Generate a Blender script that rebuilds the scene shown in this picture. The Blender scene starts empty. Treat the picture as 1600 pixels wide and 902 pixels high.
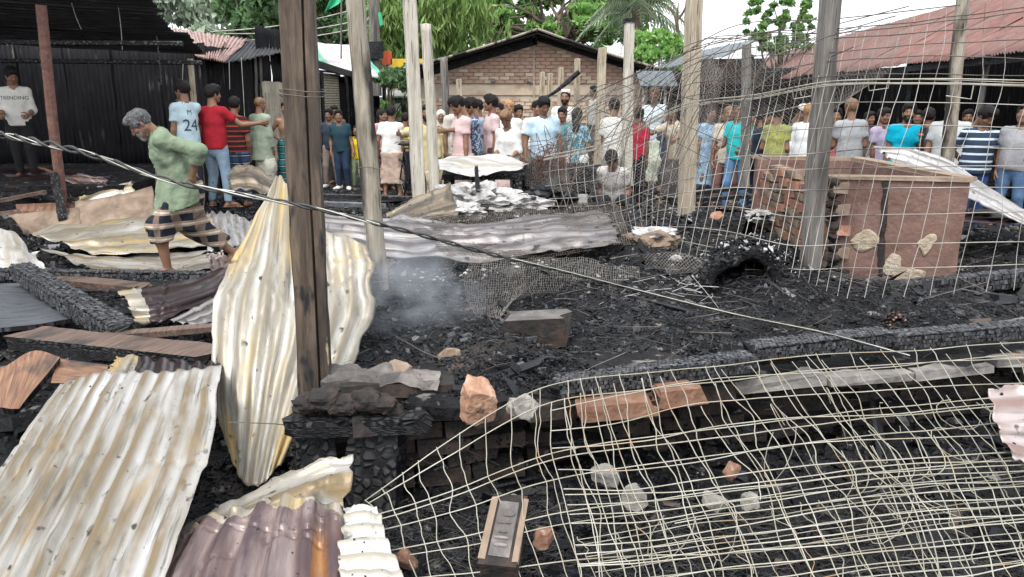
import bpy, math, random
import numpy as np
from mathutils import Vector, Matrix
from mathutils.bvhtree import BVHTree

# ------------------------------------------------------------------ camera, sky, sun, exposure
SC = bpy.context.scene
COL = SC.collection
FPX, PITCH, CAMZ = 1200.0, math.atan(301 / 1200), 1.7
cam = bpy.data.cameras.new("camera"); camo = bpy.data.objects.new("camera", cam); COL.objects.link(camo)
cam.sensor_width = 36; cam.lens = 36 * FPX / 1600; cam.clip_start = 0.05; cam.clip_end = 3000
camo.location = (0, 0, CAMZ); camo.rotation_euler = (math.pi / 2 - PITCH, 0, 0)
SC.camera = camo
W = bpy.data.worlds.new("World"); SC.world = W; W.use_nodes = True
SUN_EL, SUN_AZ = math.radians(58), math.radians(200)      # high sun behind thin cloud, from behind the camera
wn, wl = W.node_tree.nodes, W.node_tree.links
sky = wn.new("ShaderNodeTexSky"); sky.sky_type = 'NISHITA'; sky.sun_disc = False
sky.sun_elevation = SUN_EL; sky.sun_rotation = SUN_AZ; sky.dust_density = 4.0; sky.air_density = 1.0; sky.ozone_density = 1.0
hs = wn.new("ShaderNodeHueSaturation"); hs.inputs['Saturation'].default_value = 0.30; hs.inputs['Value'].default_value = 1.7
cloud = wn.new('ShaderNodeMix'); cloud.data_type = 'RGBA'; cloud.inputs[0].default_value = .6; cloud.inputs[7].default_value = (6.6, 6.9, 7.2, 1)
wl.new(sky.outputs[0], hs.inputs['Color']); wl.new(hs.outputs[0], cloud.inputs[6]); wl.new(cloud.outputs[2], wn['Background'].inputs[0])
wn['Background'].inputs[1].default_value = 0.15
sun = bpy.data.lights.new("sun", 'SUN'); suno = bpy.data.objects.new("sun", sun); COL.objects.link(suno)
sun.energy = 1.1; sun.angle = math.radians(12); sun.color = (1.0, 0.965, 0.91)
suno.rotation_euler = (math.pi / 2 - SUN_EL, 0, math.pi - SUN_AZ)
suno.location = (0, 0, 30)
SC.view_settings.view_transform = 'Standard'; SC.view_settings.look = 'None'
SC.view_settings.exposure = 0.85; SC.view_settings.gamma = 1
SC.cycles.max_bounces = 6; SC.cycles.diffuse_bounces = 3; SC.cycles.transparent_max_bounces = 6
SC.cycles.volume_bounces = 0; SC.cycles.use_denoising = True

random.seed(11); RNG = np.random.default_rng(11)
U = random.uniform
def at(px, py, Y):
    """The point at depth Y (metres ahead of the camera) that shows at photo pixel px, py."""
    x, y = (px - 800) / FPX, (451 - py) / FPX
    dy = math.cos(PITCH) + y * math.sin(PITCH); dz = -math.sin(PITCH) + y * math.cos(PITCH)
    t = Y / dy
    return np.array([x * t, Y, CAMZ + dz * t])
def nrm(v):
    v = np.asarray(v, float); return v / (np.linalg.norm(v) + 1e-12)

# ------------------------------------------------------------------ numpy noise
def _h(ix, iy, iz, s):
    n = (ix * 374761393 + iy * 668265263 + iz * 2147483647 + s * 1274126177) & 0xffffffff
    n = ((n ^ (n >> 13)) * 1274126177) & 0xffffffff
    return ((n ^ (n >> 16)) & 0xffff) / 32767.5 - 1
def vnoise(P, scale, seed=0):
    P = np.asarray(P, float) * scale
    i = np.floor(P).astype(np.int64); f = P - i; f = f * f * (3 - 2 * f)
    r = 0
    for dx in (0, 1):
        for dy in (0, 1):
            for dz in (0, 1):
                w = (f[..., 0] if dx else 1 - f[..., 0]) * (f[..., 1] if dy else 1 - f[..., 1]) * (f[..., 2] if dz else 1 - f[..., 2])
                r = r + w * _h(i[..., 0] + dx, i[..., 1] + dy, i[..., 2] + dz, seed)
    return r
def fbm(P, scale, o=3, seed=0):
    return sum(vnoise(P, scale * 2 ** k, seed + k) / 2 ** k for k in range(o))

# ------------------------------------------------------------------ materials
MATS = {}
def rgb(*c):
    return (c[0], c[1], c[2], 1)
def newmat(name):
    m = bpy.data.materials.new(name); m.use_nodes = True; MATS[name] = m
    nt = m.node_tree; return m, nt.nodes, nt.links, nt.nodes['Principled BSDF']
def ramp(N, stops):
    r = N.new("ShaderNodeValToRGB"); e = r.color_ramp.elements
    while len(e) < len(stops): e.new(0.5)
    for el, (p, c) in zip(e, stops): el.position = p; el.color = (c[0], c[1], c[2], 1)
    return r
def pm(name, stops, scale=6, stretch=(1, 1, 1), rough=.85, bump=.3, bscale=None, metal=0, coord='Object', spots=None, island=0, spec=.5, detail=6, bdist=.02, dist=0.4, specks=None):
    """Procedural surface: a noise ramp, optional second stain layer (spots = scale, lo, hi, colour), optional specks and per-piece value change."""
    if name in MATS: return MATS[name]
    m, N, L, P = newmat(name)
    tc = N.new("ShaderNodeTexCoord"); mp = N.new("ShaderNodeMapping"); mp.inputs['Scale'].default_value = stretch
    L.new(tc.outputs[coord], mp.inputs[0])
    n = N.new("ShaderNodeTexNoise"); n.inputs['Scale'].default_value = scale; n.inputs['Detail'].default_value = detail; n.inputs['Distortion'].default_value = dist
    n.inputs['Roughness'].default_value = .62
    L.new(mp.outputs[0], n.inputs['Vector'])
    r = ramp(N, stops); L.new(n.outputs['Fac'], r.inputs[0]); c = r.outputs[0]
    def layer(c, sc, lo, hi, col, st):
        n2 = N.new("ShaderNodeTexNoise"); n2.inputs['Scale'].default_value = sc; n2.inputs['Detail'].default_value = 5
        m2 = N.new("ShaderNodeMapping"); m2.inputs['Location'].default_value = (3.1 + sc, 1.7, 5.3); m2.inputs['Scale'].default_value = st
        L.new(tc.outputs[coord], m2.inputs[0]); L.new(m2.outputs[0], n2.inputs['Vector'])
        q = N.new("ShaderNodeMapRange"); q.inputs[1].default_value = lo; q.inputs[2].default_value = hi; L.new(n2.outputs['Fac'], q.inputs[0])
        mx = N.new("ShaderNodeMix"); mx.data_type = 'RGBA'; L.new(q.outputs[0], mx.inputs[0]); L.new(c, mx.inputs[6]); mx.inputs[7].default_value = rgb(*col)
        return mx.outputs[2]
    for s in (spots or []): c = layer(c, s[0], s[1], s[2], s[3], s[4] if len(s) > 4 else stretch)
    if island:
        g = N.new("ShaderNodeNewGeometry"); q = N.new("ShaderNodeMapRange"); q.inputs[3].default_value = 1 - island; q.inputs[4].default_value = 1 + island
        L.new(g.outputs['Random Per Island'], q.inputs[0])
        mx = N.new("ShaderNodeMix"); mx.data_type = 'RGBA'; mx.blend_type = 'MULTIPLY'; mx.inputs[0].default_value = 1
        L.new(c, mx.inputs[6]); L.new(q.outputs[0], mx.inputs[7]); c = mx.outputs[2]
    L.new(c, P.inputs['Base Color'])
    P.inputs['Roughness'].default_value = rough; P.inputs['Metallic'].default_value = metal; P.inputs['Specular IOR Level'].default_value = spec
    if bump:
        nb = N.new("ShaderNodeTexNoise"); nb.inputs['Scale'].default_value = bscale or scale * 4; nb.inputs['Detail'].default_value = 5
        L.new(mp.outputs[0], nb.inputs['Vector']); b = N.new("ShaderNodeBump"); b.inputs['Strength'].default_value = bump; b.inputs['Distance'].default_value = bdist
        L.new(nb.outputs['Fac'], b.inputs['Height']); L.new(b.outputs[0], P.inputs['Normal'])
    return m
def charwood(name, base=.018, lite=.14, scale=30, stretch=(1, 1, 1), brown=None):
    """Alligatored char: cracked cells with a blue-grey sheen painted into the colour of the raised cells."""
    if name in MATS: return MATS[name]
    m, N, L, P = newmat(name)
    tc = N.new("ShaderNodeTexCoord"); mp = N.new("ShaderNodeMapping"); mp.inputs['Scale'].default_value = stretch; L.new(tc.outputs['UV'], mp.inputs[0])
    v = N.new("ShaderNodeTexVoronoi"); v.feature = 'DISTANCE_TO_EDGE'; v.inputs['Scale'].default_value = scale; v.inputs['Randomness'].default_value = .75
    L.new(mp.outputs[0], v.inputs['Vector'])
    q = N.new("ShaderNodeMapRange"); q.inputs[1].default_value = .05; q.inputs[2].default_value = .22; L.new(v.outputs['Distance'], q.inputs[0])
    n = N.new("ShaderNodeTexNoise"); n.inputs['Scale'].default_value = 9; n.inputs['Detail'].default_value = 6; L.new(tc.outputs['Object'], n.inputs['Vector'])
    r = ramp(N, [(.35, (base * 1.4,) * 3), (.7, (lite * .95, lite * .98, lite * 1.04))]); L.new(n.outputs['Fac'], r.inputs[0])
    mx = N.new("ShaderNodeMix"); mx.data_type = 'RGBA'; L.new(q.outputs[0], mx.inputs[0]); mx.inputs[6].default_value = (.004, .004, .005, 1); L.new(r.outputs[0], mx.inputs[7])
    c = mx.outputs[2]
    if brown:
        n3 = N.new("ShaderNodeTexNoise"); n3.inputs['Scale'].default_value = 2.2; L.new(tc.outputs['Object'], n3.inputs['Vector'])
        q3 = N.new("ShaderNodeMapRange"); q3.inputs[1].default_value = .52; q3.inputs[2].default_value = .6; L.new(n3.outputs['Fac'], q3.inputs[0])
        m3 = N.new("ShaderNodeMix"); m3.data_type = 'RGBA'; L.new(q3.outputs[0], m3.inputs[0]); L.new(c, m3.inputs[6]); m3.inputs[7].default_value = rgb(*brown); c = m3.outputs[2]
    L.new(c, P.inputs['Base Color']); P.inputs['Roughness'].default_value = .6; P.inputs['Specular IOR Level'].default_value = .3
    b = N.new("ShaderNodeBump"); b.inputs['Strength'].default_value = .9; b.inputs['Distance'].default_value = .012; L.new(q.outputs[0], b.inputs['Height']); L.new(b.outputs[0], P.inputs['Normal'])
    return m
def cloth(col, pat=None, col2=None):
    key = "cloth_%s_%s_%s" % ("_".join("%03d" % int(c * 255) for c in col), pat or "plain", "_".join("%03d" % int(c * 255) for c in (col2 or ())))
    if key in MATS: return MATS[key]
    m, N, L, P = newmat(key)
    col = [c * .86 for c in col]; tc = N.new("ShaderNodeTexCoord"); P.inputs['Roughness'].default_value = .9; P.inputs['Specular IOR Level'].default_value = .2
    n = N.new("ShaderNodeTexNoise"); n.inputs['Scale'].default_value = 7; n.inputs['Detail'].default_value = 4; L.new(tc.outputs['Object'], n.inputs['Vector'])
    r = ramp(N, [(.3, [c * .82 for c in col]), (.7, [min(1, c * 1.1) for c in col])]); L.new(n.outputs['Fac'], r.inputs[0]); c = r.outputs[0]
    def mix(fac, c, col2, bl='MIX'):
        mx = N.new("ShaderNodeMix"); mx.data_type = 'RGBA'; mx.blend_type = bl; L.new(fac, mx.inputs[0]); L.new(c, mx.inputs[6]); mx.inputs[7].default_value = rgb(*col2); return mx.outputs[2]
    def stripes(axis, freq, lo, hi, off=0):
        sp = N.new("ShaderNodeSeparateXYZ"); L.new(tc.outputs['Object'], sp.inputs[0])
        a = N.new("ShaderNodeMath"); a.operation = 'MULTIPLY_ADD'; a.inputs[1].default_value = freq; a.inputs[2].default_value = off + 50; L.new(sp.outputs[axis], a.inputs[0])
        f = N.new("ShaderNodeMath"); f.operation = 'FRACT'; L.new(a.outputs[0], f.inputs[0])
        g = N.new("ShaderNodeMapRange"); g.inputs[1].default_value = lo; g.inputs[2].default_value = hi; L.new(f.outputs[0], g.inputs[0]); return g.outputs[0]
    def gate(c1, lo2):
        g = N.new("ShaderNodeMath"); g.operation = 'GREATER_THAN'; g.inputs[1].default_value = lo2; L.new(c1, g.inputs[0]); return g.outputs[0]
    if pat == 'stripe':
        c = mix(gate(stripes(2, 13, 0, 1), .72), c, col2)
    elif pat == 'plaid':
        c = mix(gate(stripes(2, 8.5, 0, 1), .58), c, col2)
        c = mix(gate(stripes(2, 8.5, 0, 1, .18), .9), c, (.50, .47, .40))
        mx = gate(stripes(0, 7.5, 0, 1), .6); ml = N.new("ShaderNodeMath"); ml.operation = 'MULTIPLY'; ml.inputs[1].default_value = .55; L.new(mx, ml.inputs[0])
        c = mix(ml.outputs[0], c, [k * .8 for k in col2])
    elif pat == 'print':
        v = N.new("ShaderNodeTexNoise"); v.inputs['Scale'].default_value = 22; v.inputs['Detail'].default_value = 1; v.inputs['Distortion'].default_value = 1.2; L.new(tc.outputs['Object'], v.inputs['Vector'])
        c = mix(gate(v.outputs['Fac'], .53), c, col2)
    elif pat == 'fine':
        c = mix(gate(stripes(2, 45, 0, 1), .55), c, col2)
    L.new(c, P.inputs['Base Color'])
    b = N.new("ShaderNodeBump"); b.inputs['Strength'].default_value = .35; b.inputs['Distance'].default_value = .02
    nb = N.new("ShaderNodeTexNoise"); nb.inputs['Scale'].default_value = 14; nb.inputs['Distortion'].default_value = 1.5; L.new(tc.outputs['Object'], nb.inputs['Vector'])
    L.new(nb.outputs['Fac'], b.inputs['Height']); L.new(b.outputs[0], P.inputs['Normal'])
    return m
def plain(name, col, rough=.6, metal=0, spec=.5):
    if name in MATS: return MATS[name]
    return pm(name, [(.3, [c * .85 for c in col]), (.7, [min(1, c * 1.12) for c in col])], 8, rough=rough, metal=metal, bump=.1, spec=spec)

TIN = [(.28, (.20, .17, .13)), (.42, (.46, .43, .38)), (.56, (.62, .61, .57)), (.8, (.70, .70, .68))]
def tin(name, stops, spots, rough=.42, metal=.35, scale=2.2, bump=.25, valley=None):
    dk = [c * .45 for c in stops[1][1]]
    m = pm(name, stops, scale, (5, 1, 1), rough, bump, 40, metal, 'UV', list(spots) + [(5, .56, .72, dk, (14, .7, 1)), (60, .66, .74, dk, (1, .6, 1)), (9, .64, .70, [c * .3 for c in stops[0][1]], (2, 1.2, 1))], bdist=.005, detail=9)
    if valley:      # a darker colour, broken by noise, along the valleys of the corrugation
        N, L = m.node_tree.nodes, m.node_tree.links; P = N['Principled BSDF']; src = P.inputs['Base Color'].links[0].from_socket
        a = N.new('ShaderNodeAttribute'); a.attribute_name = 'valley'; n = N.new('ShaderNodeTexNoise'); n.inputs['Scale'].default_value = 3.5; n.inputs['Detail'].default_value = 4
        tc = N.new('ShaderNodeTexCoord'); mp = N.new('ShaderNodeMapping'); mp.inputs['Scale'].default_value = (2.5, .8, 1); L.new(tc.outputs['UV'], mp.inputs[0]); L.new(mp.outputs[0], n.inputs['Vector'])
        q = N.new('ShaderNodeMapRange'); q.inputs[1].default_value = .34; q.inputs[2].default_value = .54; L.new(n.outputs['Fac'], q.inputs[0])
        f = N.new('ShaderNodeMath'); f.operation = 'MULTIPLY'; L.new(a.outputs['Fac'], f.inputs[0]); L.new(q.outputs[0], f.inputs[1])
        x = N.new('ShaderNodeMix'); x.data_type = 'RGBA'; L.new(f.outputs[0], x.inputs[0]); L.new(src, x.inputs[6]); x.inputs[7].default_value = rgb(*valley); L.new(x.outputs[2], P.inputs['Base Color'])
    return m
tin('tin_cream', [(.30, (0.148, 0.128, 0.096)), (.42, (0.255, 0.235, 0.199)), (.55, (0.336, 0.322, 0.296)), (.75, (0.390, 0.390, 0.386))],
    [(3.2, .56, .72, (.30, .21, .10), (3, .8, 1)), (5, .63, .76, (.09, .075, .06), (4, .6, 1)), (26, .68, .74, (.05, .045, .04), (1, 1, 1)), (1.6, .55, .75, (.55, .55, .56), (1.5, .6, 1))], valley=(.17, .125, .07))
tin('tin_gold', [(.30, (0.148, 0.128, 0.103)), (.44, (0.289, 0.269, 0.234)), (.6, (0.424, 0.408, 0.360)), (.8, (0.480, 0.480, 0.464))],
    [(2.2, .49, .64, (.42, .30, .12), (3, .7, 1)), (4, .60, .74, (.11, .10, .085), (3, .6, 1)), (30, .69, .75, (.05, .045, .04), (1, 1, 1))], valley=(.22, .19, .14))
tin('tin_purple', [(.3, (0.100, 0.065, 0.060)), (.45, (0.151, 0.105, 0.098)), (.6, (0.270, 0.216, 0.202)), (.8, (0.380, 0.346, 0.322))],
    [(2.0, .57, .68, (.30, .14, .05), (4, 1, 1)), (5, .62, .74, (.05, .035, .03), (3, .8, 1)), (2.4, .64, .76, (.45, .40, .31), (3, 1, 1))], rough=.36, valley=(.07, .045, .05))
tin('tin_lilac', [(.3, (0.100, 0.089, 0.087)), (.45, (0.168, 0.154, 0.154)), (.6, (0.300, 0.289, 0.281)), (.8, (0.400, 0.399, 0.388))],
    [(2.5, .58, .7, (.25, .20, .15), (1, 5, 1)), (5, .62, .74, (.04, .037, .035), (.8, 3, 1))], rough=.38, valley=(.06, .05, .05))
tin('tin_maroon', [(.35, (.012, .006, .007)), (.6, (.032, .016, .018)), (.8, (.07, .04, .04))], [(3, .64, .78, (.11, .085, .06))], rough=.30)
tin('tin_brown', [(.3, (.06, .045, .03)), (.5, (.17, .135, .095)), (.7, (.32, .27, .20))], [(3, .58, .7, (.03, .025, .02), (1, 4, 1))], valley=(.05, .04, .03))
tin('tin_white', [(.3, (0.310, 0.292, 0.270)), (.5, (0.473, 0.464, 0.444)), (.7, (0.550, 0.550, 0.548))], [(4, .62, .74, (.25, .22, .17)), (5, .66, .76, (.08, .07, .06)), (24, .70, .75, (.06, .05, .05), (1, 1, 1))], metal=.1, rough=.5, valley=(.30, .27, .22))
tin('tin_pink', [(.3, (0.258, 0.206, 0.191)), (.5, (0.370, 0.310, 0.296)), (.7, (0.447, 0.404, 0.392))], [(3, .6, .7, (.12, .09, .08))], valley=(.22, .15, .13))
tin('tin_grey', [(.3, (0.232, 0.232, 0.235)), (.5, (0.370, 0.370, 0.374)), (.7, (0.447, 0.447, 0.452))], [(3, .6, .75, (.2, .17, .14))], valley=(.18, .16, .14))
tin('roof_rust', [(.3, (.11, .045, .036)), (.5, (.18, .082, .066)), (.7, (.25, .125, .105))], [(2.5, .58, .78, (.28, .17, .145), (1, .5, 1)), (4, .62, .78, (.10, .045, .035), (2, .5, 1))], rough=.7, metal=0)
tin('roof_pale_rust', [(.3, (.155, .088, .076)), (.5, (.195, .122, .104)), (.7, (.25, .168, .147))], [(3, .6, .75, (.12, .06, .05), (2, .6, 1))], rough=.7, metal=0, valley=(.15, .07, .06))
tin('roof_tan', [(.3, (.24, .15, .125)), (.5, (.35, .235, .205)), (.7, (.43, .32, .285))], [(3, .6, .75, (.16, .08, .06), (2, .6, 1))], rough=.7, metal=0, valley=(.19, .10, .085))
tin('roof_soot', [(.3, (.012, .012, .014)), (.55, (.03, .03, .033)), (.8, (.07, .065, .06))], [(3, .62, .75, (.10, .07, .05))], rough=.75, metal=0)
tin('roof_blue', [(.3, (.08, .10, .11)), (.6, (.15, .185, .20)), (.8, (.24, .27, .28))], [], rough=.5)
tin('wall_soot', [(.3, (.003, .003, .004)), (.55, (.008, .008, .0105)), (.8, (.022, .022, .026))], [(3, .62, .78, (.13, .115, .105), (3, .5, 1))], rough=.7, metal=0); MATS['wall_soot'].node_tree.nodes['Principled BSDF'].inputs['Specular IOR Level'].default_value = .2
tin('shutter_cream', [(.3, (.22, .19, .14)), (.6, (.40, .35, .27)), (.8, (.48, .43, .34))], [(4, .64, .76, (.05, .04, .035))], rough=.6, metal=0)
charwood('char', .008, .12, 24, (1, .7, 1)); charwood('char_fine', .008, .12, 32, (1, .75, 1)); charwood('char_beam', .008, .055, 22, (1, 1, 1))
pm('plank_brown', [(.3, (.035, .022, .017)), (.5, (.12, .078, .058)), (.7, (.21, .14, .105))], 5, (1, 14, 1), .6, .3, coord='UV', spots=[(2.5, .50, .66, (.02, .018, .018), (1, 1.5, 1))])
pm('plank_orange', [(.3, (.06, .032, .02)), (.5, (.19, .095, .052)), (.7, (.32, .18, .10))], 5, (1, 12, 1), .6, .3, coord='UV', spots=[(3.2, .55, .68, (.025, .02, .02), (1, 1.5, 1))])
pm('plank_grey', [(.3, (.03, .033, .038)), (.5, (.075, .08, .09)), (.75, (.13, .14, .155))], 4, (1, 10, 1), .5, .25, coord='UV', spots=[(3, .6, .72, (.012, .012, .013))])
pm('post_burnt', [(.3, (.030, .021, .016)), (.48, (.085, .060, .043)), (.7, (.18, .13, .092))], 4, (7, 7, .7), .75, .5, 10, spots=[(1.6, .44, .58, (.030, .022, .018), (2.5, 2.5, .8)), (5, .60, .68, (.008, .008, .009), (3, 3, 1)), (8, .7, .73, (.42, .34, .22), (1, 1, .5))])
pm('post_half', [(.3, (.17, .145, .11)), (.5, (.29, .255, .20)), (.7, (.40, .365, .30))], 4, (6, 6, .7), .8, .4, 10, spots=[(3, .60, .66, (.05, .042, .035), (26, 26, .8)), (1.3, .48, .55, (.024, .019, .017), (2.2, 2.2, .7))])
pm('post_pale', [(.3, (.32, .295, .24)), (.5, (.45, .42, .355)), (.7, (.55, .52, .46))], 4, (7, 7, .6), .85, .35, 12, spots=[(3, .60, .66, (.05, .042, .035), (26, 26, .8)), (2, .62, .75, (.20, .17, .13), (4, 4, .7))])
pm('post_tan', [(.3, (.25, .205, .145)), (.5, (.37, .315, .235)), (.7, (.47, .42, .33))], 4, (8, 8, .6), .85, .35, 12, spots=[(3, .60, .66, (.05, .042, .035), (26, 26, .8)), (2, .6, .72, (.16, .12, .08), (4, 4, .6))])
pm('post_grey', [(.3, (.085, .078, .072)), (.5, (.16, .148, .135)), (.7, (.26, .245, .225))], 4, (9, 9, .5), .85, .5, 14, spots=[(3, .60, .66, (.05, .042, .035), (26, 26, .8)), (1.4, .56, .68, (.06, .055, .05), (4, 4, .7))])
pm('rust_pipe', [(.3, (.07, .035, .028)), (.6, (.17, .085, .065)), (.8, (.24, .15, .12))], 12, rough=.8)
pm('concrete', [(.3, (.13, .12, .11)), (.5, (.22, .205, .19)), (.7, (.33, .31, .285))], 7, rough=.9, bump=.5, spots=[(3, .58, .7, (.05, .045, .045))])
pm('concrete_soot', [(.3, (.05, .045, .042)), (.5, (.11, .10, .095)), (.7, (.25, .22, .20))], 6, rough=.9, bump=.6)
pm('brick_red', [(.3, (.22, .10, .065)), (.5, (.34, .17, .11)), (.7, (.43, .25, .18))], 5, rough=.9, bump=.5, island=.25, spots=[(9, .6, .74, (.48, .38, .30), (1, 1, 1))])
pm('brick_facade', [(.3, (.25, .14, .10)), (.5, (.36, .225, .165)), (.7, (.45, .32, .25))], 1.6, rough=.95, bump=.4, spots=[(1.1, .52, .7, (.47, .37, .28)), (.8, .60, .74, (.16, .085, .06))])
pm('brick_wash', [(.3, (.40, .31, .22)), (.5, (.50, .40, .30)), (.7, (.55, .46, .36))], 1.8, rough=.95, bump=.4, spots=[(1.6, .58, .72, (.32, .18, .12))])
pm('brick_worn', [(.3, (.27, .135, .08)), (.5, (.40, .235, .155)), (.7, (.52, .41, .33))], 9, rough=.95, bump=.6, spots=[(12, .62, .7, (.10, .07, .055), (1, 1, 1))])
pm('stone_light', [(.3, (.15, .14, .125)), (.5, (.25, .237, .212)), (.7, (.36, .345, .315))], 10, rough=.95, bump=.6)
pm('mortar', [(.3, (.26, .21, .16)), (.6, (.38, .32, .26)), (.8, (.46, .40, .33))], 4, rough=.95)
pm('brick_burnt', [(.3, (.008, .007, .007)), (.5, (.020, .016, .014)), (.75, (.08, .045, .034))], 7, rough=.85, bump=.7, spots=[(4, .64, .74, (.20, .08, .04), (1, 1, 1))])
pm('brick_orange', [(.3, (.12, .062, .042)), (.5, (.22, .115, .075)), (.7, (.33, .205, .145))], 7, rough=.9, bump=.6, spots=[(4, .60, .7, (.04, .03, .025), (1, 1, 1)), (6, .64, .7, (.55, .46, .38), (1, 1, 1))])
pm('tank_plaster', [(.3, (.115, .065, .051)), (.5, (.165, .096, .077)), (.72, (.235, .15, .125))], 3.5, rough=.92, bump=.5, bscale=30, spots=[(2.2, .57, .74, (.13, .07, .06), (1, 1, .6)), (5, .66, .74, (.40, .28, .23), (1, 1, 1))])
pm('mud_plaster', [(.3, (.13, .09, .063)), (.5, (.23, .17, .125)), (.7, (.33, .26, .20))], 4, rough=.95, bump=.6, spots=[(3, .6, .72, (.07, .05, .04), (1, 1, 1))])
pm('render_tan', [(.3, (.25, .19, .13)), (.5, (.38, .31, .23)), (.7, (.46, .40, .32))], 9, rough=.95, bump=.8, bscale=40)
pm('ash_white', [(.3, (.20, .195, .19)), (.5, (.40, .39, .38)), (.7, (.58, .57, .56))], 12, rough=.95, bump=.6, spots=[(7, .56, .66, (.07, .065, .065), (1, 1, 1))])
pm('stone_pale', [(.3, (.09, .083, .075)), (.5, (.17, .158, .14)), (.7, (.29, .27, .24))], 10, rough=.95, bump=.6, spots=[(5, .6, .72, (.10, .09, .08), (1, 1, 1))])
pm('soil', [(.25, (.003, .003, .0035)), (.45, (.007, .007, .0082)), (.62, (.021, .021, .023)), (.8, (.06, .055, .05))], 2.2, rough=.9, spec=.2, bump=.9, bscale=26, bdist=.05, spots=[(.9, .58, .76, (.030, .030, .033), (1, 1, 1)), (9, .63, .70, (.20, .19, .18), (1, 1, 1)), (.45, .60, .75, (.16, .125, .10), (1, 1, 1))])
pm('charcoal', [(.3, (.0025, .0027, .0033)), (.55, (.006, .0067, .0087)), (.75, (.027, .031, .040))], 9, rough=.5, bump=.6, bscale=60, island=.85, bdist=.01, spec=.28, spots=[(.9, .58, .76, (.036, .037, .041), (1, 1, 1)), (3.1, .66, .76, (.08, .078, .076), (1, 1, 1))])
pm('char_cell', [(.3, (.016, .016, .018)), (.55, (.05, .051, .055)), (.75, (.15, .152, .162))], 30, rough=.55, bump=.5, island=.55, bdist=.006)
pm('charcoal_grey', [(.3, (.02, .021, .024)), (.55, (.055, .057, .063)), (.75, (.16, .16, .16))], 14, rough=.7, bump=.5, island=.6)
pm('straw_ash', [(.3, (.010, .010, .011)), (.55, (.032, .0315, .031)), (.75, (.11, .105, .096))], 14, rough=.7, bump=0, island=.7)
pm('wire_pale', [(.3, (.25, .225, .16)), (.55, (.36, .345, .29)), (.75, (.48, .465, .405))], 4, rough=.45, bump=0, metal=.15, spots=[(3, .60, .70, (.34, .20, .10), (1, 1, 1))])
pm('wire_zinc', [(.3, (.16, .145, .125)), (.55, (.36, .34, .305)), (.75, (.52, .50, .47))], 3, rough=.42, bump=0, metal=.2, spots=[(1.2, .56, .66, (.10, .085, .075), (1, 1, 1))])
pm('wire_dark', [(.3, (.05, .042, .037)), (.6, (.12, .10, .085)), (.8, (.24, .20, .17))], 4, rough=.5, bump=0, metal=.2)
pm('wire_mesh', [(.3, (.10, .09, .08)), (.6, (.22, .20, .18)), (.8, (.38, .36, .33))], 3, rough=.5, bump=0, metal=.2)
pm('cable_burnt', [(.3, (.008, .008, .008)), (.58, (.025, .025, .024)), (.78, (.20, .195, .165))], 5, rough=.5, bump=.4)
pm('cable_pale', [(.3, (.25, .24, .19)), (.55, (.50, .50, .44)), (.72, (.68, .68, .65))], 5, rough=.5, bump=.4)
pm('trunk', [(.3, (.06, .045, .032)), (.6, (.13, .10, .075)), (.8, (.2, .17, .13))], 6, (1, 1, .3), .9, .8)
def leafmat(name, a, b):
    m, N, L, P = newmat(name)
    g = N.new("ShaderNodeNewGeometry"); r = ramp(N, [(0, a), (.65, [(x + y) / 2 for x, y in zip(a, b)]), (1, b)]); L.new(g.outputs['Random Per Island'], r.inputs[0])
    L.new(r.outputs[0], P.inputs['Base Color']); P.inputs['Roughness'].default_value = .55
    t = N.new("ShaderNodeBsdfTranslucent"); L.new(r.outputs[0], t.inputs[0]); mx = N.new("ShaderNodeMixShader"); mx.inputs[0].default_value = .35
    L.new(P.outputs[0], mx.inputs[1]); L.new(t.outputs[0], mx.inputs[2]); L.new(mx.outputs[0], N['Material Output'].inputs[0]); return m
leafmat('leaf_dark', (.06, .13, .05), (.20, .33, .14)); leafmat('leaf_mid', (.07, .16, .04), (.20, .36, .10)); leafmat('leaf_bamboo', (.10, .19, .04), (.32, .44, .14))
leafmat('leaf_bright', (.12, .28, .06), (.33, .54, .16)); leafmat('leaf_haze', (.30, .38, .28), (.45, .52, .40)); leafmat('leaf_palm', (.13, .20, .12), (.32, .38, .24))  # the far trees' pale leaf colour has the haze mixed in

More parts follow.
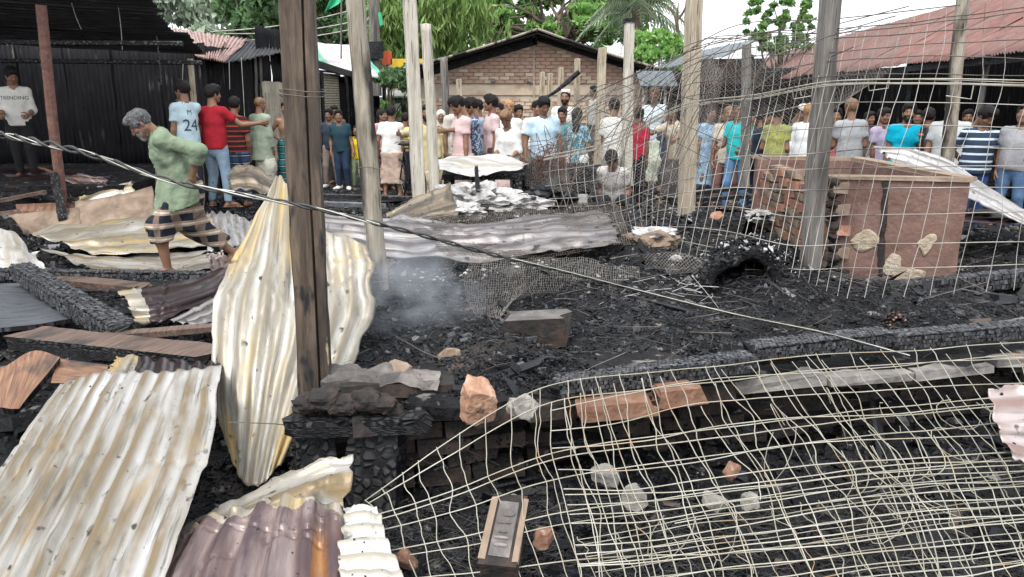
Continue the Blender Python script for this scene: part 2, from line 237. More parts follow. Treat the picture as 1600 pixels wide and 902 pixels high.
# ------------------------------------------------------------------ mesh plumbing
class MB:
    """Collects shapes, then links them as ONE mesh object."""
    def __init__(s): s.v = []; s.f = []; s.m = []; s.uv = []; s.n = 0
    def raw(s, v, f, mi=0, uv=None):
        v = np.asarray(v, float).reshape(-1, 3); f = np.asarray(f, np.int64)
        s.v.append(v); s.f.append(f + s.n); s.m.append(np.full(len(f), mi, np.int32)); s.n += len(v)
        s.uv.append(np.asarray(uv, float) if uv is not None else np.zeros((len(v), 2)))
        return s
    def box(s, c, size, R=None, jit=0, mi=0):
        """A box with UVs along its longest axis; jit roughens the corners."""
        q = np.array([[x, y, z] for x in (-.5, .5) for y in (-.5, .5) for z in (-.5, .5)]) * np.asarray(size, float)
        if jit: q = q + RNG.uniform(-jit, jit, q.shape)
        if R is not None: q = q @ np.asarray(R).T
        q = q + np.asarray(c, float)
        F4 = [(0, 1, 3, 2), (4, 6, 7, 5), (0, 4, 5, 1), (2, 3, 7, 6), (0, 2, 6, 4), (1, 5, 7, 3)]
        V = []; UV = []
        for f in F4:
            p = q[list(f)]; V.append(p); a = np.linalg.norm(p[1] - p[0]); b = np.linalg.norm(p[3] - p[0]); off = RNG.uniform(0, 3, 2)
            uv = np.array([(0, 0), (a, 0), (a, b), (0, b)]) + off
            UV.append(uv[:, ::-1] if b > a else uv)
        return s.raw(np.concatenate(V), np.arange(24).reshape(6, 4), mi, np.concatenate(UV))
    def tube(s, P, r, n=6, mi=0, caps=True):
        P = np.asarray(P, float); k = len(P); r = np.broadcast_to(np.asarray(r, float), (k,))
        T = np.gradient(P, axis=0); T /= np.linalg.norm(T, axis=1)[:, None] + 1e-12
        ref = np.array([0, 0, 1.]) if abs(T[:, 2]).mean() < .8 else np.array([1., 0, 0])
        A = np.cross(T, ref); A /= np.linalg.norm(A, axis=1)[:, None] + 1e-12; B = np.cross(T, A)
        a = np.arange(n) * 2 * math.pi / n
        V = P[:, None] + r[:, None, None] * (np.cos(a)[None, :, None] * A[:, None] + np.sin(a)[None, :, None] * B[:, None])
        i = np.arange(k - 1)[:, None] * n; j = np.arange(n)[None]; j2 = (j + 1) % n
        F = np.stack([i + j, i + j2, i + n + j2, i + n + j], -1).reshape(-1, 4)
        L = np.concatenate([[0], np.cumsum(np.linalg.norm(np.diff(P, axis=0), axis=1))])
        uv = np.stack([np.repeat(L, n), np.tile(a * max(r.mean(), 1e-4), k)], -1)
        s.raw(V.reshape(-1, 3), F, mi, uv)
        if caps and n > 3:
            for e in (0, k - 1):
                ring = V[e] if e else V[e][::-1]
                for t in range(1, n - 1, 2):
                    ids = [0, t, t + 1, min(t + 2, n - 1)]
                    s.raw(ring[ids], [[0, 1, 2, 3]], mi)
        return s
    def lump(s, c, size, R=None, rough=.25, sub=2, mi=0, seed=None, sc=1.6, cube=.0, cuts=0):
        V, F = ICO[sub]; V = V.copy()
        if cube:
            w = V / np.abs(V).max(1)[:, None]; V = V * (1 - cube) + w * cube * .82
        sd = random.randrange(9999) if seed is None else seed
        for _ in range(cuts):      # fracture planes
            d = nrm(RNG.normal(0, 1, 3)); V = V - np.clip(V @ d - RNG.uniform(.52, .8), 0, None)[:, None] * d
        V = V * (1 + rough * fbm(V + sd, sc, 3, sd)[:, None]) * np.asarray(size) * .5
        if R is not None: V = V @ np.asarray(R).T
        return s.raw(V + np.asarray(c), F, mi, V[:, :2])
    def build(s, name, mats, parent=None, smooth=False, **tags):
        return link(name, np.concatenate(s.v), s.f, mats, parent, smooth, np.concatenate(s.m), np.concatenate(s.uv), **tags)
def make_mesh(name, V, FL, mats, smooth, mi=None, uv=None):
    me = bpy.data.meshes.new(name); V = np.asarray(V, np.float32)
    me.vertices.add(len(V)); me.vertices.foreach_set('co', V.ravel())
    sizes = np.concatenate([np.full(len(f), f.shape[1]) for f in FL]); idx = np.concatenate([f.ravel() for f in FL]).astype(np.int32)
    me.loops.add(len(idx)); me.loops.foreach_set('vertex_index', idx)
    me.polygons.add(len(sizes)); st = np.concatenate([[0], np.cumsum(sizes)[:-1]]).astype(np.int32); me.polygons.foreach_set('loop_start', st)
    if mi is not None: me.polygons.foreach_set('material_index', np.asarray(mi, np.int32))
    if uv is not None:
        l = me.uv_layers.new(name='UVMap'); l.data.foreach_set('uv', uv[idx].astype(np.float32).ravel())
    me.polygons.foreach_set('use_smooth', np.full(len(sizes), bool(smooth)))
    for m in (mats if isinstance(mats, (list, tuple)) else [mats]): me.materials.append(MATS[m] if isinstance(m, str) else m)
    me.update(calc_edges=True); me.validate(); return me
WORLD = {}
def tag(o, label=None, cat=None, group=None, kind=None):
    if cat and not kind: kind = 'thing'
    for k, v in (('label', label), ('category', cat), ('group', group), ('kind', kind)):
        if v: o[k] = v
    return o
def place(o, name, w, parent):
    w = np.asarray(w, float)
    if parent is not None:
        o.parent = parent; o.location = w - WORLD[parent.name]
    else: o.location = w
    COL.objects.link(o); WORLD[o.name] = w
def link(name, V, FL, mats, parent=None, smooth=False, mi=None, uv=None, label=None, cat=None, group=None, kind=None, origin=None):
    V = np.asarray(V, float)
    if not isinstance(FL, list): FL = [FL]
    if origin is None: origin = np.array([*(V[:, :2].min(0) + V[:, :2].max(0)) / 2, V[:, 2].min()])
    me = make_mesh(name, V - origin, FL, mats, smooth, mi, uv); o = bpy.data.objects.new(name, me)
    place(o, name, origin, parent); return tag(o, label, cat, group, kind)
def empty(name, loc, label=None, cat=None, group=None, kind=None):
    o = bpy.data.objects.new(name, None); o.empty_display_size = .1; place(o, name, loc, None); return tag(o, label, cat, group, kind)
def copy_part(src, name, w, parent, R=None, scale=None, mat=None):
    """Another object with the same mesh data, placed and turned on its own."""
    o = bpy.data.objects.new(name, src.data); place(o, name, w, parent)
    if R is not None: o.rotation_euler = R
    if scale is not None: o.scale = scale
    return o
def _ico(sub):
    t = (1 + 5 ** .5) / 2
    V = [(-1, t, 0), (1, t, 0), (-1, -t, 0), (1, -t, 0), (0, -1, t), (0, 1, t), (0, -1, -t), (0, 1, -t), (t, 0, -1), (t, 0, 1), (-t, 0, -1), (-t, 0, 1)]
    F = [(0, 11, 5), (0, 5, 1), (0, 1, 7), (0, 7, 10), (0, 10, 11), (1, 5, 9), (5, 11, 4), (11, 10, 2), (10, 7, 6), (7, 1, 8), (3, 9, 4), (3, 4, 2), (3, 2, 6), (3, 6, 8), (3, 8, 9), (4, 9, 5), (2, 4, 11), (6, 2, 10), (8, 6, 7), (9, 8, 1)]
    V = [nrm(v) for v in V]
    for _ in range(sub):
        cache = {}; nf = []
        def mid(a, b):
            k = (min(a, b), max(a, b))
            if k not in cache: cache[k] = len(V); V.append(nrm((V[a] + V[b]) / 2))
            return cache[k]
        for a, b, c in F:
            x, y, z = mid(a, b), mid(b, c), mid(c, a); nf += [(a, x, z), (b, y, x), (c, z, y), (x, y, z)]
        F = nf
    return np.array(V), np.array(F)
ICO = {k: _ico(k) for k in (0, 1, 2, 3)}
def frame(d, up=(0, 0, 1)):
    """Rotation whose x axis runs along d and whose z axis leans towards up."""
    x = nrm(d); y = np.cross(up, x)
    if np.linalg.norm(y) < 1e-6: y = np.array([0, 1., 0])
    y = nrm(y); return np.stack([x, y, np.cross(x, y)], 1)
def rotz(a): return np.array([[math.cos(a), -math.sin(a), 0], [math.sin(a), math.cos(a), 0], [0, 0, 1]])
def rotx(a): return np.array([[1, 0, 0], [0, math.cos(a), -math.sin(a)], [0, math.sin(a), math.cos(a)]])
def roty(a): return np.array([[math.cos(a), 0, math.sin(a)], [0, 1, 0], [-math.sin(a), 0, math.cos(a)]])
def cr(P, t):
    """Catmull-Rom through the rows of P at parameters t in 0..1."""
    P = np.asarray(P, float); n = len(P)
    if n == 1: return np.repeat(P, len(t), 0)
    Q = np.concatenate([[2 * P[0] - P[1]], P, [2 * P[-1] - P[-2]]]); x = np.clip(np.asarray(t) * (n - 1), 0, n - 1 - 1e-9); i = x.astype(int); f = (x - i).reshape((-1,) + (1,) * (P.ndim - 1))
    a, b, c, d = Q[i], Q[i + 1], Q[i + 2], Q[i + 3]
    return .5 * (2 * b + (c - a) * f + (2 * a - 5 * b + 4 * c - d) * f ** 2 + (3 * b - a - 3 * c + d) * f ** 3)
def surf(ctrl, nu, nv):
    """nv x nu x 3 points of the smooth sheet through a control grid of rows (v) and columns (u)."""
    C = np.asarray(ctrl, float); A = cr(C, np.linspace(0, 1, nv)); return np.moveaxis(cr(np.moveaxis(A, 1, 0), np.linspace(0, 1, nu)), 0, 1)
def gp(px_, py_, z):
    """The point at height z that shows at photo pixel px, py."""
    y = (451 - py_) / FPX; return at(px_, py_, (z - CAMZ) * (math.cos(PITCH) + y * math.sin(PITCH)) / (-math.sin(PITCH) + y * math.cos(PITCH)))
def spot(a, b, c): return gp(a, b, c) if c < 1.2 else at(a, b, c)       # third value: a height below 1.2, else a depth
def px(rows): return [[spot(*p) for p in r] for r in rows]
def grid_faces(nv, nu):
    i = np.arange(nv - 1)[:, None] * nu + np.arange(nu - 1)[None]; return np.stack([i, i + 1, i + nu + 1, i + nu], -1).reshape(-1, 4)
LASTV = [None]
def sheet(ctrl, ribs, amp=.011, along='v', wob=.012, ragged=.006, nl=40, bent=.03, seed=0, holes=0, per=8):
    """Corrugated sheet: ribs run along v (or u), with dents, waviness and ragged borders. Returns points, faces, UVs in metres."""
    C = np.asarray(ctrl, float); nr = max(int(ribs * per), 12)
    nu, nv = (nr, nl) if along == 'v' else (nl, nr)
    G = surf(C, nu, nv); u = np.linspace(0, 1, nu)[None].repeat(nv, 0); v = np.linspace(0, 1, nv)[:, None].repeat(nu, 1)
    if ragged:
        du = np.gradient(G, axis=1) * nu; dv = np.gradient(G, axis=0) * nv; o = np.zeros((nv, nu, 3))
        e = np.stack([v * 7 + seed, u * 0, u * 0], -1); e2 = np.stack([u * 9 + seed + 40, u * 0, u * 0], -1)
        ln_u = np.linalg.norm(du, axis=2, keepdims=True) + 1e-9; ln_v = np.linalg.norm(dv, axis=2, keepdims=True) + 1e-9
        for w, nn, dd, ln in (((1 - u) ** 12, e, du, ln_u), (u ** 12, e + 9, -du, ln_u), ((1 - v) ** 12, e2, dv, ln_v), (v ** 12, e2 + 9, -dv, ln_v)):
            G = G + (w * np.clip(fbm(nn, 1.0, 4, seed), -.4, 1) * ragged * .8)[..., None] * dd / ln
    T1 = np.gradient(G, axis=1); T2 = np.gradient(G, axis=0); Nn = np.cross(T1, T2); Nn /= np.linalg.norm(Nn, axis=2)[..., None] + 1e-12
    ph = (u if along == 'v' else v) * ribs * 2 * math.pi
    nz = fbm(G + seed, 1.7, 3, seed + 3)
    q = np.sin(ph + .22 * vnoise(G + seed * 3.3, 1.5, seed + 8))
    h = np.sign(q) * np.abs(q) ** .55 * amp * (.75 + .4 * vnoise(G, 2.5, seed + 5)) + nz * bent + fbm(G, 9, 2, seed + 7) * wob * .35
    rs = np.random.default_rng(seed + 77)
    for _ in range(6):      # dents and sharp creases
        cu, cv, rr = rs.uniform(0, 1), rs.uniform(0, 1), rs.uniform(.03, .09); h = h + rs.choice([-1, 1]) * amp * rs.uniform(.5, 1.3) * np.exp(-((u - cu) ** 2 + (v - cv) ** 2) / rr ** 2)
    for _ in range(3):
        a_, c_ = rs.uniform(-.5, .5), rs.uniform(.1, .9); d_ = (v if along == 'v' else u) - c_ - a_ * ((u if along == 'v' else v) - .5); h = h + rs.choice([-1, 1]) * amp * .7 * np.clip(1 - np.abs(d_) / .022, 0, 1) * (vnoise(np.stack([u * 3, v * 3, u * 0 + c_ * 9], -1), 1, seed) > -.1)
    G = G + Nn * h[..., None]
    wu = np.linalg.norm(C[:, -1] - C[:, 0], axis=1).mean(); wv = np.linalg.norm(C[-1] - C[0], axis=1).mean()
    F = grid_faces(nv, nu)
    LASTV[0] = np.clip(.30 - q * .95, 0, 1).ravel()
    if holes:
        hm = fbm(np.stack([u * wu, v * wv, u * 0 + seed], -1), 9, 2, seed + 20).ravel()
        F = F[hm[F].max(1) < holes]
    UVs = [u * wu + seed * .37, v * wv + seed * .91]
    return G.reshape(-1, 3), F, np.stack(UVs if along == 'v' else UVs[::-1], -1).reshape(-1, 2)
def add_sheet(name, rows, ribs, mat, parent=None, mat2=None, pred=None, thick=.0016, label=None, cat=None, group=None, world=False, **kw):
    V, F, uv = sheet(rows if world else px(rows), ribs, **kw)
    mi = None
    if pred is not None:
        c = uv[F].mean(1) - uv.min(0); c = c / (uv.max(0) - uv.min(0)); c = c[:, ::-1] if kw.get('along') == 'u' else c; mi = pred(c[:, 0], c[:, 1], V[F].mean(1)).astype(int)
    o = link(name, V, F, [mat] + ([mat2] if mat2 else []), parent, True, mi, uv, label, cat, group)
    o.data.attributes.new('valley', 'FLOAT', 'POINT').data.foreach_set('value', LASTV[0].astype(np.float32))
    s = o.modifiers.new('thickness', 'SOLIDIFY'); s.thickness = thick; s.offset = 0
    return o

# ------------------------------------------------------------------ ground
def edge_y(x): return 3.12 + .24 * np.clip(x, -1, 4)                      # front edge of the burnt shop's raised floor
def sstep(a, b, x): t = np.clip((x - a) / (b - a), 0, 1); return t * t * (3 - 2 * t)
MOUNDS = [(-3.5, 6.0, .9, .08), (-2.2, 5.2, .9, .04), (-.4, 9.4, 1.1, .36), (1.7, 9.5, 1.5, .30), (3.6, 9.3, 1.2, .2), (1.05, 6.4, .55, .16), (.9, 12.2, .7, .14), (1.9, 5.0, .5, .12), (.2, 5.9, 1.2, .10), (3.1, 5.9, .9, -.17), (-4.2, 3.6, 1.2, .08), (-1.7, 3.6, .6, .06), (-2.6, 3.6, .8, .10), (1.0, 8.2, 1.2, .06)]
def height(x, y, over=0.0):
    """Ground height; over = how far the raised floor's crust overhangs the ground sheet's own step."""
    x = np.asarray(x, float); y = np.asarray(y, float); P = np.stack([x, y, x * 0], -1)
    plat = sstep(-.06, .06, y - edge_y(x) - over) * sstep(-1.02, -.86, x) * (1 - sstep(7.4, 9.6, y))
    z = plat * (.42 - .05 * sstep(5, 9, y))
    for mx, my, r, h in MOUNDS: z = z + h * np.exp(-((x - mx) ** 2 + (y - my) ** 2) / (r * r))
    near = 1 - sstep(16, 22, y)
    z = z + plat * fbm(P, 1.9, 2, 31) * .035 + (fbm(P, 1.1, 3, 5) * .035 + fbm(P, 5, 3, 9) * .022) * near * sstep(0, 1, y)
    z = z - .05 * sstep(10, 13, y)
    return z
def axis(segs):
    return np.unique(np.concatenate([np.linspace(a, b, max(2, int((b - a) / s) + 1)) for a, b, s in segs]))
gx = axis([(-600, -60, 60), (-60, -9, 3), (-9, -4, .2), (-4, 5, .045), (5, 9, .15), (9, 60, 3), (60, 600, 60)])
gy = axis([(-200, -10, 20), (-10, 1.6, .6), (1.6, 6, .045), (6, 13, .09), (13, 24, .4), (24, 80, 4), (80, 1200, 80)])
GX, GY = np.meshgrid(gx, gy)
link('ground', np.stack([GX, GY, height(GX, GY, .34)], -1).reshape(-1, 3), grid_faces(len(gy), len(gx)), 'soil', smooth=True, kind='structure', origin=np.zeros(3))

def flakes(name, mat, pts, size, flat=.45, long=1.5, lift=.35, jit=.28):
    """Thousands of broken pieces lying on a surface, as one mesh."""
    n = len(pts); s = size * np.exp(RNG.normal(0, .45, n)); base = np.array([[x, y, z] for x in (-.5, .5) for y in (-.5, .5) for z in (-.5, .5)])
    V = base[None] + RNG.uniform(-jit, jit, (n, 8, 3))
    V = V * (s[:, None] * np.stack([RNG.uniform(.7, long, n), RNG.uniform(.5, 1, n), RNG.uniform(.25, 1, n) * flat * 1.6], -1))[:, None]
    a, b, c = RNG.uniform(0, 6.3, n), RNG.normal(0, .5, n), RNG.normal(0, .5, n)
    ca, sa, cb, sb, cc, sc_ = np.cos(a), np.sin(a), np.cos(b), np.sin(b), np.cos(c), np.sin(c); Z = np.zeros(n); I = np.ones(n)
    Rz = np.stack([ca, -sa, Z, sa, ca, Z, Z, Z, I], -1).reshape(n, 3, 3); Rx = np.stack([I, Z, Z, Z, cb, -sb, Z, sb, cb], -1).reshape(n, 3, 3); Ry = np.stack([cc, Z, sc_, Z, I, Z, -sc_, Z, cc], -1).reshape(n, 3, 3)
    V = np.einsum('nij,nkj->nki', Rz @ Rx @ Ry, V) + pts[:, None] + np.array([0, 0, 1.]) * (s * lift * flat)[:, None, None]
    F = np.array([(0, 1, 3, 2), (4, 6, 7, 5), (0, 4, 5, 1), (2, 3, 7, 6), (1, 5, 7, 3)])
    F = (F[None] + 8 * np.arange(n)[:, None, None]).reshape(-1, 4)
    return link(name, V.reshape(-1, 3), F, mat, kind='stuff')
def scatter(n, x0, x1, y0, y1, power=1.0, keep=None):
    y = y0 + (y1 - y0) * RNG.uniform(0, 1, n) ** power; x = RNG.uniform(0, 1, n) * (x1 - x0) + x0
    if keep is not None: k = keep(x, y); x, y = x[k], y[k]
    return np.stack([x, y, height(x, y, .34 if keep is front else 0)], -1)
front = lambda x, y: (y < edge_y(x) + .30)
onplat = lambda x, y: (y > edge_y(x) - .02) & (x > -1.0)
flakes('charcoal_debris', 'charcoal', np.concatenate([scatter(50000, -1, 4.3, 3, 5.4, 1.15, onplat), scatter(15000, -1, 5.5, 5.2, 8.5)]), .0085)
flakes('coarse_charcoal_debris', 'charcoal', np.concatenate([scatter(260, -1, 4.5, 3, 6, 1.0, onplat), scatter(8000, -2, 6, 6, 12.5)]), .020)
flakes('pale_ash_debris', 'charcoal_grey', np.concatenate([scatter(1800, -1, 4.5, 3, 6, 1, onplat), scatter(3000, -2, 6, 6, 12.5)]), .016)
flakes('white_ash_debris', 'ash_white', np.concatenate([scatter(1300, -1.0, .5, 8.0, 9.4), scatter(300, .6, 2.6, 5.0, 8.5), scatter(500, .5, 5, 8.5, 12.5), scatter(150, -.8, .3, 5.1, 5.6)]), .013)
flakes('lower_charcoal_debris', 'charcoal', np.concatenate([scatter(14000, -1.2, 3.4, 1.9, 4.0, 1, front), scatter(3000, -2.2, -.9, 2.3, 3.9)]), .013)
flakes('lower_coarse_debris', 'charcoal', scatter(900, -1.2, 3.2, 1.9, 3.7, 1, front), .028)
flakes('yard_debris', 'charcoal', np.concatenate([scatter(13000, -7, -.9, 3.2, 13), scatter(5000, -5, 7, 9, 15)]), .024)
flakes('yard_pale_debris', 'charcoal_grey', np.concatenate([scatter(2500, -7, -.9, 3.2, 13), scatter(2500, -5, 7, 9, 15)]), .022)
flakes('charred_splinters', 'charcoal', np.concatenate([scatter(160, -1, 4.5, 3, 8, 1, onplat), scatter(600, -7, 6, 5, 13), scatter(160, -1.2, 3.2, 1.9, 3.6, 1, front)]), .042, flat=.16, long=4.5)
flakes('scorched_wood_bits', 'plank_brown', np.concatenate([scatter(50, -1, 4.5, 3, 8, 1, onplat), scatter(160, -7, 6, 5, 13), scatter(60, -1.2, 3.2, 1.9, 3.6, 1, front)]), .026, flat=.25, long=3)
flakes('tin_scraps', 'tin_grey', np.concatenate([scatter(14, -1, 4.5, 3.2, 8, 1, onplat), scatter(120, -6, 6, 5, 12)]), .045, flat=.05, long=2)
def fibres(name, mat, pts, ln, r=.0016):
    n = len(pts); a = RNG.uniform(0, 6.3, n); d = np.stack([np.cos(a), np.sin(a), RNG.normal(0, .25, n)], -1); c = np.stack([-np.sin(a), np.cos(a), RNG.normal(0, .4, n)], -1)
    L = ln * np.exp(RNG.normal(0, .4, n)); t = np.linspace(-.5, .5, 4); bend = RNG.normal(0, .35, n)
    P = pts[:, None] + L[:, None, None] * (t[None, :, None] * d[:, None] + (bend[:, None] * (t[None] ** 2 - .12))[..., None] * c[:, None]) + np.array([0, 0, .012])
    up = np.array([[0, 0, 1.], [-.8, 0, -.5], [.8, 0, -.5]]) * r
    up = np.stack([up[:, 2:] * np.array([[0, 0, 1.]]) + up[:, :1] * cc for cc in c])               # n,3,3
    V = P[:, :, None] + up[:, None]; k = np.arange(3)[:, None] * 3; j = np.arange(3)[None]; j2 = (j + 1) % 3
    F = np.stack([k + j, k + j2, k + 3 + j2, k + 3 + j], -1).reshape(-1, 4); F = (F[None] + 12 * np.arange(n)[:, None, None]).reshape(-1, 4)
    return link(name, V.reshape(-1, 3), F, mat, kind='stuff')
fibres('burnt_straw_litter', 'straw_ash', np.concatenate([scatter(7000, -.6, 3.0, 1.9, 3.0, 1, front), scatter(3500, -1, 4, 3, 7, 1, onplat)]), .075)

# ------------------------------------------------------------------ front wall of the raised floor (courses of burnt brick)
wallp = empty('plinth_wall', (1.6, 3.35, 0), kind='structure')
BR = MB().box((0, 0, 0), (.235, .11, .068), jit=.006); bm_ = make_mesh('brick', np.concatenate(BR.v), BR.f, 'brick_burnt', False, uv=np.concatenate(BR.uv))
bm2 = make_mesh('brick', np.concatenate(MB().box((0, 0, 0), (.24, .115, .066), jit=.011).v), [np.arange(24).reshape(6, 4)], 'brick_burnt', False)
bm3 = make_mesh('brick', np.concatenate(MB().box((0, 0, 0), (.235, .11, .068), jit=.008).v), [np.arange(24).reshape(6, 4)], 'brick_orange', False)
def brick_obj(me, w, parent, ang, R=None):
    o = bpy.data.objects.new('brick', me); place(o, 'brick', w, parent); o.rotation_euler = R or (U(-.05, .05), U(-.05, .05), ang + U(-.10, .10)); return o
ea = math.atan(.24)
for c in range(5):
    x = -.92 + (c % 2) * .12
    while x < 3.9:
        if not (1.0 < x < 3.4 and c in (1, 2, 3) and U(0, 1) < .8) and U(0, 1) > (.06 if c < 4 else .45):
            rec = (.04 + U(-.02, .02) if c > 3 else -.18 + U(-.04, .04)) + (.10 if x < -.1 and c < 4 else 0)
            brick_obj(bm3 if (c == 4 and .15 < x < 1.1 and U(0, 1) < .7) else random.choice((bm_, bm2)), (x + .12, float(edge_y(x + .12)) - rec + .06, .045 + c * .079), wallp, ea)
        x += .245
cx_ = np.linspace(-.45, 4.4, 150); rows_ = []
for yo, zo in ((.0, .352), (.0, .405), (.03, .425), (.3, .425), (.6, .40), (.6, .35), (.3, .345), (.0, .352)):
    rows_.append(np.stack([cx_, edge_y(cx_) + yo + (.05 * fbm(np.stack([cx_ * 4, cx_ * 0, cx_ * 0 + (yo > .1)], -1), 1, 4, 3) if yo < .2 else 0), zo + .015 * fbm(np.stack([cx_ * 5, cx_ * 0 + zo * 40, cx_ * 0], -1), 1, 3, 8)], -1))
link('floor_crust', np.concatenate(rows_), grid_faces(8, 150)[:, ::-1], 'soil', wallp, kind='structure')
cv = [(x, float(edge_y(x)) + .30 + .02 * math.sin(x * 7), z) for z in (0, .41) for x in np.linspace(-.95, 4.4, 40)]
link('backing', np.array(cv), grid_faces(2, 40), 'brick_burnt', wallp, kind='structure')
led = MB()
for x0 in np.arange(1.02, 3.8, .46):
    led.box((x0 + .22, float(edge_y(x0 + .22)) + .03, .385 + U(-.012, .012)), (.45, .20, .045), rotz(ea) @ roty(U(-.03, .03)), .012)
led.build('ledge', ['concrete'], wallp)

# ------------------------------------------------------------------ brick gabled building
GB = empty('brick_building', (at(838, 150, 22)[0], 22, 0), 'brick gabled building with a plastered band standing behind the crowd', 'building')
Yb = 22.0
def bx(px_): return at(px_, 150, Yb)[0]
xl, xr, xc = bx(652), bx(1018), bx(838); zp = at(838, 58, Yb)[2]; ze = at(1018, 116, Yb)[2]
def gable(x): return ze + (zp - ze) * (1 - abs(x - xc) / (xr - xc)) if x > xc else ze + (zp - ze) * (1 - abs(x - xc) / (xc - xl))
link('wall', np.array([(xl, Yb, 0), (xr, Yb, 0), (xr, Yb, ze), (xc, Yb, zp), (xl, Yb, ze), (xl, Yb + 9, 0), (xr, Yb + 9, 0), (xr, Yb + 9, ze), (xc, Yb + 9, zp), (xl, Yb + 9, ze)]),
     [np.array([[0, 1, 2, 4], [1, 6, 7, 2], [5, 0, 4, 9]]), np.array([[4, 2, 3], [9, 8, 7]])], 'mortar', GB)
link('band', np.array([(x, y, z) for z in (1.72, 1.98) for x in (bx(690), bx(1000)) for y in (Yb - .03, Yb)]), np.array([(0, 2, 6, 4), (4, 6, 7, 5), (0, 1, 3, 2), (2, 3, 7, 6), (1, 0, 4, 5)]), 'brick_wash', GB)
fb = [make_mesh('brick', np.concatenate(MB().box((0, 0, 0), (.262, .06, .082), jit=.005).v), [np.arange(24).reshape(6, 4)], m, False) for m in ('brick_facade', 'brick_facade', 'brick_wash')]
spots_ = []; row = 0; z = 1.0
while z < zp - .06:
    x = xl + .16 + (row % 2) * .14
    while x < xr - .12:
        if z < gable(x) - .04 and not (1.67 < z < 2.03): spots_.append((x, z))
        x += .283
    z += .098; row += 1
random.shuffle(spots_); rest = MB(); rest2 = MB()
for k, (x, z) in enumerate(spots_):
    wash = (z < 1.7 and U(0, 1) < .75) or U(0, 1) < .12; y = Yb - .012 + U(-.012, .012)
    if k < 300: brick_obj(fb[2] if wash else random.choice(fb[:2]), (x, y, z), GB, 0, (0, 0, U(-.015, .015)))
    else: (rest2 if wash else rest).box((x, y, z), (.262, .06, .082), None, .005)
rest.build('brickwork', ['brick_facade'], GB, kind='stuff'); rest2.build('washed_brickwork', ['brick_wash'], GB, kind='stuff')
for a, b, za, zb_ in ((xc, xl - .25, zp, ze - .02), (xc, xr + .35, zp, ze - .10)):
    n = 5
    for k in range(n):
        r = [[(a + (b - a) * t, y, za + (zb_ - za) * t + .13 - .05 * math.sin(t * 3.14)) for t in (0, .5, 1.0)] for y in (Yb - .75 + k * 2.0, Yb - .75 + (k + 1) * 2.05)]
        add_sheet('roofing_sheet', [list(c) for c in zip(*r)], 14, 'roof_soot', GB, amp=.014, world=True, bent=.01, ragged=.01, nl=12, seed=k)
    q = MB(); q.tube([(a + (b - a) * t, Yb - .74, za + (zb_ - za) * t + .15 - .05 * math.sin(t * 3.14)) for t in np.linspace(0, 1.0, 8)], .035, 6); q.build('rake_trim', ['post_half'], GB)
    q = MB(); q.box(((a + b) / 2, Yb - .25, (za + zb_) / 2 + .05), (math.hypot(b - a, zb_ - za), .9, .03), frame((b - a, 0, zb_ - za))); q.build('soffit', ['char_beam'], GB)
    q = MB(); wd = .20 if b < a else .10; q.box(((a + b) / 2, Yb - .05, (za + zb_) / 2 - wd / 2), (math.hypot(b - a, zb_ - za), .04, wd), frame((b - a, 0, zb_ - za))); q.build('gable_shade_soot', ['char_beam'], GB)  # dark band added for soffit shade and the soot under the left slope
q = MB()
for x in (bx(712), bx(770), bx(826), bx(938)): q.box((x, Yb - .10, zp - 1.1 if False else 2.12), (.10, .14, .09))
q.build('beam_end', ['post_grey'], GB)
q = MB().box((bx(834), Yb - .045, 2.2), (.05, .05, 2.3)); q.build('drainpipe', ['mortar'], GB)

# ------------------------------------------------------------------ other buildings behind
def roof_sheets(P, corners, n, ribs, mat, amp=.016, seed=0, name='roofing_sheet', **kw):
    """corners: eave start, eave end, ridge end, ridge start; n sheets side by side, each one its own part."""
    A, B, C_, D = [np.asarray(c, float) for c in corners]; out = []
    for k in range(n):
        t0, t1 = k / n - .012, (k + 1) / n + .012; dz = np.array([0, 0, .006 * (k % 2) + U(-.006, .006)]); sl = U(-.02, .02)
        e0, e1 = A + (B - A) * t0, A + (B - A) * t1; r0, r1 = D + (C_ - D) * t0, D + (C_ - D) * t1; d0 = (e0 - r0) * sl
        rows = [[e0 + d0 + dz, (e0 + e1) / 2 + d0 + dz, e1 + d0 + dz], [(e0 + r0) / 2 + dz, (e0 + e1 + r0 + r1) / 4 + dz + (0, 0, U(-.02, .02)), (e1 + r1) / 2 + dz], [r0 + dz, (r0 + r1) / 2 + dz, r1 + dz]]
        out.append(add_sheet(name, rows, ribs, mat if isinstance(mat, str) else random.choice(mat), P, amp=amp, world=True, seed=seed + k, nl=kw.get('nl', 9), per=kw.get('per', 5), **{'bent': .012, 'ragged': .012, **{k_: v_ for k_, v_ in kw.items() if k_ not in ('nl', 'per')}}))
    return out
def wall_panels(P, a, b, z0, z1, n, ribs, mat, name='wall_sheet', amp=.016, **kw):
    a, b = np.array(a, float), np.array(b, float)
    for k in range(n):
        p, q = a + (b - a) * (k / n), a + (b - a) * ((k + 1) / n + .01); o = np.array([0, 0, 0.])
        rows = [[[*(p + (q - p) * t), z1 + U(-.02, .02)] for t in (0, .5, 1)], [[*(p + (q - p) * t), z0] for t in (0, .5, 1)]]
        add_sheet(name, rows, ribs, mat, P, amp=amp, world=True, seed=k * 3 + 1, nl=8, per=5, bent=.02, ragged=.02, **kw)
def post(P, a, b, w, mat, name='post', n=4, rot=.3):
    q = MB(); a, b = np.asarray(a, float), np.asarray(b, float); q.tube([a, (a + b) / 2 + RNG.normal(0, .01, 3), b], w, n); return q.build(name, [mat], P)

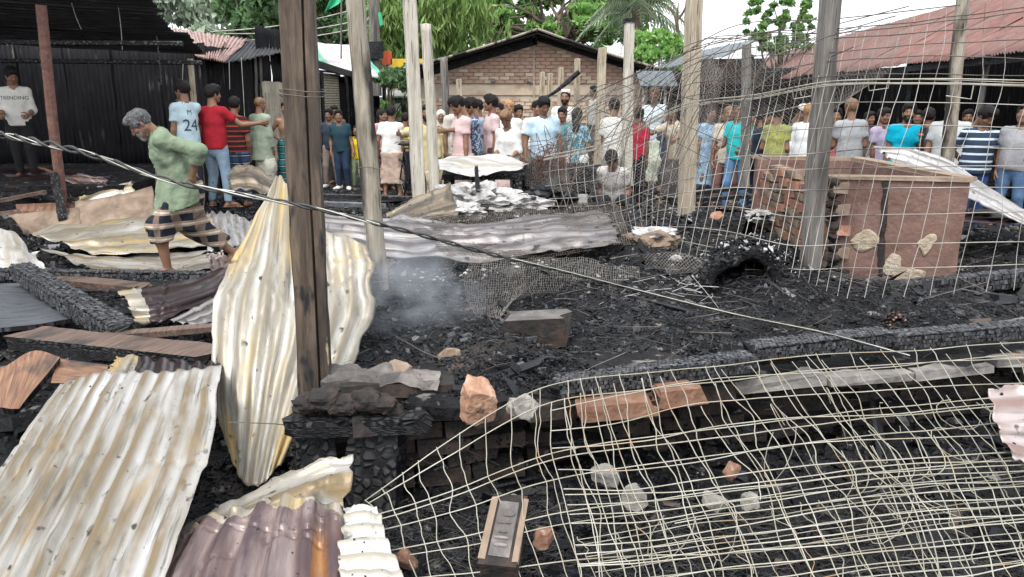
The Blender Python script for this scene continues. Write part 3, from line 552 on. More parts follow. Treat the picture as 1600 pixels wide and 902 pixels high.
# market shed burnt open, nearest on that side
S1 = empty('burnt_shed', (-7.5, 11, 0), 'soot-black open shed whose torn iron roof hangs over the youth in the white sweatshirt', 'shed')
EA, EB = at(60, -190, 8.6), at(303, 84, 12.6)
roof_sheets(S1, [EA, EB, EB + np.array([-9.5, .6, .55]), EA + np.array([-9.5, .2, .75])], 6, 10, 'roof_soot', amp=.02, seed=3, ragged=.05)
wall_panels(S1, (-15, 13.7), (-5.25, 13.5), .45, 2.55, 12, 11, 'wall_soot', amp=.022)
wall_panels(S1, (-13.5, 9), (-13.5, 13.7), .45, 3.3, 5, 11, 'wall_soot')
for px_, py_, Y in ((190, 62, 10.6), (220, 92, 11.9)):
    e = at(px_ + 95, py_ + 4, Y); q = MB(); q.tube([e + (0, 0, -.02), e + (-4, .1, .02), e + (-8, .2, .1)], .035, 5); q.build('purlin', ['char'], S1)
for a, b, r, m in ((at(102, 350, 9.9), at(64, 8, 9.7), .062, 'rust_pipe'), (at(316, 292, 12.5), at(297, 92, 12.4), .045, 'post_tan'), (at(252, 320, 11.0), at(248, 250, 11.0), .05, 'rust_pipe')):
    post(S1, a, b, r, m, n=10)
F = MB(); F.box((-9.2, 11.95, .26), (8.0, 3.6, .56), rotz(.02), .02); F.build('floor_slab', ['soil'], S1)
def brick_pile_row(P, a, b, z, n, ms, courses=1):
    a, b = np.array(a, float), np.array(b, float); ang = math.atan2(b[1] - a[1], b[0] - a[0])
    for c in range(courses):
        for k in range(n):
            p = a + (b - a) * (k + .5 + .4 * (c % 2)) / n; brick_obj(random.choice(ms), (p[0], p[1], z + c * .075), P, ang)
pa, pb = at(24, 330, 9.75), at(112, 322, 9.95)
bmr = make_mesh('brick', np.concatenate(MB().box((0, 0, 0), (.12, .11, .085), jit=.010).v), [np.arange(24).reshape(6, 4)], 'brick_orange', False)
brick_pile_row(S1, pa[:2], pb[:2], .24, 7, [bmr, bmr], 2)
for name, rows, mat in (('mud_plaster', [[(122, 322, 9.9), (180, 315, 10), (238, 300, 10.2)], [(120, 345, 9.7), (185, 350, 9.7), (240, 325, 10)], [(128, 372, 9.6), (180, 366, 9.6), (236, 345, 9.9)]], 'mud_plaster'),
                        ('mud_plaster', [[(20, 340, 9.7), (70, 338, 9.75), (128, 330, 9.8)], [(40, 362, 9.6), (80, 360, 9.6), (130, 352, 9.65)], [(50, 378, 9.5), (90, 374, 9.5), (132, 366, 9.5)]], 'mud_plaster')):
    G = surf(px(rows), 24, 10); G = G + fbm(G, 4, 3, 2)[..., None] * .02
    o = link(name, G.reshape(-1, 3), grid_faces(10, 24), mat, S1, True); sm = o.modifiers.new('thickness', 'SOLIDIFY'); sm.thickness = .09; sm.offset = -1
# hanging chain and strips of burnt wire
q = MB()
for k in range(16):
    p = at(245 + k * .45, 60 + k * 4.6, 11.4); a = np.arange(9) / 8 * 2 * math.pi
    q.tube(p + np.stack([np.cos(a) * .012 * (k % 2), np.cos(a) * .012 * (1 - k % 2), np.sin(a) * .026], -1), .004, 4, caps=False)
q.build('chain', ['wire_dark'], S1)
for pts in ([(112, 5), (118, 25), (127, 46)], [(185, 12), (189, 45), (191, 78)], [(377, 90), (381, 160), (384, 215)], [(358, 95), (359, 140)], [(286, 100), (285, 125)]):
    q = MB(); q.tube(cr([at(a, b, 11.2 if a < 300 else 12.9) for a, b in pts], np.linspace(0, 1, 8)), .006, 4); q.build('hanging_wire', ['wire_zinc'], S1)
# rust-roofed shed behind it
S2 = empty('rust_roofed_shed', (-5.6, 15, 0), 'shed with a sagging rust-red roof beside the burnt shed', 'shed')
roof_sheets(S2, [at(306, 88, 13.0), at(348, 98, 13.1), at(388, 62, 17), at(268, 44, 17.0)], 4, 5, ['roof_tan', 'roof_tan', 'roof_pale_rust'], amp=.02, seed=30, ragged=.05, per=8)
roof_sheets(S2, [at(348, 98, 13.2), at(440, 84, 17), at(440, 72, 19), at(386, 60, 17.4)], 2, 6, ['roof_soot'], amp=.02, seed=37, ragged=.05)
wall_panels(S2, (-5.28, 13.5), (-5.32, 16.6), .0, 2.55, 4, 10, 'wall_soot', amp=.03)
wall_panels(S2, (-5.22, 16.55), (-5.1, 17.9), .1, 2.0, 1, 16, 'shutter_cream', amp=.018, name='door_panel')
wall_panels(S2, (-5.26, 16.5), (-5.14, 17.95), 1.96, 3.1, 2, 8, 'wall_soot')
for px_, Y in ((404, 16.3), (412, 16.6)): post(S2, at(px_, 268, Y), at(px_ - 6, 85, Y), .04, 'post_grey')
# long dark row of closed shops
S3 = empty('dark_shop_row', (-5, 23, 0), 'row of dark closed shops with a long low eave leading to the pale kiosk', 'shop row')
roof_sheets(S3, [at(440, 86, 17.2), at(602, 138, 27), at(590, 120, 29), at(436, 72, 20)], 8, 6, ['roof_soot'], amp=.02, seed=50)
wall_panels(S3, (-5.15, 17.9), (-4.55, 27.0), -.05, 2.25, 9, 8, 'wall_soot', amp=.02)
q = MB()
for k in range(22):
    z = .95 + k * .065; a, b = np.array([-4.98, 19.9]), np.array([-4.86, 21.9]); m = (a + b) / 2; q.box((m[0] + .06, m[1], z), (2.0, .05, .05), rotz(math.atan2(b[1] - a[1], b[0] - a[0])))
q.build('roller_shutter', ['shutter_cream'], S3)
for Y in (18.5, 19.8, 22, 24, 26.5):
    x = -4.95 + (Y - 18) * .066; post(S3, (x + .1, Y, -.05), (x + .1, Y, 2.3), .05, 'char_beam')
q = MB().box((-4.5, 22.4, 2.28), (.08, 10.2, .16), rotz(-.075) @ rotx(-.055)); q.build('fascia', ['char_beam'], S3)
# kiosk with a pale roof
KI = empty('pale_roofed_kiosk', (at(625, 150, 26)[0], 26, 0), 'small kiosk with a pale roof and green boards at the end of the dark shops', 'kiosk')
q = MB(); a, b = at(604, 151, 25.5), at(690, 150, 25.5); q.box(((a + b) / 2) + (0, .7, .12), (b[0] - a[0], 1.7, .05), rotx(.16)); q.build('roof', ['tin_white'], KI)
q = MB(); q.box((a + b) / 2 + (0, .1, -.12), (b[0] - a[0] - .1, .05, .22)); q.build('fascia', [plain('paint_green', (.07, .26, .10))], KI)
for k in range(4): post(KI, (a[0] + .1 + k * .55, 25.7, 0), (a[0] + .1 + k * .55, 25.7, 1.6), .035, 'post_grey')
q = MB(); q.box((a + b) / 2 + (0, .6, -1.2), (1.7, .6, .8)); q.build('counter', ['plank_brown'], KI)
# dark buildings right of the gable
D1 = empty('blue_roofed_shed', (4.6, 21, 0), 'dark shed with a blue-grey iron roof right of the brick gable', 'shed')
roof_sheets(D1, [at(1012, 112, 22), at(1135, 88, 20), at(1180, 62, 25), at(1075, 84, 27)], 4, 6, 'roof_blue', seed=70)
wall_panels(D1, (at(1012, 150, 21.6)[0], 21.6), (at(1130, 150, 20.8)[0], 20.8), -.05, 2.3, 6, 8, 'wall_soot')
q = MB(); q.box(at(1140, 112, 20.2) + (0, 0, .0), (1.6, .1, .62), rotz(-.2)); q.build('wall', ['brick_burnt'], D1)
q = MB(); q.box((at(1010, 125, 20.5) + at(1042, 122, 20.5)) / 2, (.95, .9, .04), rotx(.45)); q.build('canopy', ['roof_blue'], D1)
for k in (990, 1006, 1040): post(D1, at(k, 150, 20.3) * (1, 1, 0), at(k, 135, 20.3), .035, 'post_pale')
# long shed under the rust-red roof
S4 = empty('red_roofed_shed', (9, 15, 0), 'long open shed with a rust-red corrugated iron roof behind the wire fence', 'shed')
def ev(Y): return np.array([6.67 + .142 * (Y - 10), Y, 1.7 + .0567 * 10])
def rg(Y): return np.array([10.95 + .142 * (Y - 18), Y, 3.95])
roof_sheets(S4, [ev(6.2), ev(12.5), rg(12.5), rg(6.2)], 7, 11, ['roof_pale_rust'], seed=90, amp=.017, per=6)
roof_sheets(S4, [ev(12.5), ev(27), rg(27), rg(12.5)], 14, 11, ['roof_rust', 'roof_rust', 'roof_pale_rust'], seed=110, amp=.017, per=5)
roof_sheets(S4, [ev(27), ev(46), rg(46), rg(27)], 10, 11, ['roof_rust', 'roof_pale_rust'], seed=140, amp=.017, per=5)
wall_panels(S4, (10.6, 6), (13.4, 27), -.05, 3.2, 10, 12, 'wall_soot', name='wall_sheet')
wall_panels(S4, (6.3, 27), (13.4, 27), -.05, 2.6, 4, 12, 'wall_soot')
for Y in (9.2, 12.4, 15.6, 19, 23): x = ev(Y)[0] + .35; post(S4, (x, Y, -.05), (x, Y, 2.35), .05, 'post_grey' if Y < 14 else 'char_beam')
q = MB(); a, b = ev(6.2) + (.12, 0, -.07), ev(27) + (.12, 0, -.07); q.box((a + b) / 2, (np.linalg.norm(b - a), .06, .1), frame(b - a)); q.build('eave_beam', ['char_beam'], S4)
for Y in (10.4, 13.8, 17.3):
    x = ev(Y)[0] + 1.9; q = MB(); q.box((x, Y, .45), (1.2, .9, .9), rotz(.14), .05); q.box((x - .1, Y, .95), (1.3, 1.0, .06), rotz(.14), .01); q.build('counter', ['char_beam'], S4)

# banner, flag, signs, poles
q = MB(); A, B, C_, D = at(483, 66, 22), at(560, 73, 22.4), at(604, 124, 22.4), at(500, 100, 22)
G = surf([[A, (A + B) / 2, B], [D, (D + C_) / 2 + (0, 0, -.06), C_]], 30, 14); G += fbm(G, 2, 3, 4)[..., None] * np.array([0, .12, .03])
m, N, L, P_ = newmat('banner_print'); tc = N.new('ShaderNodeTexCoord'); sp = N.new('ShaderNodeSeparateXYZ'); L.new(tc.outputs['UV'], sp.inputs[0])
r = ramp(N, [(.08, (.10, .55, .35)), (.16, (.80, .82, .80)), (.84, (.78, .82, .80)), (.93, (.12, .55, .36))]); L.new(sp.outputs[0], r.inputs[0])
n = N.new('ShaderNodeTexNoise'); n.inputs['Scale'].default_value = 7; mp = N.new('ShaderNodeMapping'); mp.inputs['Scale'].default_value = (1.2, 4, 1); L.new(tc.outputs['UV'], mp.inputs[0]); L.new(mp.outputs[0], n.inputs['Vector'])
qn = N.new('ShaderNodeMapRange'); qn.inputs[1].default_value = .56; qn.inputs[2].default_value = .64; L.new(n.outputs['Fac'], qn.inputs[0])
mx = N.new('ShaderNodeMix'); mx.data_type = 'RGBA'; L.new(qn.outputs[0], mx.inputs[0]); L.new(r.outputs[0], mx.inputs[6]); mx.inputs[7].default_value = (.70, .32, .40, 1); L.new(mx.outputs[2], P_.inputs['Base Color'])
uv = np.stack(np.meshgrid(np.linspace(0, 1, 30), np.linspace(0, 1, 14)), -1).reshape(-1, 2)
o = link('banner', G.reshape(-1, 3), grid_faces(14, 30), 'banner_print', smooth=True, uv=uv, label='pale printed banner with green ends lying along the roof of the dark shops', cat='banner'); o.modifiers.new('t', 'SOLIDIFY').thickness = .01
FL = empty('flag', at(520, 20, 21), 'green cloth flag on a thin stick above the dark shops', 'flag')
G = surf([[at(521, -14, 21), at(528, -12, 21.1), at(534, -10, 21)], [at(512, 8, 21), at(520, 5, 21.15), at(532, 4, 21)], [at(507, 20, 21), at(511, 17, 21.1), at(516, 14, 21)]], 10, 12); o = link('cloth', G.reshape(-1, 3), grid_faces(12, 10), plain('flag_green', (.04, .42, .22), .8), FL, True); o.modifiers.new('t', 'SOLIDIFY').thickness = .008
post(FL, at(533, 92, 21), at(533, -30, 21), .02, 'post_grey', 'stick')
UP = empty('utility_pole', at(586, 150, 24) * (1, 1, 0), 'tall grey utility pole rising behind the dark shops', 'pole')
q = MB(); q.tube([at(588, 150, 24), at(585, 60, 24), at(583, -60, 24)], [.17, .16, .15], 12); q.build('shaft', ['post_grey'], UP)
q = MB(); q.box(at(586, 78, 23.8), (.5, .25, .5), None, .05); q.build('junction_box', ['char_beam'], UP)
q = MB(); q.tube([at(593, 20, 23.8), at(596, 40, 23.8)], .05, 6); q.build('bracket', [plain('flag_green', (.04, .42, .22))], UP)
for k, (p0, p1) in enumerate((((330, 50), (580, 8)), ((350, 53), (580, 28)), ((360, 62), (578, 40)))):
    q = MB(); a, b = at(*p0, 24), at(*p1, 24); q.tube([a + (b - a) * t + (0, 0, -.15 * math.sin(t * 3.14)) for t in np.linspace(0, 1, 12)], .018, 4); q.build('wire', ['wire_zinc'], UP)
for px0, px1, py0, py1, c, lb in ((597, 612, 80, 101, (.55, .09, .03), 'small orange-red board fixed beside the grey utility pole'), (611, 668, 92, 106, (.62, .42, .03), 'yellow signboard behind the tall pale posts')):
    a, b = at(px0, py1, 24.5), at(px1, py0, 24.5); S = empty('signboard', (a[0], 24.5, a[2]), lb, 'sign'); q = MB().box((a + b) / 2, (b[0] - a[0], .05, b[2] - a[2])); q.build('board', [plain('sign_%d' % px0, c)], S)
    q = MB().tube([((a + b) / 2) * (1, 1, 0) + (0, .06, 0), (a + b) / 2 + (0, .06, 0)], .04, 6); q.build('pole', ['post_grey'], S)

# ------------------------------------------------------------------ trees
def leaves(centres, radii, n, size, droop=.2, aspect=.45, shell=.55, down=0):
    c = np.asarray(centres, float); k = RNG.integers(0, len(c), n); rr = np.asarray(radii, float)[k]
    if rr.ndim == 1: rr = rr[:, None]
    d = RNG.normal(0, 1, (n, 3)); d /= np.linalg.norm(d, axis=1)[:, None]; t = shell + (1 - shell) * RNG.uniform(0, 1, n) ** .6
    p = c[k] + d * rr * t[:, None] * RNG.uniform(.6, 1.1, n)[:, None]
    a = RNG.normal(0, 1, (n, 3)); a[:, 2] -= droop * 3; a[:, 2] -= down * 4; a /= np.linalg.norm(a, axis=1)[:, None]
    b = np.cross(a, RNG.normal(0, 1, (n, 3))); b /= np.linalg.norm(b, axis=1)[:, None]; s = (size * np.exp(RNG.normal(0, .3, n)))[:, None]
    V = np.stack([p - a * s * .5, p + b * s * aspect * .5, p + a * s * .5, p - b * s * aspect * .5], 1)
    return V.reshape(-1, 3), np.arange(4 * n).reshape(n, 4)
def tree(name, base, limbs, blobs, n, size, mat, label, group=None, r0=.25, **kw):
    T = empty(name, base, label, 'tree', group); q = MB()
    for L_ in limbs: P = cr(L_, np.linspace(0, 1, 10)); q.tube(P, np.linspace(r0 if np.allclose(L_[0], base, atol=.3) else r0 * .34, r0 * .10, 10), 8)
    q.build('trunk', ['trunk'], T, True)
    c = [b[:3] for b in blobs]; r = [b[3] if isinstance(b[3], (tuple, list, np.ndarray)) else (b[3],) * 3 for b in blobs]
    V, F = leaves(c, r, n, size, **kw); link('crown', V, F, mat, T); return T
def blobs_px(lst, Y, jy=1.5):
    out = []
    for x, y, r in lst: p = at(x, y, Y + U(-jy, jy)); out.append((*p, (r / FPX * Y, r / FPX * Y * .9, r / FPX * Y * .75)))
    return out
def simple_tree(name, pxs, Y, n, size, mat, label, base_px, r0=.2, group='trees behind the market', **kw):
    B = blobs_px(pxs, Y); b = at(base_px, 150, Y) * (1, 1, 0); top = np.mean([k[:3] for k in B], axis=0); fork = b + (top - b) * .45
    limbs = [[b, b + (fork - b) * .5 + (.1, 0, 0), fork, top]] + [[fork, (fork + np.array(k[:3])) / 2 + RNG.normal(0, .2, 3), np.array(k[:3])] for k in B[:9]]
    return tree(name, b, limbs, B, n, size, mat, label, group, r0, **kw)
def cl(n, x0, x1, y0, y1, r0, r1): return [(U(x0, x1), U(y0, y1), U(r0, r1)) for _ in range(n)]
simple_tree('broadleaf_tree', cl(30, 352, 450, -50, 80, 12, 28), 32, 12000, .30, 'leaf_dark', 'dense dark green tree above the rust-roofed shed', 400)
simple_tree('broadleaf_tree', cl(34, 478, 585, -70, 95, 12, 30), 34, 13000, .30, 'leaf_dark', 'dense dark green tree between the burnt post and the utility pole', 525)
simple_tree('broadleaf_tree', cl(16, 150, 345, -30, 60, 14, 32), 60, 4200, .62, 'leaf_haze', 'hazy pale far-off trees over the torn shed roof', 290, down=.2)
simple_tree('broadleaf_tree', cl(70, 1165, 1268, 0, 92, 4, 10), 34, 6000, .20, 'leaf_mid', 'small green tree seen past the grey post in the wire fence', 1222)
simple_tree('broadleaf_tree', cl(46, 430, 770, -50, 88, 14, 32), 56, 12000, .46, 'leaf_mid', 'lighter green tree mass far behind the pale posts and the utility pole', 600)
simple_tree('broadleaf_tree', cl(40, 640, 1000, -50, 60, 16, 36), 48, 15000, .46, 'leaf_mid', 'deep green trees standing far behind the brick gable', 800)
simple_tree('leafy_bush', cl(24, 985, 1075, 55, 112, 8, 18), 29, 6500, .24, 'leaf_bright', 'bright light green bushy tree beside the brick gable roof', 1030, down=.1)
simple_tree('creeper_bush', cl(12, 580, 640, 106, 136, 6, 11), 23.4, 2600, .16, 'leaf_dark', 'leafy creeper round the foot of the utility pole', 605, .06)
simple_tree('leafy_bush', cl(7, 598, 622, 155, 180, 5, 10), 24.5, 1200, .15, 'leaf_bright', 'bright green bush beside the pale kiosk', 610, .05)
# bamboo clump
Bm = empty('bamboo_clump', at(655, 150, 28) * (1, 1, 0), 'yellow-green drooping bamboo clump left of the brick gable', 'bamboo', None); cs, rs = [], []; q = MB()
for k in range(26):
    x = U(575, 745); b = at(660 + (x - 660) * .35, 150, 28 + U(-1, 1)) * (1, 1, 0); t = at(x, U(-70, 40), 28 + U(-2, 2)); mid = (b + t) / 2 + np.array([-(t - b)[0] * .2, 0, .8]); P = cr([b, mid, t, t + np.array([(t - b)[0] * .35, 0, -.7])], np.linspace(0, 1, 14)); q.tube(P, np.linspace(.05, .012, 14), 5)
    for p in P[3:]: cs.append(p + RNG.normal(0, .25, 3)); rs.append((.5, .5, .65))
q.build('stem', ['leaf_bamboo'], Bm); V, F = leaves(cs, rs, 15000, .34, down=.6, aspect=.2, shell=.1); link('foliage', V, F, 'leaf_bamboo', Bm)
# spreading rain tree with open limbs
b = at(872, 150, 38) * (1, 1, 0); fk = at(868, 70, 38); limbs = [[b, (b + fk) / 2 + (.15, 0, 0), fk]]; bl = []
for x, y, r in ((715, 18, 26), (745, 42, 20), (760, -5, 30), (700, 48, 16), (800, 20, 26), (830, -10, 34), (770, 30, 18), (850, 18, 22), (880, -15, 34), (905, 15, 28), (930, 40, 20), (945, 5, 28), (890, 48, 15), (910, 62, 13), (820, 45, 13), (965, 55, 13), (735, 62, 13), (845, 40, 10)):
    Y = 38 + U(-3, 3); p = at(x, y, Y); m = fk + (p - fk) * .5 + np.array([0, 0, -.25 + U(-.3, .3)]); limbs.append([fk + RNG.normal(0, .1, 3), m, p + (0, 0, -.1)])
    for s in range(3): limbs.append([m, (m + p) / 2 + RNG.normal(0, .5, 3), p + RNG.normal(0, .8, 3) * (1.3, 1, .3)])
    for s in range(4): bl.append((*(p + RNG.normal(0, .55, 3) * (1.5, 1, .5)), (r / FPX * Y * .75, r / FPX * Y * .7, r / FPX * Y * .26)))
tree('rain_tree', b, limbs, bl, 22000, .27, 'leaf_bright', 'spreading tree with dark open limbs and bright flat leaf clumps above the gable ridge', None, .26, shell=.2)
# palm with drooping fronds
b = at(1000, 150, 33) * (1, 1, 0); top = at(992, 12, 33); Pm = empty('palm_tree', b, 'drooping fan of grey-green palm fronds rising beyond the gable', 'tree'); q = MB(); q.tube(cr([b, (b + top) / 2 + (.15, 0, 0), top], np.linspace(0, 1, 10)), np.linspace(.22, .15, 10), 10); q.build('trunk', ['trunk'], Pm, True)
for k in range(22):
    a = k * 2.399 + U(-.2, .2); el = U(-.1, 1.1); d = np.array([math.cos(a) * math.cos(el), math.sin(a) * math.cos(el), math.sin(el)]); Ln = U(2.3, 3.3); t = np.linspace(0, 1, 22)
    P = top + d * Ln * t[:, None] + np.array([0, 0, -1.]) * (t ** 2.1)[:, None] * Ln * (.55 + .5 * math.cos(el)); q = MB(); q.tube(P, np.linspace(.03, .008, 22), 4); T = nrm(np.gradient(P, axis=0).mean(0)); side = nrm(np.cross(T, (0, 0, 1)))
    for i in range(2, 22):
        for s in (-1, 1):
            l = .62 * math.sin(math.pi * min(1, .15 + t[i] * .85)) + .12; e = P[i] + side * s * l * .62 + np.array([0, 0, -l * .75]) + d * .2; w = np.array([0, 0, 1.]) * 0 + d * .045
            q.raw([P[i] - w, P[i] + w, e + w * .2, e - w * .2], [[0, 1, 2, 3]], 1)
    q.build('frond', ['trunk', 'leaf_palm'], Pm)
# bare branches
b = at(1062, 150, 30) * (1, 1, 0); lim = []; fk = at(1060, 55, 30)
lim.append([b, (b + fk) / 2, fk]); lim += [[fk, at(1054, 25, 30), at(1042, 8, 30.3)], [fk, at(1058, 30, 30), at(1060, 5, 30)], [at(1056, 32, 30), at(1066, 22, 30), at(1072, 8, 29.8)]]
T = empty('bare_tree', b, 'bare leafless branches next to the palm', 'tree'); q = MB()
for l in lim: q.tube(cr(l, np.linspace(0, 1, 10)), np.linspace(.11 if l is lim[0] else .07, .02, 10), 7)
q.build('trunk', ['trunk'], T, True)

fibres('white_ash_fibres', 'ash_white', np.concatenate([np.array([gp(U(960, 1130), U(385, 470), .5) for _ in range(60)]), np.array([gp(U(700, 830), U(285, 335), .35) for _ in range(300)]), np.array([gp(U(820, 1250), U(270, 360), .3) for _ in range(500)])]), .10, .0018)
fibres('loose_wire_litter', 'wire_dark', np.concatenate([scatter(260, -1, 4.5, 3, 8, 1, onplat), scatter(200, -2, 5, 7, 12)]), .45, .0022)

# ------------------------------------------------------------------ standing posts
def stand(label, p0, p1, w, mat, name='wooden_post', n=4, depth=None, extra=None, twist=.4, taper=.94, group='posts left standing after the fire'):
    """Post from foot p0 to head p1 (photo pixel + depth), with a worn, slightly bowed surface."""
    a, b = at(*p0), at(*p1); a = a - (b - a) * .04; T = nrm(b - a); R = frame(T, (0, 1, 0)); k = 26; V = []
    prof = {4: [(-1, -1), (-.9, -1.06), (.9, -1.06), (1, -1), (1.05, -.9), (1.05, .9), (1, 1), (.9, 1.05), (-.9, 1.05), (-1, 1), (-1.05, .9), (-1.05, -.9)],
            8: [(math.cos(t), math.sin(t)) for t in np.arange(16) * math.pi / 8 for _ in (0,)],
            'g': [(-1, -1.0), (.30, -1.02), (.38, -.62), (.48, -.98), (1, -.92), (1.05, -.6), (1.05, .9), (.9, 1.05), (-.9, 1.05), (-1.05, .9), (-1.06, -.5), (-1.04, -.9)]}[n]
    prof = np.array(prof, float); m = len(prof); c, s_ = math.cos(twist), math.sin(twist); prof = prof @ np.array([[c, s_], [-s_, c]])
    sd = sum(map(ord, label)) % 50
    for i in range(k):
        t = i / (k - 1); o = a + (b - a) * t + R[:, 1] * .012 * math.sin(3 * t + sd) * np.linalg.norm(b - a) * .3; q = prof * (w / 2) * (1 - (1 - taper) * t); p = o + q[:, :1] * R[:, 1] + q[:, 1:] * (depth or 1) * R[:, 2]
        d = p - o; d /= np.linalg.norm(d, axis=1)[:, None]; p = p + d * (fbm(p * (1, 1, .35) + sd, 18, 3, sd) * w * .045)[:, None]; V.append(p)
    V = np.array(V).reshape(-1, 3); i = np.arange(k - 1)[:, None] * m; jn = np.arange(m)[None]; j2 = (jn + 1) % m; F = [np.stack([i + jn, i + j2, i + m + j2, i + m + jn], -1).reshape(-1, 4)]
    top = np.arange((k - 1) * m, k * m); cc = len(V); V = np.vstack([V, V[top].mean(0) + T * .01]); F.append(np.array([[top[x], top[(x + 1) % m], cc] for x in range(m)]))
    uv = np.zeros((len(V), 2)); L = np.linalg.norm(b - a); uv[:-1, 0] = np.tile(np.arange(m) * w * .35, k); uv[:-1, 1] = np.repeat(np.linspace(0, L, k), m)
    E = link(name, V, F, mat, None, n == 8, None, uv, label, 'post', group); return E, a, b, R
P1, a, b, R = stand('thick scorched square timber post standing in front of the bent cream sheet', (494, 668, 3.27), (466, -40, 3.27), .132, 'post_burnt', n='g', twist=.15, taper=.98)
for z, rr in ((1.70, .094), (1.72, .094)):
    q = MB(); c = a + (b - a) * ((z - a[2]) / (b[2] - a[2])); t = np.arange(17) / 16 * 2 * math.pi; q.tube(c + np.stack([np.cos(t) * rr, np.sin(t) * rr, np.sin(t * 2) * .006], -1), .0022, 4, caps=False); q.build('wire_tie', ['wire_dark'], P1)
P2, a, b, R = stand('pale octagonal post with a black scorch down its side, foot in smoking ash', (595, 455, 5.0), (551, -40, 5.0), .128, 'post_half', n=8)
for z in (.50, .53, .56, 1.25):
    q = MB(); c = a + (b - a) * ((z - a[2]) / (b[2] - a[2])); t = np.arange(17) / 16 * 2 * math.pi; q.tube(c + np.stack([np.cos(t) * .08, np.sin(t) * .08, np.sin(t * 2 + z * 9) * .012], -1), .0025, 4, caps=False); q.build('wire_tie', ['wire_dark'], P2)
stand('tall pale square post left of the white crumpled sheet', (657, 330, 7.6), (636, -40, 7.6), .118, 'post_pale', twist=.25)
stand('shorter pale round post with a cut top beside the tall square one', (680, 320, 8.6), (665, 38, 8.6), .115, 'post_pale', n=8)
stand('tall tan post rising out of the black ash behind the fence', (1071, 338, 8.3), (1088, -40, 8.3), .145, 'post_tan', twist=.2)
P6, a, b, R = stand('weathered grey post against the plastered tank', (1263, 428, 5.62), (1303, -40, 5.62), .115, 'post_grey', twist=.2)
P7, a, b, R = stand('leaning light wooden post behind the plastered tank', (1473, 300, 7.9), (1510, -40, 7.7), .128, 'post_half', n=8)
q = MB(); q.tube([at(1478, 150, 7.6), at(1500, 153, 7.55), at(1517, 155, 7.5), at(1522, 130, 7.5)], .006, 4); q.build('wire_bracket', ['wire_pale'], P7)
P8, a, b, R = stand('pale post with a black cap standing before the light green bush', (981, 280, 11.2), (983, 34, 11.2), .125, 'post_pale', twist=.1)
q = MB().box(at(983, 33, 11.2), (.15, .15, .06), None, .01); q.build('cap', ['char_beam'], P8)
stand('light square post reaching the eave of the brick gable', (934, 250, 15.5), (942, 75, 15.5), .15, 'post_tan', twist=.1)
stand('grey post at the dark corner of the brick gable', (700, 240, 15), (694, 90, 15), .15, 'post_grey', n=8)
for i, (x0, y0, x1, y1, Y, lb) in enumerate(((899, 240, 902, 92, 16.5, 'thin pale stake crossed by the charred pole'), (874, 240, 876, 106, 17.5, 'thin pale stake left of the crossed one, in front of the brickwork'), (858, 240, 859, 115, 18, 'short pale stake at the middle of the brick gable'), (846, 240, 847, 113, 18, 'shortest pale stake before the plastered band'), (718, 240, 717, 124, 17, 'slim stake in front of the lower brickwork beside the grey corner post'), (1163, 285, 1167, 70, 9.2, 'grey stake among the watching people behind the fence'))):
    stand(lb, (x0, y0, Y), (x1, y1, Y), .085 if i == 5 else .11, 'post_grey' if i in (5,) else 'post_tan', twist=.2, name='wooden_stake', group='stakes')
q = MB(); q.tube(cr([at(840, 160, 16.2), at(870, 142, 16.2), at(905, 112, 16.2)], np.linspace(0, 1, 8)), [.02, .025, .03, .035, .04, .05, .055, .05], 7); q.build('charred_pole', ['char'], None, True, label='charred pole leaning across the pale stakes', cat='pole')

# ------------------------------------------------------------------ plastered brick tank
TK = empty('plastered_tank', at(1400, 450, 5.8) * (1, 1, 0) + (0, 0, .2), 'broken open brick tank with pinkish red plaster and black stains', 'tank')
tA, tB, tC, tD = at(1300, 280, 5.80), at(1516, 284, 5.72), at(1490, 448, 5.72), at(1306, 462, 5.80)      # front face corners
bk = np.array([.02, 1.95, 0]); th = .10
def slab(c4, t_dir, t, name, mat, res=(26, 20), rough=.012):
    G = surf([[c4[0], (c4[0] + c4[1]) / 2, c4[1]], [(c4[0] + c4[3]) / 2, np.mean(c4, axis=0), (c4[1] + c4[2]) / 2], [c4[3], (c4[2] + c4[3]) / 2, c4[2]]], *res)
    n_ = nrm(t_dir); Fr = G - n_ * 0 + n_ * (fbm(G, 5, 3, 4) * rough)[..., None]; Bk = G + n_ * t; nv, nu = res[1], res[0]; V = np.concatenate([Fr.reshape(-1, 3), Bk.reshape(-1, 3)]); gf = grid_faces(nv, nu); N_ = nv * nu
    rim = np.concatenate([np.arange(nu), np.arange(2 * nu - 1, N_, nu), np.arange(N_ - 2, N_ - nu - 1, -1), np.arange(N_ - 2 * nu, 0, -nu)]); r2 = np.roll(rim, -1)
    return link(name, V, [gf, gf[:, ::-1] + N_, np.stack([rim, rim + N_, r2 + N_, r2], -1)], mat, TK, False)
slab([tA, tB, tC, tD], bk, th, 'front_wall', 'tank_plaster')
slab([tA + bk, tB + bk, tB + bk * (1, 1, 1) - (0, 0, .85), tA + bk - (0, 0, .85)], -bk, th, 'rear_wall', 'tank_plaster')
slab([tB + bk, tB + bk * .05, tC + bk * .05, tC + bk], (-1, .0, 0), th, 'side_wall', 'tank_plaster')
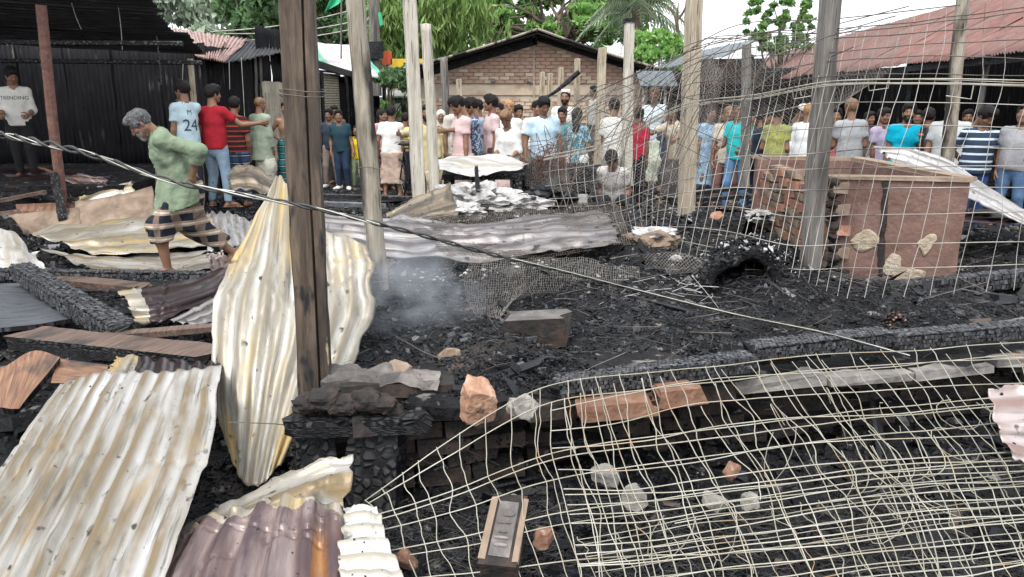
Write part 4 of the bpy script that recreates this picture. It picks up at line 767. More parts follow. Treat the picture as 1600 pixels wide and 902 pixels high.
# broken brick end wall
ang = math.atan2(bk[1], bk[0]); nb_ = 8
bt = [make_mesh('brick', np.concatenate(MB().box((0, 0, 0), (.225, .105, .072), jit=.010).v), [np.arange(24).reshape(6, 4)], m, False) for m in ('mud_plaster', 'brick_red', 'mud_plaster', 'brick_burnt')]
for c in range(11):
    for k in range(8):
        y = .06 + (k + .5 * (c % 2)) * .238
        if y > 1.88 or (c > 8 and U(0, 1) < .2): continue
        w = tD + (tA - tD) * (1, 1, 0) * (c / 11) + bk * (y / 1.95) + np.array([.05 + U(-.012, .03), 0, .02 + c * .082]); brick_obj(random.choice(bt if c < 3 else bt[:3]), w, TK, ang)
q = MB()
for c in range(11): q.lump(tD + (tA - tD) * (1, 1, 0) * (c / 11) + np.array([-.01, .0, .05 + c * .083]), (.10, .13, .08), None, .3, 1, 0)
q.build('broken_corner', ['brick_burnt'], TK)
q = MB(); e = .012
for A_, B_ in ((tA, tB), (tA + bk, tB + bk), (tB, tB + bk)): q.box((A_ + B_) / 2 + (0, .045, .012), (np.linalg.norm(B_ - A_) + .04, .125, .03), frame(B_ - A_), .006)
q.build('rim', ['mud_plaster'], TK)
def on_front(u, v, d=-.008): return tA * (1 - u) * (1 - v) + tB * u * (1 - v) + tC * u * v + tD * (1 - u) * v + np.array([0, d, 0])
def patch(pts, name, mat, d=-.006, th_=.012, sub=7):
    """A knocked-off area of plaster: an uneven scab of bare render with its own thickness."""
    c = np.mean(pts, axis=0); P = np.array(pts, float); m = len(P) * 5; ring = cr(np.vstack([P, P[:1]]), np.linspace(0, 1, m, endpoint=False)); V = []; F = []
    for k in range(sub + 1):
        for (u, v) in c + (ring - c) * (1 - k / sub): w = on_front(u + .012 * vnoise([u * 30, v * 30, 1], 1), v + .012 * vnoise([u * 30, v * 30, 9], 1)); V.append(w + (0, (d if k else 0) - (.006 * abs(vnoise(w, 30)) if k else 0), 0))
    for k in range(sub):
        for i in range(m): F.append((k * m + i, k * m + (i + 1) % m, (k + 1) * m + (i + 1) % m, (k + 1) * m + i))
    return link(name, np.array(V), np.array(F), mat, TK)
patch([(.13, .52), (.25, .42), (.34, .48), (.36, .55), (.26, .62), (.17, .60)], 'bare_patch', 'render_tan')
patch([(.66, .56), (.76, .47), (.80, .52), (.76, .62), (.71, .68)], 'bare_patch', 'render_tan')
patch([(.37, .77), (.44, .66), (.52, .67), (.54, .76), (.66, .80), (.74, .84), (.70, .93), (.60, .99), (.50, .95), (.47, .86), (.38, .82)], 'bare_patch', 'render_tan')
patch([(.05, .93), (.15, .90), (.22, .95), (.45, .96), (.60, .97), (.5, 1.0), (.2, 1.0), (.08, .99)], 'bare_patch', 'mud_plaster')
patch([(.365, .02), (.405, .02), (.40, .40), (.395, .84), (.345, .84), (.36, .45)], 'soot_streak', 'brick_burnt', d=-.003)
patch([(.01, .87), (.25, .86), (.36, .85), (.48, .88), (.46, .95), (.2, .93), (.03, .94)], 'soot_streak', 'concrete_soot', d=-.004)
patch([(.72, .96), (.78, .93), (.95, .94), (.97, .98), (.85, .995), (.74, .99)], 'soot_streak', 'concrete_soot', d=-.004)

# ------------------------------------------------------------------ fallen roofing sheets
GS = 'fallen roofing sheets'
add_sheet('roofing_sheet', [[(95, 600, 3.25), (165, 582, 3.28), (255, 580, 3.25), (346, 571, 3.25)], [(-10, 740, 2.65), (80, 735, 2.64), (190, 730, 2.66), (324, 722, 2.65)], [(-140, 960, 2.05), (-35, 960, 2.05), (95, 960, 2.05), (243, 950, 2.05)]], 11.5, 'tin_cream', amp=.012, nl=80, ragged=.012, bent=.014, wob=.008, seed=5, label='large whitish corrugated sheet sloping down at the lower corner, streaked with rust and soot', cat='roofing sheet', group=GS)
add_sheet('roofing_sheet', [[(427, 280, 4.55), (440, 276, 4.55), (496, 352, 4.25), (580, 388, 4.1)], [(378, 385, 4.15), (430, 385, 4.1), (500, 425, 4.0), (584, 432, 3.95)], [(332, 475, 3.82), (418, 490, 3.74), (498, 500, 3.72), (580, 502, 3.8)], [(334, 610, 3.5), (398, 620, 3.38), (464, 620, 3.40), (538, 592, 3.55)], [(350, 704, 3.22), (382, 756, 3.02), (428, 738, 3.06), (474, 688, 3.34)]], 9, 'tin_gold', amp=.010, nl=90, ragged=.03, bent=.03, seed=12, label='bent cream and yellow corrugated sheet hanging upright behind the scorched post', cat='roofing sheet', group=GS)
add_sheet('roofing_sheet', [[(296, 815, 2.48), (380, 788, 2.48), (455, 772, 2.48), (533, 790, 2.45)], [(265, 865, 2.30), (355, 850, 2.32), (445, 840, 2.32), (534, 850, 2.3)], [(222, 960, 2.05), (325, 960, 2.05), (430, 960, 2.05), (536, 960, 2.05)]], 6, 'tin_purple', amp=.019, nl=50, ragged=.02, bent=.02, seed=21, mat2='tin_gold', pred=lambda u, v, c: v + .06 * np.sin(u * 17) < .10, label='purple-brown rusted corrugated sheet at the very bottom beside the whitish one', cat='roofing sheet', group=GS)
add_sheet('ridge_flashing', [[(268, 850, 2.56), (340, 805, 2.60), (420, 760, 2.62), (500, 716, 2.66), (548, 712, 2.66)], [(280, 862, 2.50), (350, 820, 2.52), (430, 785, 2.52), (505, 750, 2.58), (548, 742, 2.6)], [(300, 868, 2.46), (365, 838, 2.46), (440, 815, 2.46), (500, 800, 2.50), (542, 800, 2.52)]], 1.4, 'tin_cream', amp=.018, nl=60, ragged=.025, bent=.05, seed=33, label='crumpled cream ridge flashing lying over the purple-brown sheet', cat='flashing', along='u')
add_sheet('roofing_sheet', [[(528, 800, 2.47), (560, 792, 2.47), (590, 797, 2.47)], [(530, 870, 2.25), (575, 865, 2.25), (616, 868, 2.25)], [(530, 960, 2.02), (595, 960, 2.02), (660, 960, 2.02)]], 7, 'tin_white', amp=.011, nl=30, along='u', ragged=.008, bent=.02, seed=41, label='narrow whitish sheet with crosswise ribs beside the purple-brown one', cat='roofing sheet', group=GS)
add_sheet('roofing_sheet', [[(498, 326, 6.3), (600, 336, 6.2), (700, 346, 6.1), (800, 336, 6.2), (880, 330, 6.3), (946, 322, 6.4)], [(500, 352, 5.9), (600, 366, 5.8), (700, 372, 5.75), (800, 366, 5.8), (890, 362, 5.85), (960, 350, 5.9)], [(500, 382, 5.45), (610, 397, 5.4), (700, 404, 5.35), (800, 402, 5.35), (900, 397, 5.4), (972, 378, 5.5)]], 4.5, 'tin_lilac', amp=.024, nl=90, along='u', ragged=.04, bent=.05, seed=52, label='long lilac-grey corrugated sheet lying across the ash behind the octagonal post', cat='roofing sheet', group=GS, per=12)
add_sheet('roofing_sheet', [[(600, 333, 6.7), (650, 310, 6.8), (704, 287, 6.9)], [(612, 345, 6.5), (660, 332, 6.5), (712, 318, 6.6)], [(622, 352, 6.35), (668, 346, 6.3), (716, 338, 6.35)]], 3, 'tin_brown', amp=.02, nl=40, along='u', ragged=.025, bent=.03, seed=60, label='short brown corrugated sheet propped at the foot of the tall square post', cat='roofing sheet', group=GS, per=12)
add_sheet('flat_sheet', [[(686, 246, 9.7), (735, 238, 9.9), (785, 238, 9.9), (828, 256, 9.7)], [(683, 256, 9.3), (735, 250, 9.3), (785, 250, 9.3), (822, 258, 9.4)], [(686, 264, 8.9), (735, 272, 8.8), (775, 268, 8.9), (815, 260, 9.2)]], 1.2, 'tin_white', amp=.02, nl=40, along='u', ragged=.025, bent=.05, seed=66, label='white crumpled flat sheet lying on a charred bench before the bowed youth', cat='sheet', group=GS, per=20)
add_sheet('roofing_sheet', [[(-60, 345, .42), (0, 351, .42), (38, 372, .36), (62, 398, .25)], [(-60, 385, .36), (0, 388, .36), (46, 398, .28), (75, 410, .2)], [(-60, 424, .22), (0, 421, .22), (50, 421, .18), (92, 420, .14)]], 1.5, 'tin_white', amp=.02, nl=40, ragged=.06, bent=.06, seed=71, label='bright white battered sheet at the left edge above the dark plank', cat='roofing sheet', group=GS, per=20)
add_sheet('roofing_sheet', [[(45, 368, .24), (140, 350, .25), (250, 336, .22), (325, 336, .18)], [(90, 380, .20), (180, 370, .22), (275, 360, .18), (340, 354, .14)], [(150, 396, .14), (220, 392, .15), (290, 384, .13), (345, 376, .11)]], 3.2, 'tin_gold', amp=.022, nl=50, along='u', ragged=.05, bent=.06, seed=78, label='flattened ivory sheet between the mud-plastered step and the old man', cat='roofing sheet', group=GS, per=12)
add_sheet('roofing_sheet', [[(60, 384, .16), (150, 398, .14), (250, 396, .08), (350, 384, .08)], [(110, 404, .12), (190, 410, .11), (270, 410, .06), (350, 400, .07)], [(160, 428, .10), (230, 432, .08), (290, 428, .06), (350, 420, .06)]], 2.2, 'tin_cream', amp=.02, nl=50, along='u', ragged=.05, bent=.05, seed=84, label='soot-stained ivory sheet under the old man\'s leading foot', cat='roofing sheet', group=GS, per=12)
add_sheet('roofing_sheet', [[(322, 334, .14), (360, 334, .16), (398, 346, .2)], [(322, 362, .12), (362, 360, .14), (402, 362, .2)], [(326, 392, .08), (372, 388, .12), (406, 378, .2)]], 6, 'tin_grey', amp=.022, nl=30, ragged=.03, bent=.03, seed=90, label='light grey ribbed sheet behind the old man\'s trailing foot', cat='roofing sheet', group=GS)
add_sheet('roofing_sheet', [[(350, 404, .12), (380, 384, .2), (420, 372, .35)], [(352, 424, .15), (385, 412, .24), (420, 396, .36)], [(354, 446, .2), (382, 440, .28), (405, 420, .36)]], 2, 'tin_cream', amp=.02, nl=30, ragged=.025, bent=.04, seed=94, label='small olive-cream sheet folded against the bent upright sheet', cat='roofing sheet', group=GS, per=14)
add_sheet('roofing_sheet', [[(186, 456, .30), (240, 447, .32), (305, 432, .32), (358, 410, .34)], [(200, 482, .26), (246, 475, .28), (308, 458, .30), (360, 436, .32)], [(216, 508, .18), (252, 503, .20), (312, 484, .22), (364, 462, .25)]], 3, 'tin_maroon', amp=.02, nl=60, along='u', ragged=.03, bent=.02, seed=97, mat2='tin_gold', pred=lambda u, v, c: u + .02 * np.sin(v * 9) < .22, label='dark maroon corrugated sheet with one pale end lying over the charred timbers', cat='roofing sheet', group=GS, per=14)
add_sheet('roofing_sheet', [[(268, 500, .22), (306, 478, .26), (350, 452, .3)], [(285, 508, .22), (320, 492, .26), (352, 474, .3)], [(302, 512, .22), (330, 503, .26), (352, 494, .28)]], 2.5, 'tin_lilac', amp=.012, nl=40, along='u', ragged=.03, seed=101, label='small pinkish-grey ribbed piece below the maroon sheet', cat='roofing sheet', group=GS, per=12)
add_sheet('roofing_sheet', [[(322, 398, 6.2), (352, 396, 6.2)], [(326, 412, 6.2), (353, 410, 6.2)], [(332, 430, 6.2), (354, 426, 6.2)]], 2, 'tin_pink', amp=.01, nl=20, ragged=.03, seed=103, label='little pink scrap of sheet standing behind the maroon sheet', cat='roofing sheet', group=GS, per=10)
add_sheet('roofing_sheet', [[(185, 556, 3.62), (240, 560, 3.62), (300, 566, 3.58), (346, 566, 3.56)], [(170, 574, 3.44), (235, 580, 3.44), (300, 584, 3.42), (346, 584, 3.4)], [(158, 596, 3.26), (230, 600, 3.26), (300, 602, 3.24), (346, 600, 3.22)]], 6.5, 'tin_maroon', amp=.016, nl=20, ragged=.02, bent=.01, seed=108, mat2='tin_gold', pred=lambda u, v, c: u < .2, label='strip of maroon corrugated sheet showing between the long plank and the whitish sheet', cat='roofing sheet', group=GS, per=12)
add_sheet('roofing_sheet', [[(1544, 608, 2.62), (1610, 600, 2.62), (1720, 590, 2.62)], [(1556, 665, 2.5), (1620, 664, 2.5), (1730, 660, 2.5)], [(1578, 716, 2.4), (1625, 730, 2.38), (1740, 730, 2.38)]], 3.2, 'tin_pink', amp=.013, nl=40, along='u', ragged=.012, bent=.02, seed=113, label='pinkish corrugated sheet poking in over the collapsed wire netting', cat='roofing sheet', group=GS, per=14)
add_sheet('roofing_sheet', [[(1366, 226, 7.9), (1420, 230, 7.8), (1482, 250, 7.5), (1545, 296, 7.0), (1606, 338, 6.6)], [(1385, 244, 7.6), (1440, 255, 7.4), (1500, 282, 7.1), (1560, 320, 6.7), (1620, 352, 6.4)], [(1402, 262, 7.3), (1455, 280, 7.0), (1515, 312, 6.7), (1570, 338, 6.4), (1625, 362, 6.2)]], 4, 'tin_grey', amp=.022, nl=60, along='u', ragged=.03, bent=.03, seed=118, label='light grey corrugated sheet leaning behind the plastered tank below the striped polo', cat='roofing sheet', group=GS, per=14)
add_sheet('roofing_sheet', [[(1500, 335, 6.9), (1550, 330, 7), (1620, 335, 7)], [(1500, 352, 6.4), (1560, 352, 6.4), (1625, 352, 6.4)]], 3, 'tin_maroon', amp=.02, nl=20, along='u', ragged=.025, seed=123, label='dark maroon sheet lying flat beyond the tank\'s corner', cat='roofing sheet', group=GS, per=12)
add_sheet('roofing_sheet', [[(356, 268, 10.6), (385, 262, 10.7), (428, 280, 10.5)], [(358, 284, 10.3), (392, 282, 10.3), (425, 296, 10.2)], [(362, 298, 10.1), (395, 300, 10.1), (415, 306, 10.0)]], 2, 'tin_brown', amp=.03, nl=24, along='u', ragged=.06, bent=.06, seed=127, label='torn tan sheet lying at the feet of the man in grey-green kurta', cat='roofing sheet', group=GS, per=12)
for rows, m, sd, lb in (([[(0, 268, 11.2), (90, 268, 11.2), (172, 280, 11)], [(30, 288, 10.7), (100, 290, 10.6), (165, 300, 10.4)]], 'tin_maroon', 131, 'scorched dark sheet lying on the floor of the burnt shed'), ([[(108, 308, 10.1), (150, 292, 10.3), (205, 284, 10.4)], [(120, 334, 9.8), (165, 322, 9.9), (215, 310, 10.1)]], 'tin_gold', 137, 'curled ochre sheet resting on the mud-plastered step'), ([[(60, 262, 11), (110, 272, 10.8), (165, 276, 10.7)], [(95, 280, 10.5), (135, 290, 10.4), (172, 294, 10.4)]], 'tin_purple', 141, 'rusty red scrap sheet beside the rusted pipe post')):
    add_sheet('roofing_sheet', rows, 2.2, m, amp=.025, nl=30, along='u', ragged=.05, bent=.05, seed=sd, label=lb, cat='roofing sheet', group=GS, per=12)

fl = []
for o_, n_ in ((o_, 60 if o_.name == 'roofing_sheet' else 18) for o_ in [o for o in COL.objects if o.name.startswith(('roofing_sheet', 'ridge_flashing')) and o.parent is None]):
    co = np.empty(len(o_.data.vertices) * 3, np.float32); o_.data.vertices.foreach_get('co', co); co = co.reshape(-1, 3) + np.array(o_.location); fl.append(co[RNG.integers(0, len(co), n_)] + RNG.normal(0, .004, (n_, 3)) * (1, 1, .3))
flakes('char_flecks', 'charcoal', np.concatenate(fl), .0045)
# ------------------------------------------------------------------ burnt timbers
def beam(label, p0, p1, w, h, mat, roll=0, jag=.12, name='charred_beam', k=18, cat='beam', group='burnt timbers', seed=None, mats=None, cells=0):
    """Timber with burnt, uneven edges and broken ends, from pixel+depth p0 to p1."""
    a, b = spot(*p0), spot(*p1); R = frame(b - a) @ rotx(roll); L = np.linalg.norm(b - a); sd = seed or sum(map(ord, label)) % 90; n = 10; V = []; UVs = []
    k = max(k, int(L / .035)); prof = np.array([(-1, -1), (-.35, -1), (.35, -1), (1, -1), (1, -.2), (1, 1), (.35, 1), (-.35, 1), (-1, 1), (-1, .2)]) * .5; per = np.linspace(0, 2 * (w + h), n)
    for i in range(k):
        t = i / (k - 1); o = a + (b - a) * t; q = prof * (w, h); p = o + q[:, :1] * R[:, 1] + q[:, 1:] * R[:, 2]
        d = p - o; nz = fbm(p + sd, 9, 3, sd) * 1.0 + .5 * vnoise(p + sd, 30, sd); p = p + d * (nz * jag)[:, None]
        if i in (0, k - 1): p = p + R[:, 0] * (RNG.normal(0, .02, n))[:, None]
        V.append(p); UVs.append(np.stack([per, np.full(n, L * t)], -1))
    V = np.array(V).reshape(-1, 3); i = np.arange(k - 1)[:, None] * n; j = np.arange(n)[None]; j2 = (j + 1) % n; F = [np.stack([i + j, i + j2, i + n + j2, i + n + j], -1).reshape(-1, 4)]
    cap = []
    for e, fl in ((0, 1), (k - 1, 0)):
        ids = e * n + np.arange(n); ids = ids[::-1] if fl else ids; cap += [[ids[0], ids[x], ids[x + 1]] for x in range(1, n - 1)]
    F.append(np.array(cap)); mi = None; ms = [mat]
    if mats: ms = list(mats); nn = F[0].reshape(-1, 4); top = np.tile(np.isin(np.arange(n), (5, 6, 7)), k - 1); mi = np.concatenate([np.where(top, 1, 0), np.zeros(len(cap), int)])
    o = link(name, V, F, ms, None, False, mi, np.concatenate(UVs), label, cat, group)
    if cells:
        pt = []; q = MB()
        for i in range(int(L / cells)):
            for k_ in range(max(3, int((w + 2 * h) / cells))):
                sft = (k_ + .5 + U(-.15, .15)) / max(3, int((w + 2 * h) / cells)) * (w + 2 * h); t = (i + .5 * (k_ % 2) + U(-.2, .2)) * cells / L
                if sft < h: y_, z_, n_ = -w / 2, sft - h / 2, (0, -1, 0)
                elif sft < h + w: y_, z_, n_ = sft - h - w / 2, h / 2, (0, 0, 1)
                else: y_, z_, n_ = w / 2, h / 2 - (sft - h - w), (0, 1, 0)
                if not 0 < t < 1 or U(0, 1) < .06: continue
                c = a + (b - a) * t + R[:, 1] * y_ + R[:, 2] * z_; d = R[:, 1] * n_[1] + R[:, 2] * n_[2]; c = c + d * (w + h) * .02
                q.box(c, (cells * U(.7, .92), cells * (.86 if n_[2] else .3), cells * (.3 if n_[2] else .86)), R @ rotx(U(-.06, .06)), cells * .09)
        q.build('char_cells', ['char_cell'], o, kind='stuff')
    return o
beam('charred log lying level across the debris under the old man', (-40, 428, .20), (348, 434, .16), .085, .08, 'char', jag=.2, cells=.034)
beam('thick alligatored charred log slanting down over the grey board', (33, 424, .30), (196, 524, .30), .13, .12, 'char', jag=.16, cells=.034)
beam('long flat plank, brown on top and charred along its edge', (40, 528, .30), (338, 560, .34), .22, .08, 'char_beam', jag=.06, mats=('char_beam', 'plank_brown'))
beam('thin tan plank lying over the end of the long flat one', (165, 526, .31), (345, 511, .33), .10, .035, 'plank_brown', jag=.08)
beam('dark brown plank just behind the slanting charred log', (90, 437, .16), (222, 450, .18), .18, .05, 'plank_brown', jag=.1)
beam('charred rail with flaking top beside the maroon sheet', (100, 459, .22), (232, 457, .22), .06, .05, 'char', jag=.3)
beam('blackened plank under the old man\'s leading foot', (165, 444, .12), (330, 450, .12), .20, .06, 'char_beam', jag=.1)
def board(label, rows, mat, th=.03, name='board', sub=(18, 14), rough=.01, cat='board', group='burnt boards'):
    G = surf(px(rows), *sub); G = G + fbm(G, 3, 3, 5)[..., None] * rough; V = G.reshape(-1, 3); P = px(rows); wu = np.linalg.norm(np.array(P[0][-1]) - P[0][0]); wv = np.linalg.norm(np.array(P[-1][0]) - P[0][0])
    uu, vv = np.meshgrid(np.linspace(0, wu, sub[0]), np.linspace(0, wv, sub[1])); uv = np.stack([vv, uu], -1) if wu > wv else np.stack([uu, vv], -1)
    o = link(name, V, grid_faces(sub[1], sub[0]), [mat, 'char_beam'], None, False, None, uv.reshape(-1, 2), label, cat, group); m = o.modifiers.new('thickness', 'SOLIDIFY'); m.thickness = th; m.offset = 0; m.material_offset_rim = 1; return o
board('wide smoke-grey wooden board at the left edge', [[(-50, 448, .16), (20, 446, .16), (86, 446, .16)], [(-50, 482, .18), (40, 482, .18), (110, 474, .18)], [(-50, 520, .2), (40, 514, .2), (138, 500, .2)]], 'plank_grey', .03)
board('scorched orange-brown door board tilted at the left edge', [[(-50, 604, 3.42), (10, 578, 3.5), (52, 554, 3.6), (96, 562, 3.56)], [(-50, 632, 3.25), (0, 612, 3.3), (44, 590, 3.36), (66, 600, 3.32)], [(-50, 652, 3.1), (0, 640, 3.14), (24, 640, 3.14), (34, 638, 3.16)]], 'plank_orange', .035)
board('orange-tan board under the long flat plank', [[(92, 562, 3.62), (130, 566, 3.6), (172, 572, 3.56)], [(82, 600, 3.34), (120, 600, 3.34), (165, 598, 3.34)]], 'plank_orange', .02)
board('narrow dark board slanting behind the orange-brown one', [[(-40, 586, 3.75), (40, 570, 3.78)], [(-40, 606, 3.6), (40, 586, 3.65)]], 'plank_brown', .02)
beam('alligatored charred beam lying along the edge of the raised floor', (868, 606, 3.06), (1176, 564, 3.34), .09, .07, 'char_beam', jag=.06, cells=.019)
beam('second charred beam lying end to end with the edge beam', (1170, 550, 3.40), (1386, 526, 3.60), .10, .065, 'char_beam', jag=.08, cells=.019)
beam('slim burnt batten tucked under the second beam', (1040, 578, 3.36), (1290, 550, 3.52), .06, .04, 'char_beam', jag=.2)
beam('charred beam running on to the right edge of the photo', (1388, 533, 3.58), (1680, 507, 3.86), .09, .065, 'char_beam', jag=.10, cells=.019)
beam('charred beam lying at the foot of the plastered tank', (1290, 464, 5.25), (1640, 430, 5.5), .12, .10, 'char_fine', jag=.16, cells=.034)
beam('pale grey scorched pole above the right-hand edge beam', (1480, 522, 3.9), (1640, 498, 4.1), .05, .04, 'post_grey', jag=.2)
beam('short burnt cross timber jutting past the scorched post', (452, 664, 3.0), (660, 660, 2.98), .10, .072, 'char_beam', jag=.08)
beam('black upright stump under the burnt cross timber', (488, 672, 3.06), (500, 800, 2.98), .16, .13, 'char_beam', jag=.06)
beam('second black stump under the burnt cross timber', (590, 676, 3.04), (585, 790, 2.96), .22, .13, 'char_beam', jag=.06)
beam('charred stick poking up from the white ash', (744, 262, 8.2), (747, 300, 8.1), .04, .04, 'char', jag=.2)
beam('charred stake leaning by the rusted pipe post', (84, 272, 9.8), (98, 342, 9.6), .10, .08, 'char', jag=.2)
for i, (p0, p1, lb) in enumerate((((-20, 318, 9.6), (70, 300, 10), 'dark plank lying in the burnt shed\'s debris'), ((-20, 300, 10.3), (120, 312, 9.9), 'thin charred rail below the scorched dark sheet'), ((-30, 338, 9.2), (30, 330, 9.3), 'orange-brown scrap of timber at the left edge by the step'), ((500, 318, 7.8), (600, 322, 7.6), 'grey plank lying behind the long lilac-grey sheet'), ((505, 306, 8.4), (640, 310, 8.2), 'black plank in the wet yard behind the octagonal post'), ((1085, 302, 9.2), (1170, 292, 9.6), 'burnt slat lying near the turquoise youth\'s feet'), ((1090, 312, 8.8), (1180, 306, 9.0), 'second burnt slat lying in front of the first'))):
    beam(lb, p0, p1, .10, .04, 'plank_brown' if i in (0, 2) else ('plank_grey' if i == 3 else 'char'), jag=.15, name='burnt_plank', cat='plank')
# charred bench under the white crumpled sheet, burnt frames
BN = empty('charred_bench', at(755, 285, 9.3), 'charred bench under the white crumpled sheet', 'bench'); top = at(755, 264, 9.4); q = MB().box(top + (0, .05, -.06), (1.0, .7, .05), rotz(.03), .02); q.build('top', ['char'], BN)
for sx in (-.42, .42):
    for sy in (-.25, .3): q = MB(); c = top + np.array([sx, sy, 0]); q.box((c[0], c[1], c[2] / 2), (.08, .08, c[2] - .1), rotz(U(0, 1)), .012); q.build('leg', ['char'], BN)
TR = empty('burnt_trough', at(860, 285, 10), 'burnt box-like trough under the coiled netting before the light blue polo', 'trough'); c = at(862, 268, 10.2)
for nm, of, sz in (('side_board', (0, -.3, 0), (1.0, .05, .3)), ('side_board', (0, .3, .02), (1.0, .05, .32)), ('end_board', (-.5, 0, 0), (.05, .55, .3)), ('end_board', (.5, 0, .02), (.05, .55, .28))): q = MB().box(c + np.array(of) + (0, 0, -.1), sz, rotz(.08), .02); q.build(nm, ['char'], TR)

# ------------------------------------------------------------------ bricks, blocks, lumps
def lump(label, p, size, mat, name='brick', cat='brick', cube=.75, rough=.16, R=None, group='loose bricks and stones', sub=3, sc=2.4, cuts=7):
    c = at(*p); q = MB().lump(c, size, R if R is not None else rotz(U(-.5, .5)), rough * .8, sub, 0, cube=cube, sc=sc, cuts=cuts); return q.build(name, [mat], None, False, label=label, cat=cat, group=group)
lump('big broken orange brick with a pale worn top on the edge of the floor', (746, 624, 2.92), (.165, .15, .215), 'brick_worn', R=rotz(.4) @ rotx(.25), cube=.8, sub=3, rough=.10, sc=2.6, cuts=3)
lump('pale concrete chunk caught in the netting beside the big orange brick', (818, 640, 2.90), (.15, .10, .12), 'stone_light', name='concrete_chunk', cat='stone', cube=.3, rough=.3)
beam('sooty concrete block with a pinkish top lying on the charcoal', (792, 516, 3.95), (884, 512, 3.89), .19, .155, 'concrete_soot', name='concrete_block', cat='block', group=None, jag=.012, mats=('brick_burnt', 'concrete_soot'))
lump('scorched orange clay lump heaped with white ash', (1018, 376, 6.0), (.42, .3, .24), 'mud_plaster', name='clay_lump', cat='lump', cube=.1, rough=.3)
lump('white ash crust sitting on the orange clay lump', (1024, 362, 6.0), (.36, .26, .12), 'ash_white', name='ash_crust', cat='ash', cube=.1, rough=.35)
beam('flat orange brick under the edge beam, nearest the scorched post', (905, 640, 3.02), (1012, 630, 3.06), .13, .07, 'brick_orange', name='brick', cat='brick', group='loose bricks and stones', jag=.03)
beam('flat orange brick under the edge beam, beside the white ledge', (1024, 618, 3.10), (1084, 612, 3.14), .12, .075, 'brick_orange', name='brick', cat='brick', group='loose bricks and stones', jag=.03)
lump('small tan brick end behind the edge beam', (890, 604, 3.1), (.10, .09, .05), 'mud_plaster', R=rotz(.2), cube=.85, rough=.1)
beam('orange brick with charred hole lying before the tank', (1354, 477, 4.85), (1390, 475, 4.85), .10, .06, 'brick_orange', name='brick', cat='brick', group='loose bricks and stones', jag=.03)
lump('pink brick fragment below the orange one before the tank', (1374, 489, 4.72), (.13, .09, .05), 'brick_red', cube=.5, rough=.2)
for i, (x, y, Y, s, m, lb) in enumerate(((992, 776, 2.62, .10, 'stone_light', 'grey stone standing upright under the netting'), (1118, 786, 2.58, .09, 'stone_light', 'pale stone lying below the netting\'s middle'), (948, 742, 2.75, .10, 'concrete', 'grey rubble lump in the dark under the netting'), (850, 842, 2.45, .075, 'brick_orange', 'reddish brick fragment right of the stamped brick'), (1140, 738, 2.75, .075, 'brick_orange', 'orange brick chip deep under the netting'), (1170, 784, 2.6, .07, 'stone_light', 'tan stone beside the pale one under the netting'), (632, 872, 2.42, .085, 'brick_orange', 'terracotta shard beside the narrow whitish sheet'), (800, 790, 2.6, .08, 'stone_light', 'pale knobbly stone at the head of the stamped brick'), (520, 660, 3.03, .10, 'brick_burnt', 'burnt brick end on the cross timber, next to the post'), (570, 640, 3.1, .12, 'brick_burnt', 'burnt brick in the middle of the cross timber'), (608, 650, 3.02, .11, 'brick_burnt', 'burnt round brick lump at the end of the cross timber'), (1125, 345, 7.9, .18, 'brick_red', 'reddish brick slab behind the tan post'), (1052, 408, 5.6, .1, 'ash_white', 'white ash lump under the orange clay'), (1385, 506, 4.3, .001, 'brick_red', ''), (505, 572, 3.6, .16, 'concrete', 'grey stone at the bottom of the bent cream sheet'), (618, 590, 3.25, .14, 'mud_plaster', 'tan slab edge showing through the charcoal'), (700, 556, 3.7, .12, 'mud_plaster', 'ash-dusted pinkish slab in the charcoal'), (1310, 470, 5.4, .14, 'mud_plaster', 'tan rubble at the tank\'s broken corner'))):
    if lb: lump(lb, (x, y, Y), (s * 1.25, s, s * 1.1), m, name='brick' if 'brick' in lb else 'stone', cat='brick' if 'brick' in lb else 'stone', cube=.5, rough=.2, sc=1.5, sub=2)
# lump of burnt masonry on the cross timber
MS = empty('burnt_masonry', at(600, 640, 3.15), 'broken block of burnt bricks on the floor edge beside the scorched post', 'masonry'); q = MB()
bmx = make_mesh('brick', np.concatenate(MB().box((0, 0, 0), (.17, .11, .05), jit=.012).v), [np.arange(24).reshape(6, 4)], 'brick_burnt', False)
for c in range(4):
    for k in range(3): brick_obj(bmx, at(545 + k * 58 + (c % 2) * 20, 650 - c * 15, 3.16 + .03 * k), MS, .1)
G = surf(px([[(505, 590, 3.32), (590, 588, 3.3), (682, 600, 3.3)], [(505, 604, 3.18), (600, 602, 3.14), (684, 610, 3.14)]]), 24, 10); G += fbm(G, 12, 3, 4)[..., None] * .02
o = link('mortar_cap', G.reshape(-1, 3), grid_faces(10, 24), 'concrete_soot', MS); m_ = o.modifiers.new('t', 'SOLIDIFY'); m_.thickness = .045; m_.offset = -1
for k in range(5): MB().lump(at(478 + k * 30, 632 - (k % 2) * 8, 3.0), (.13, .12, .085), None, .28, 2, cube=.3).build('rubble', ['brick_burnt'], MS)
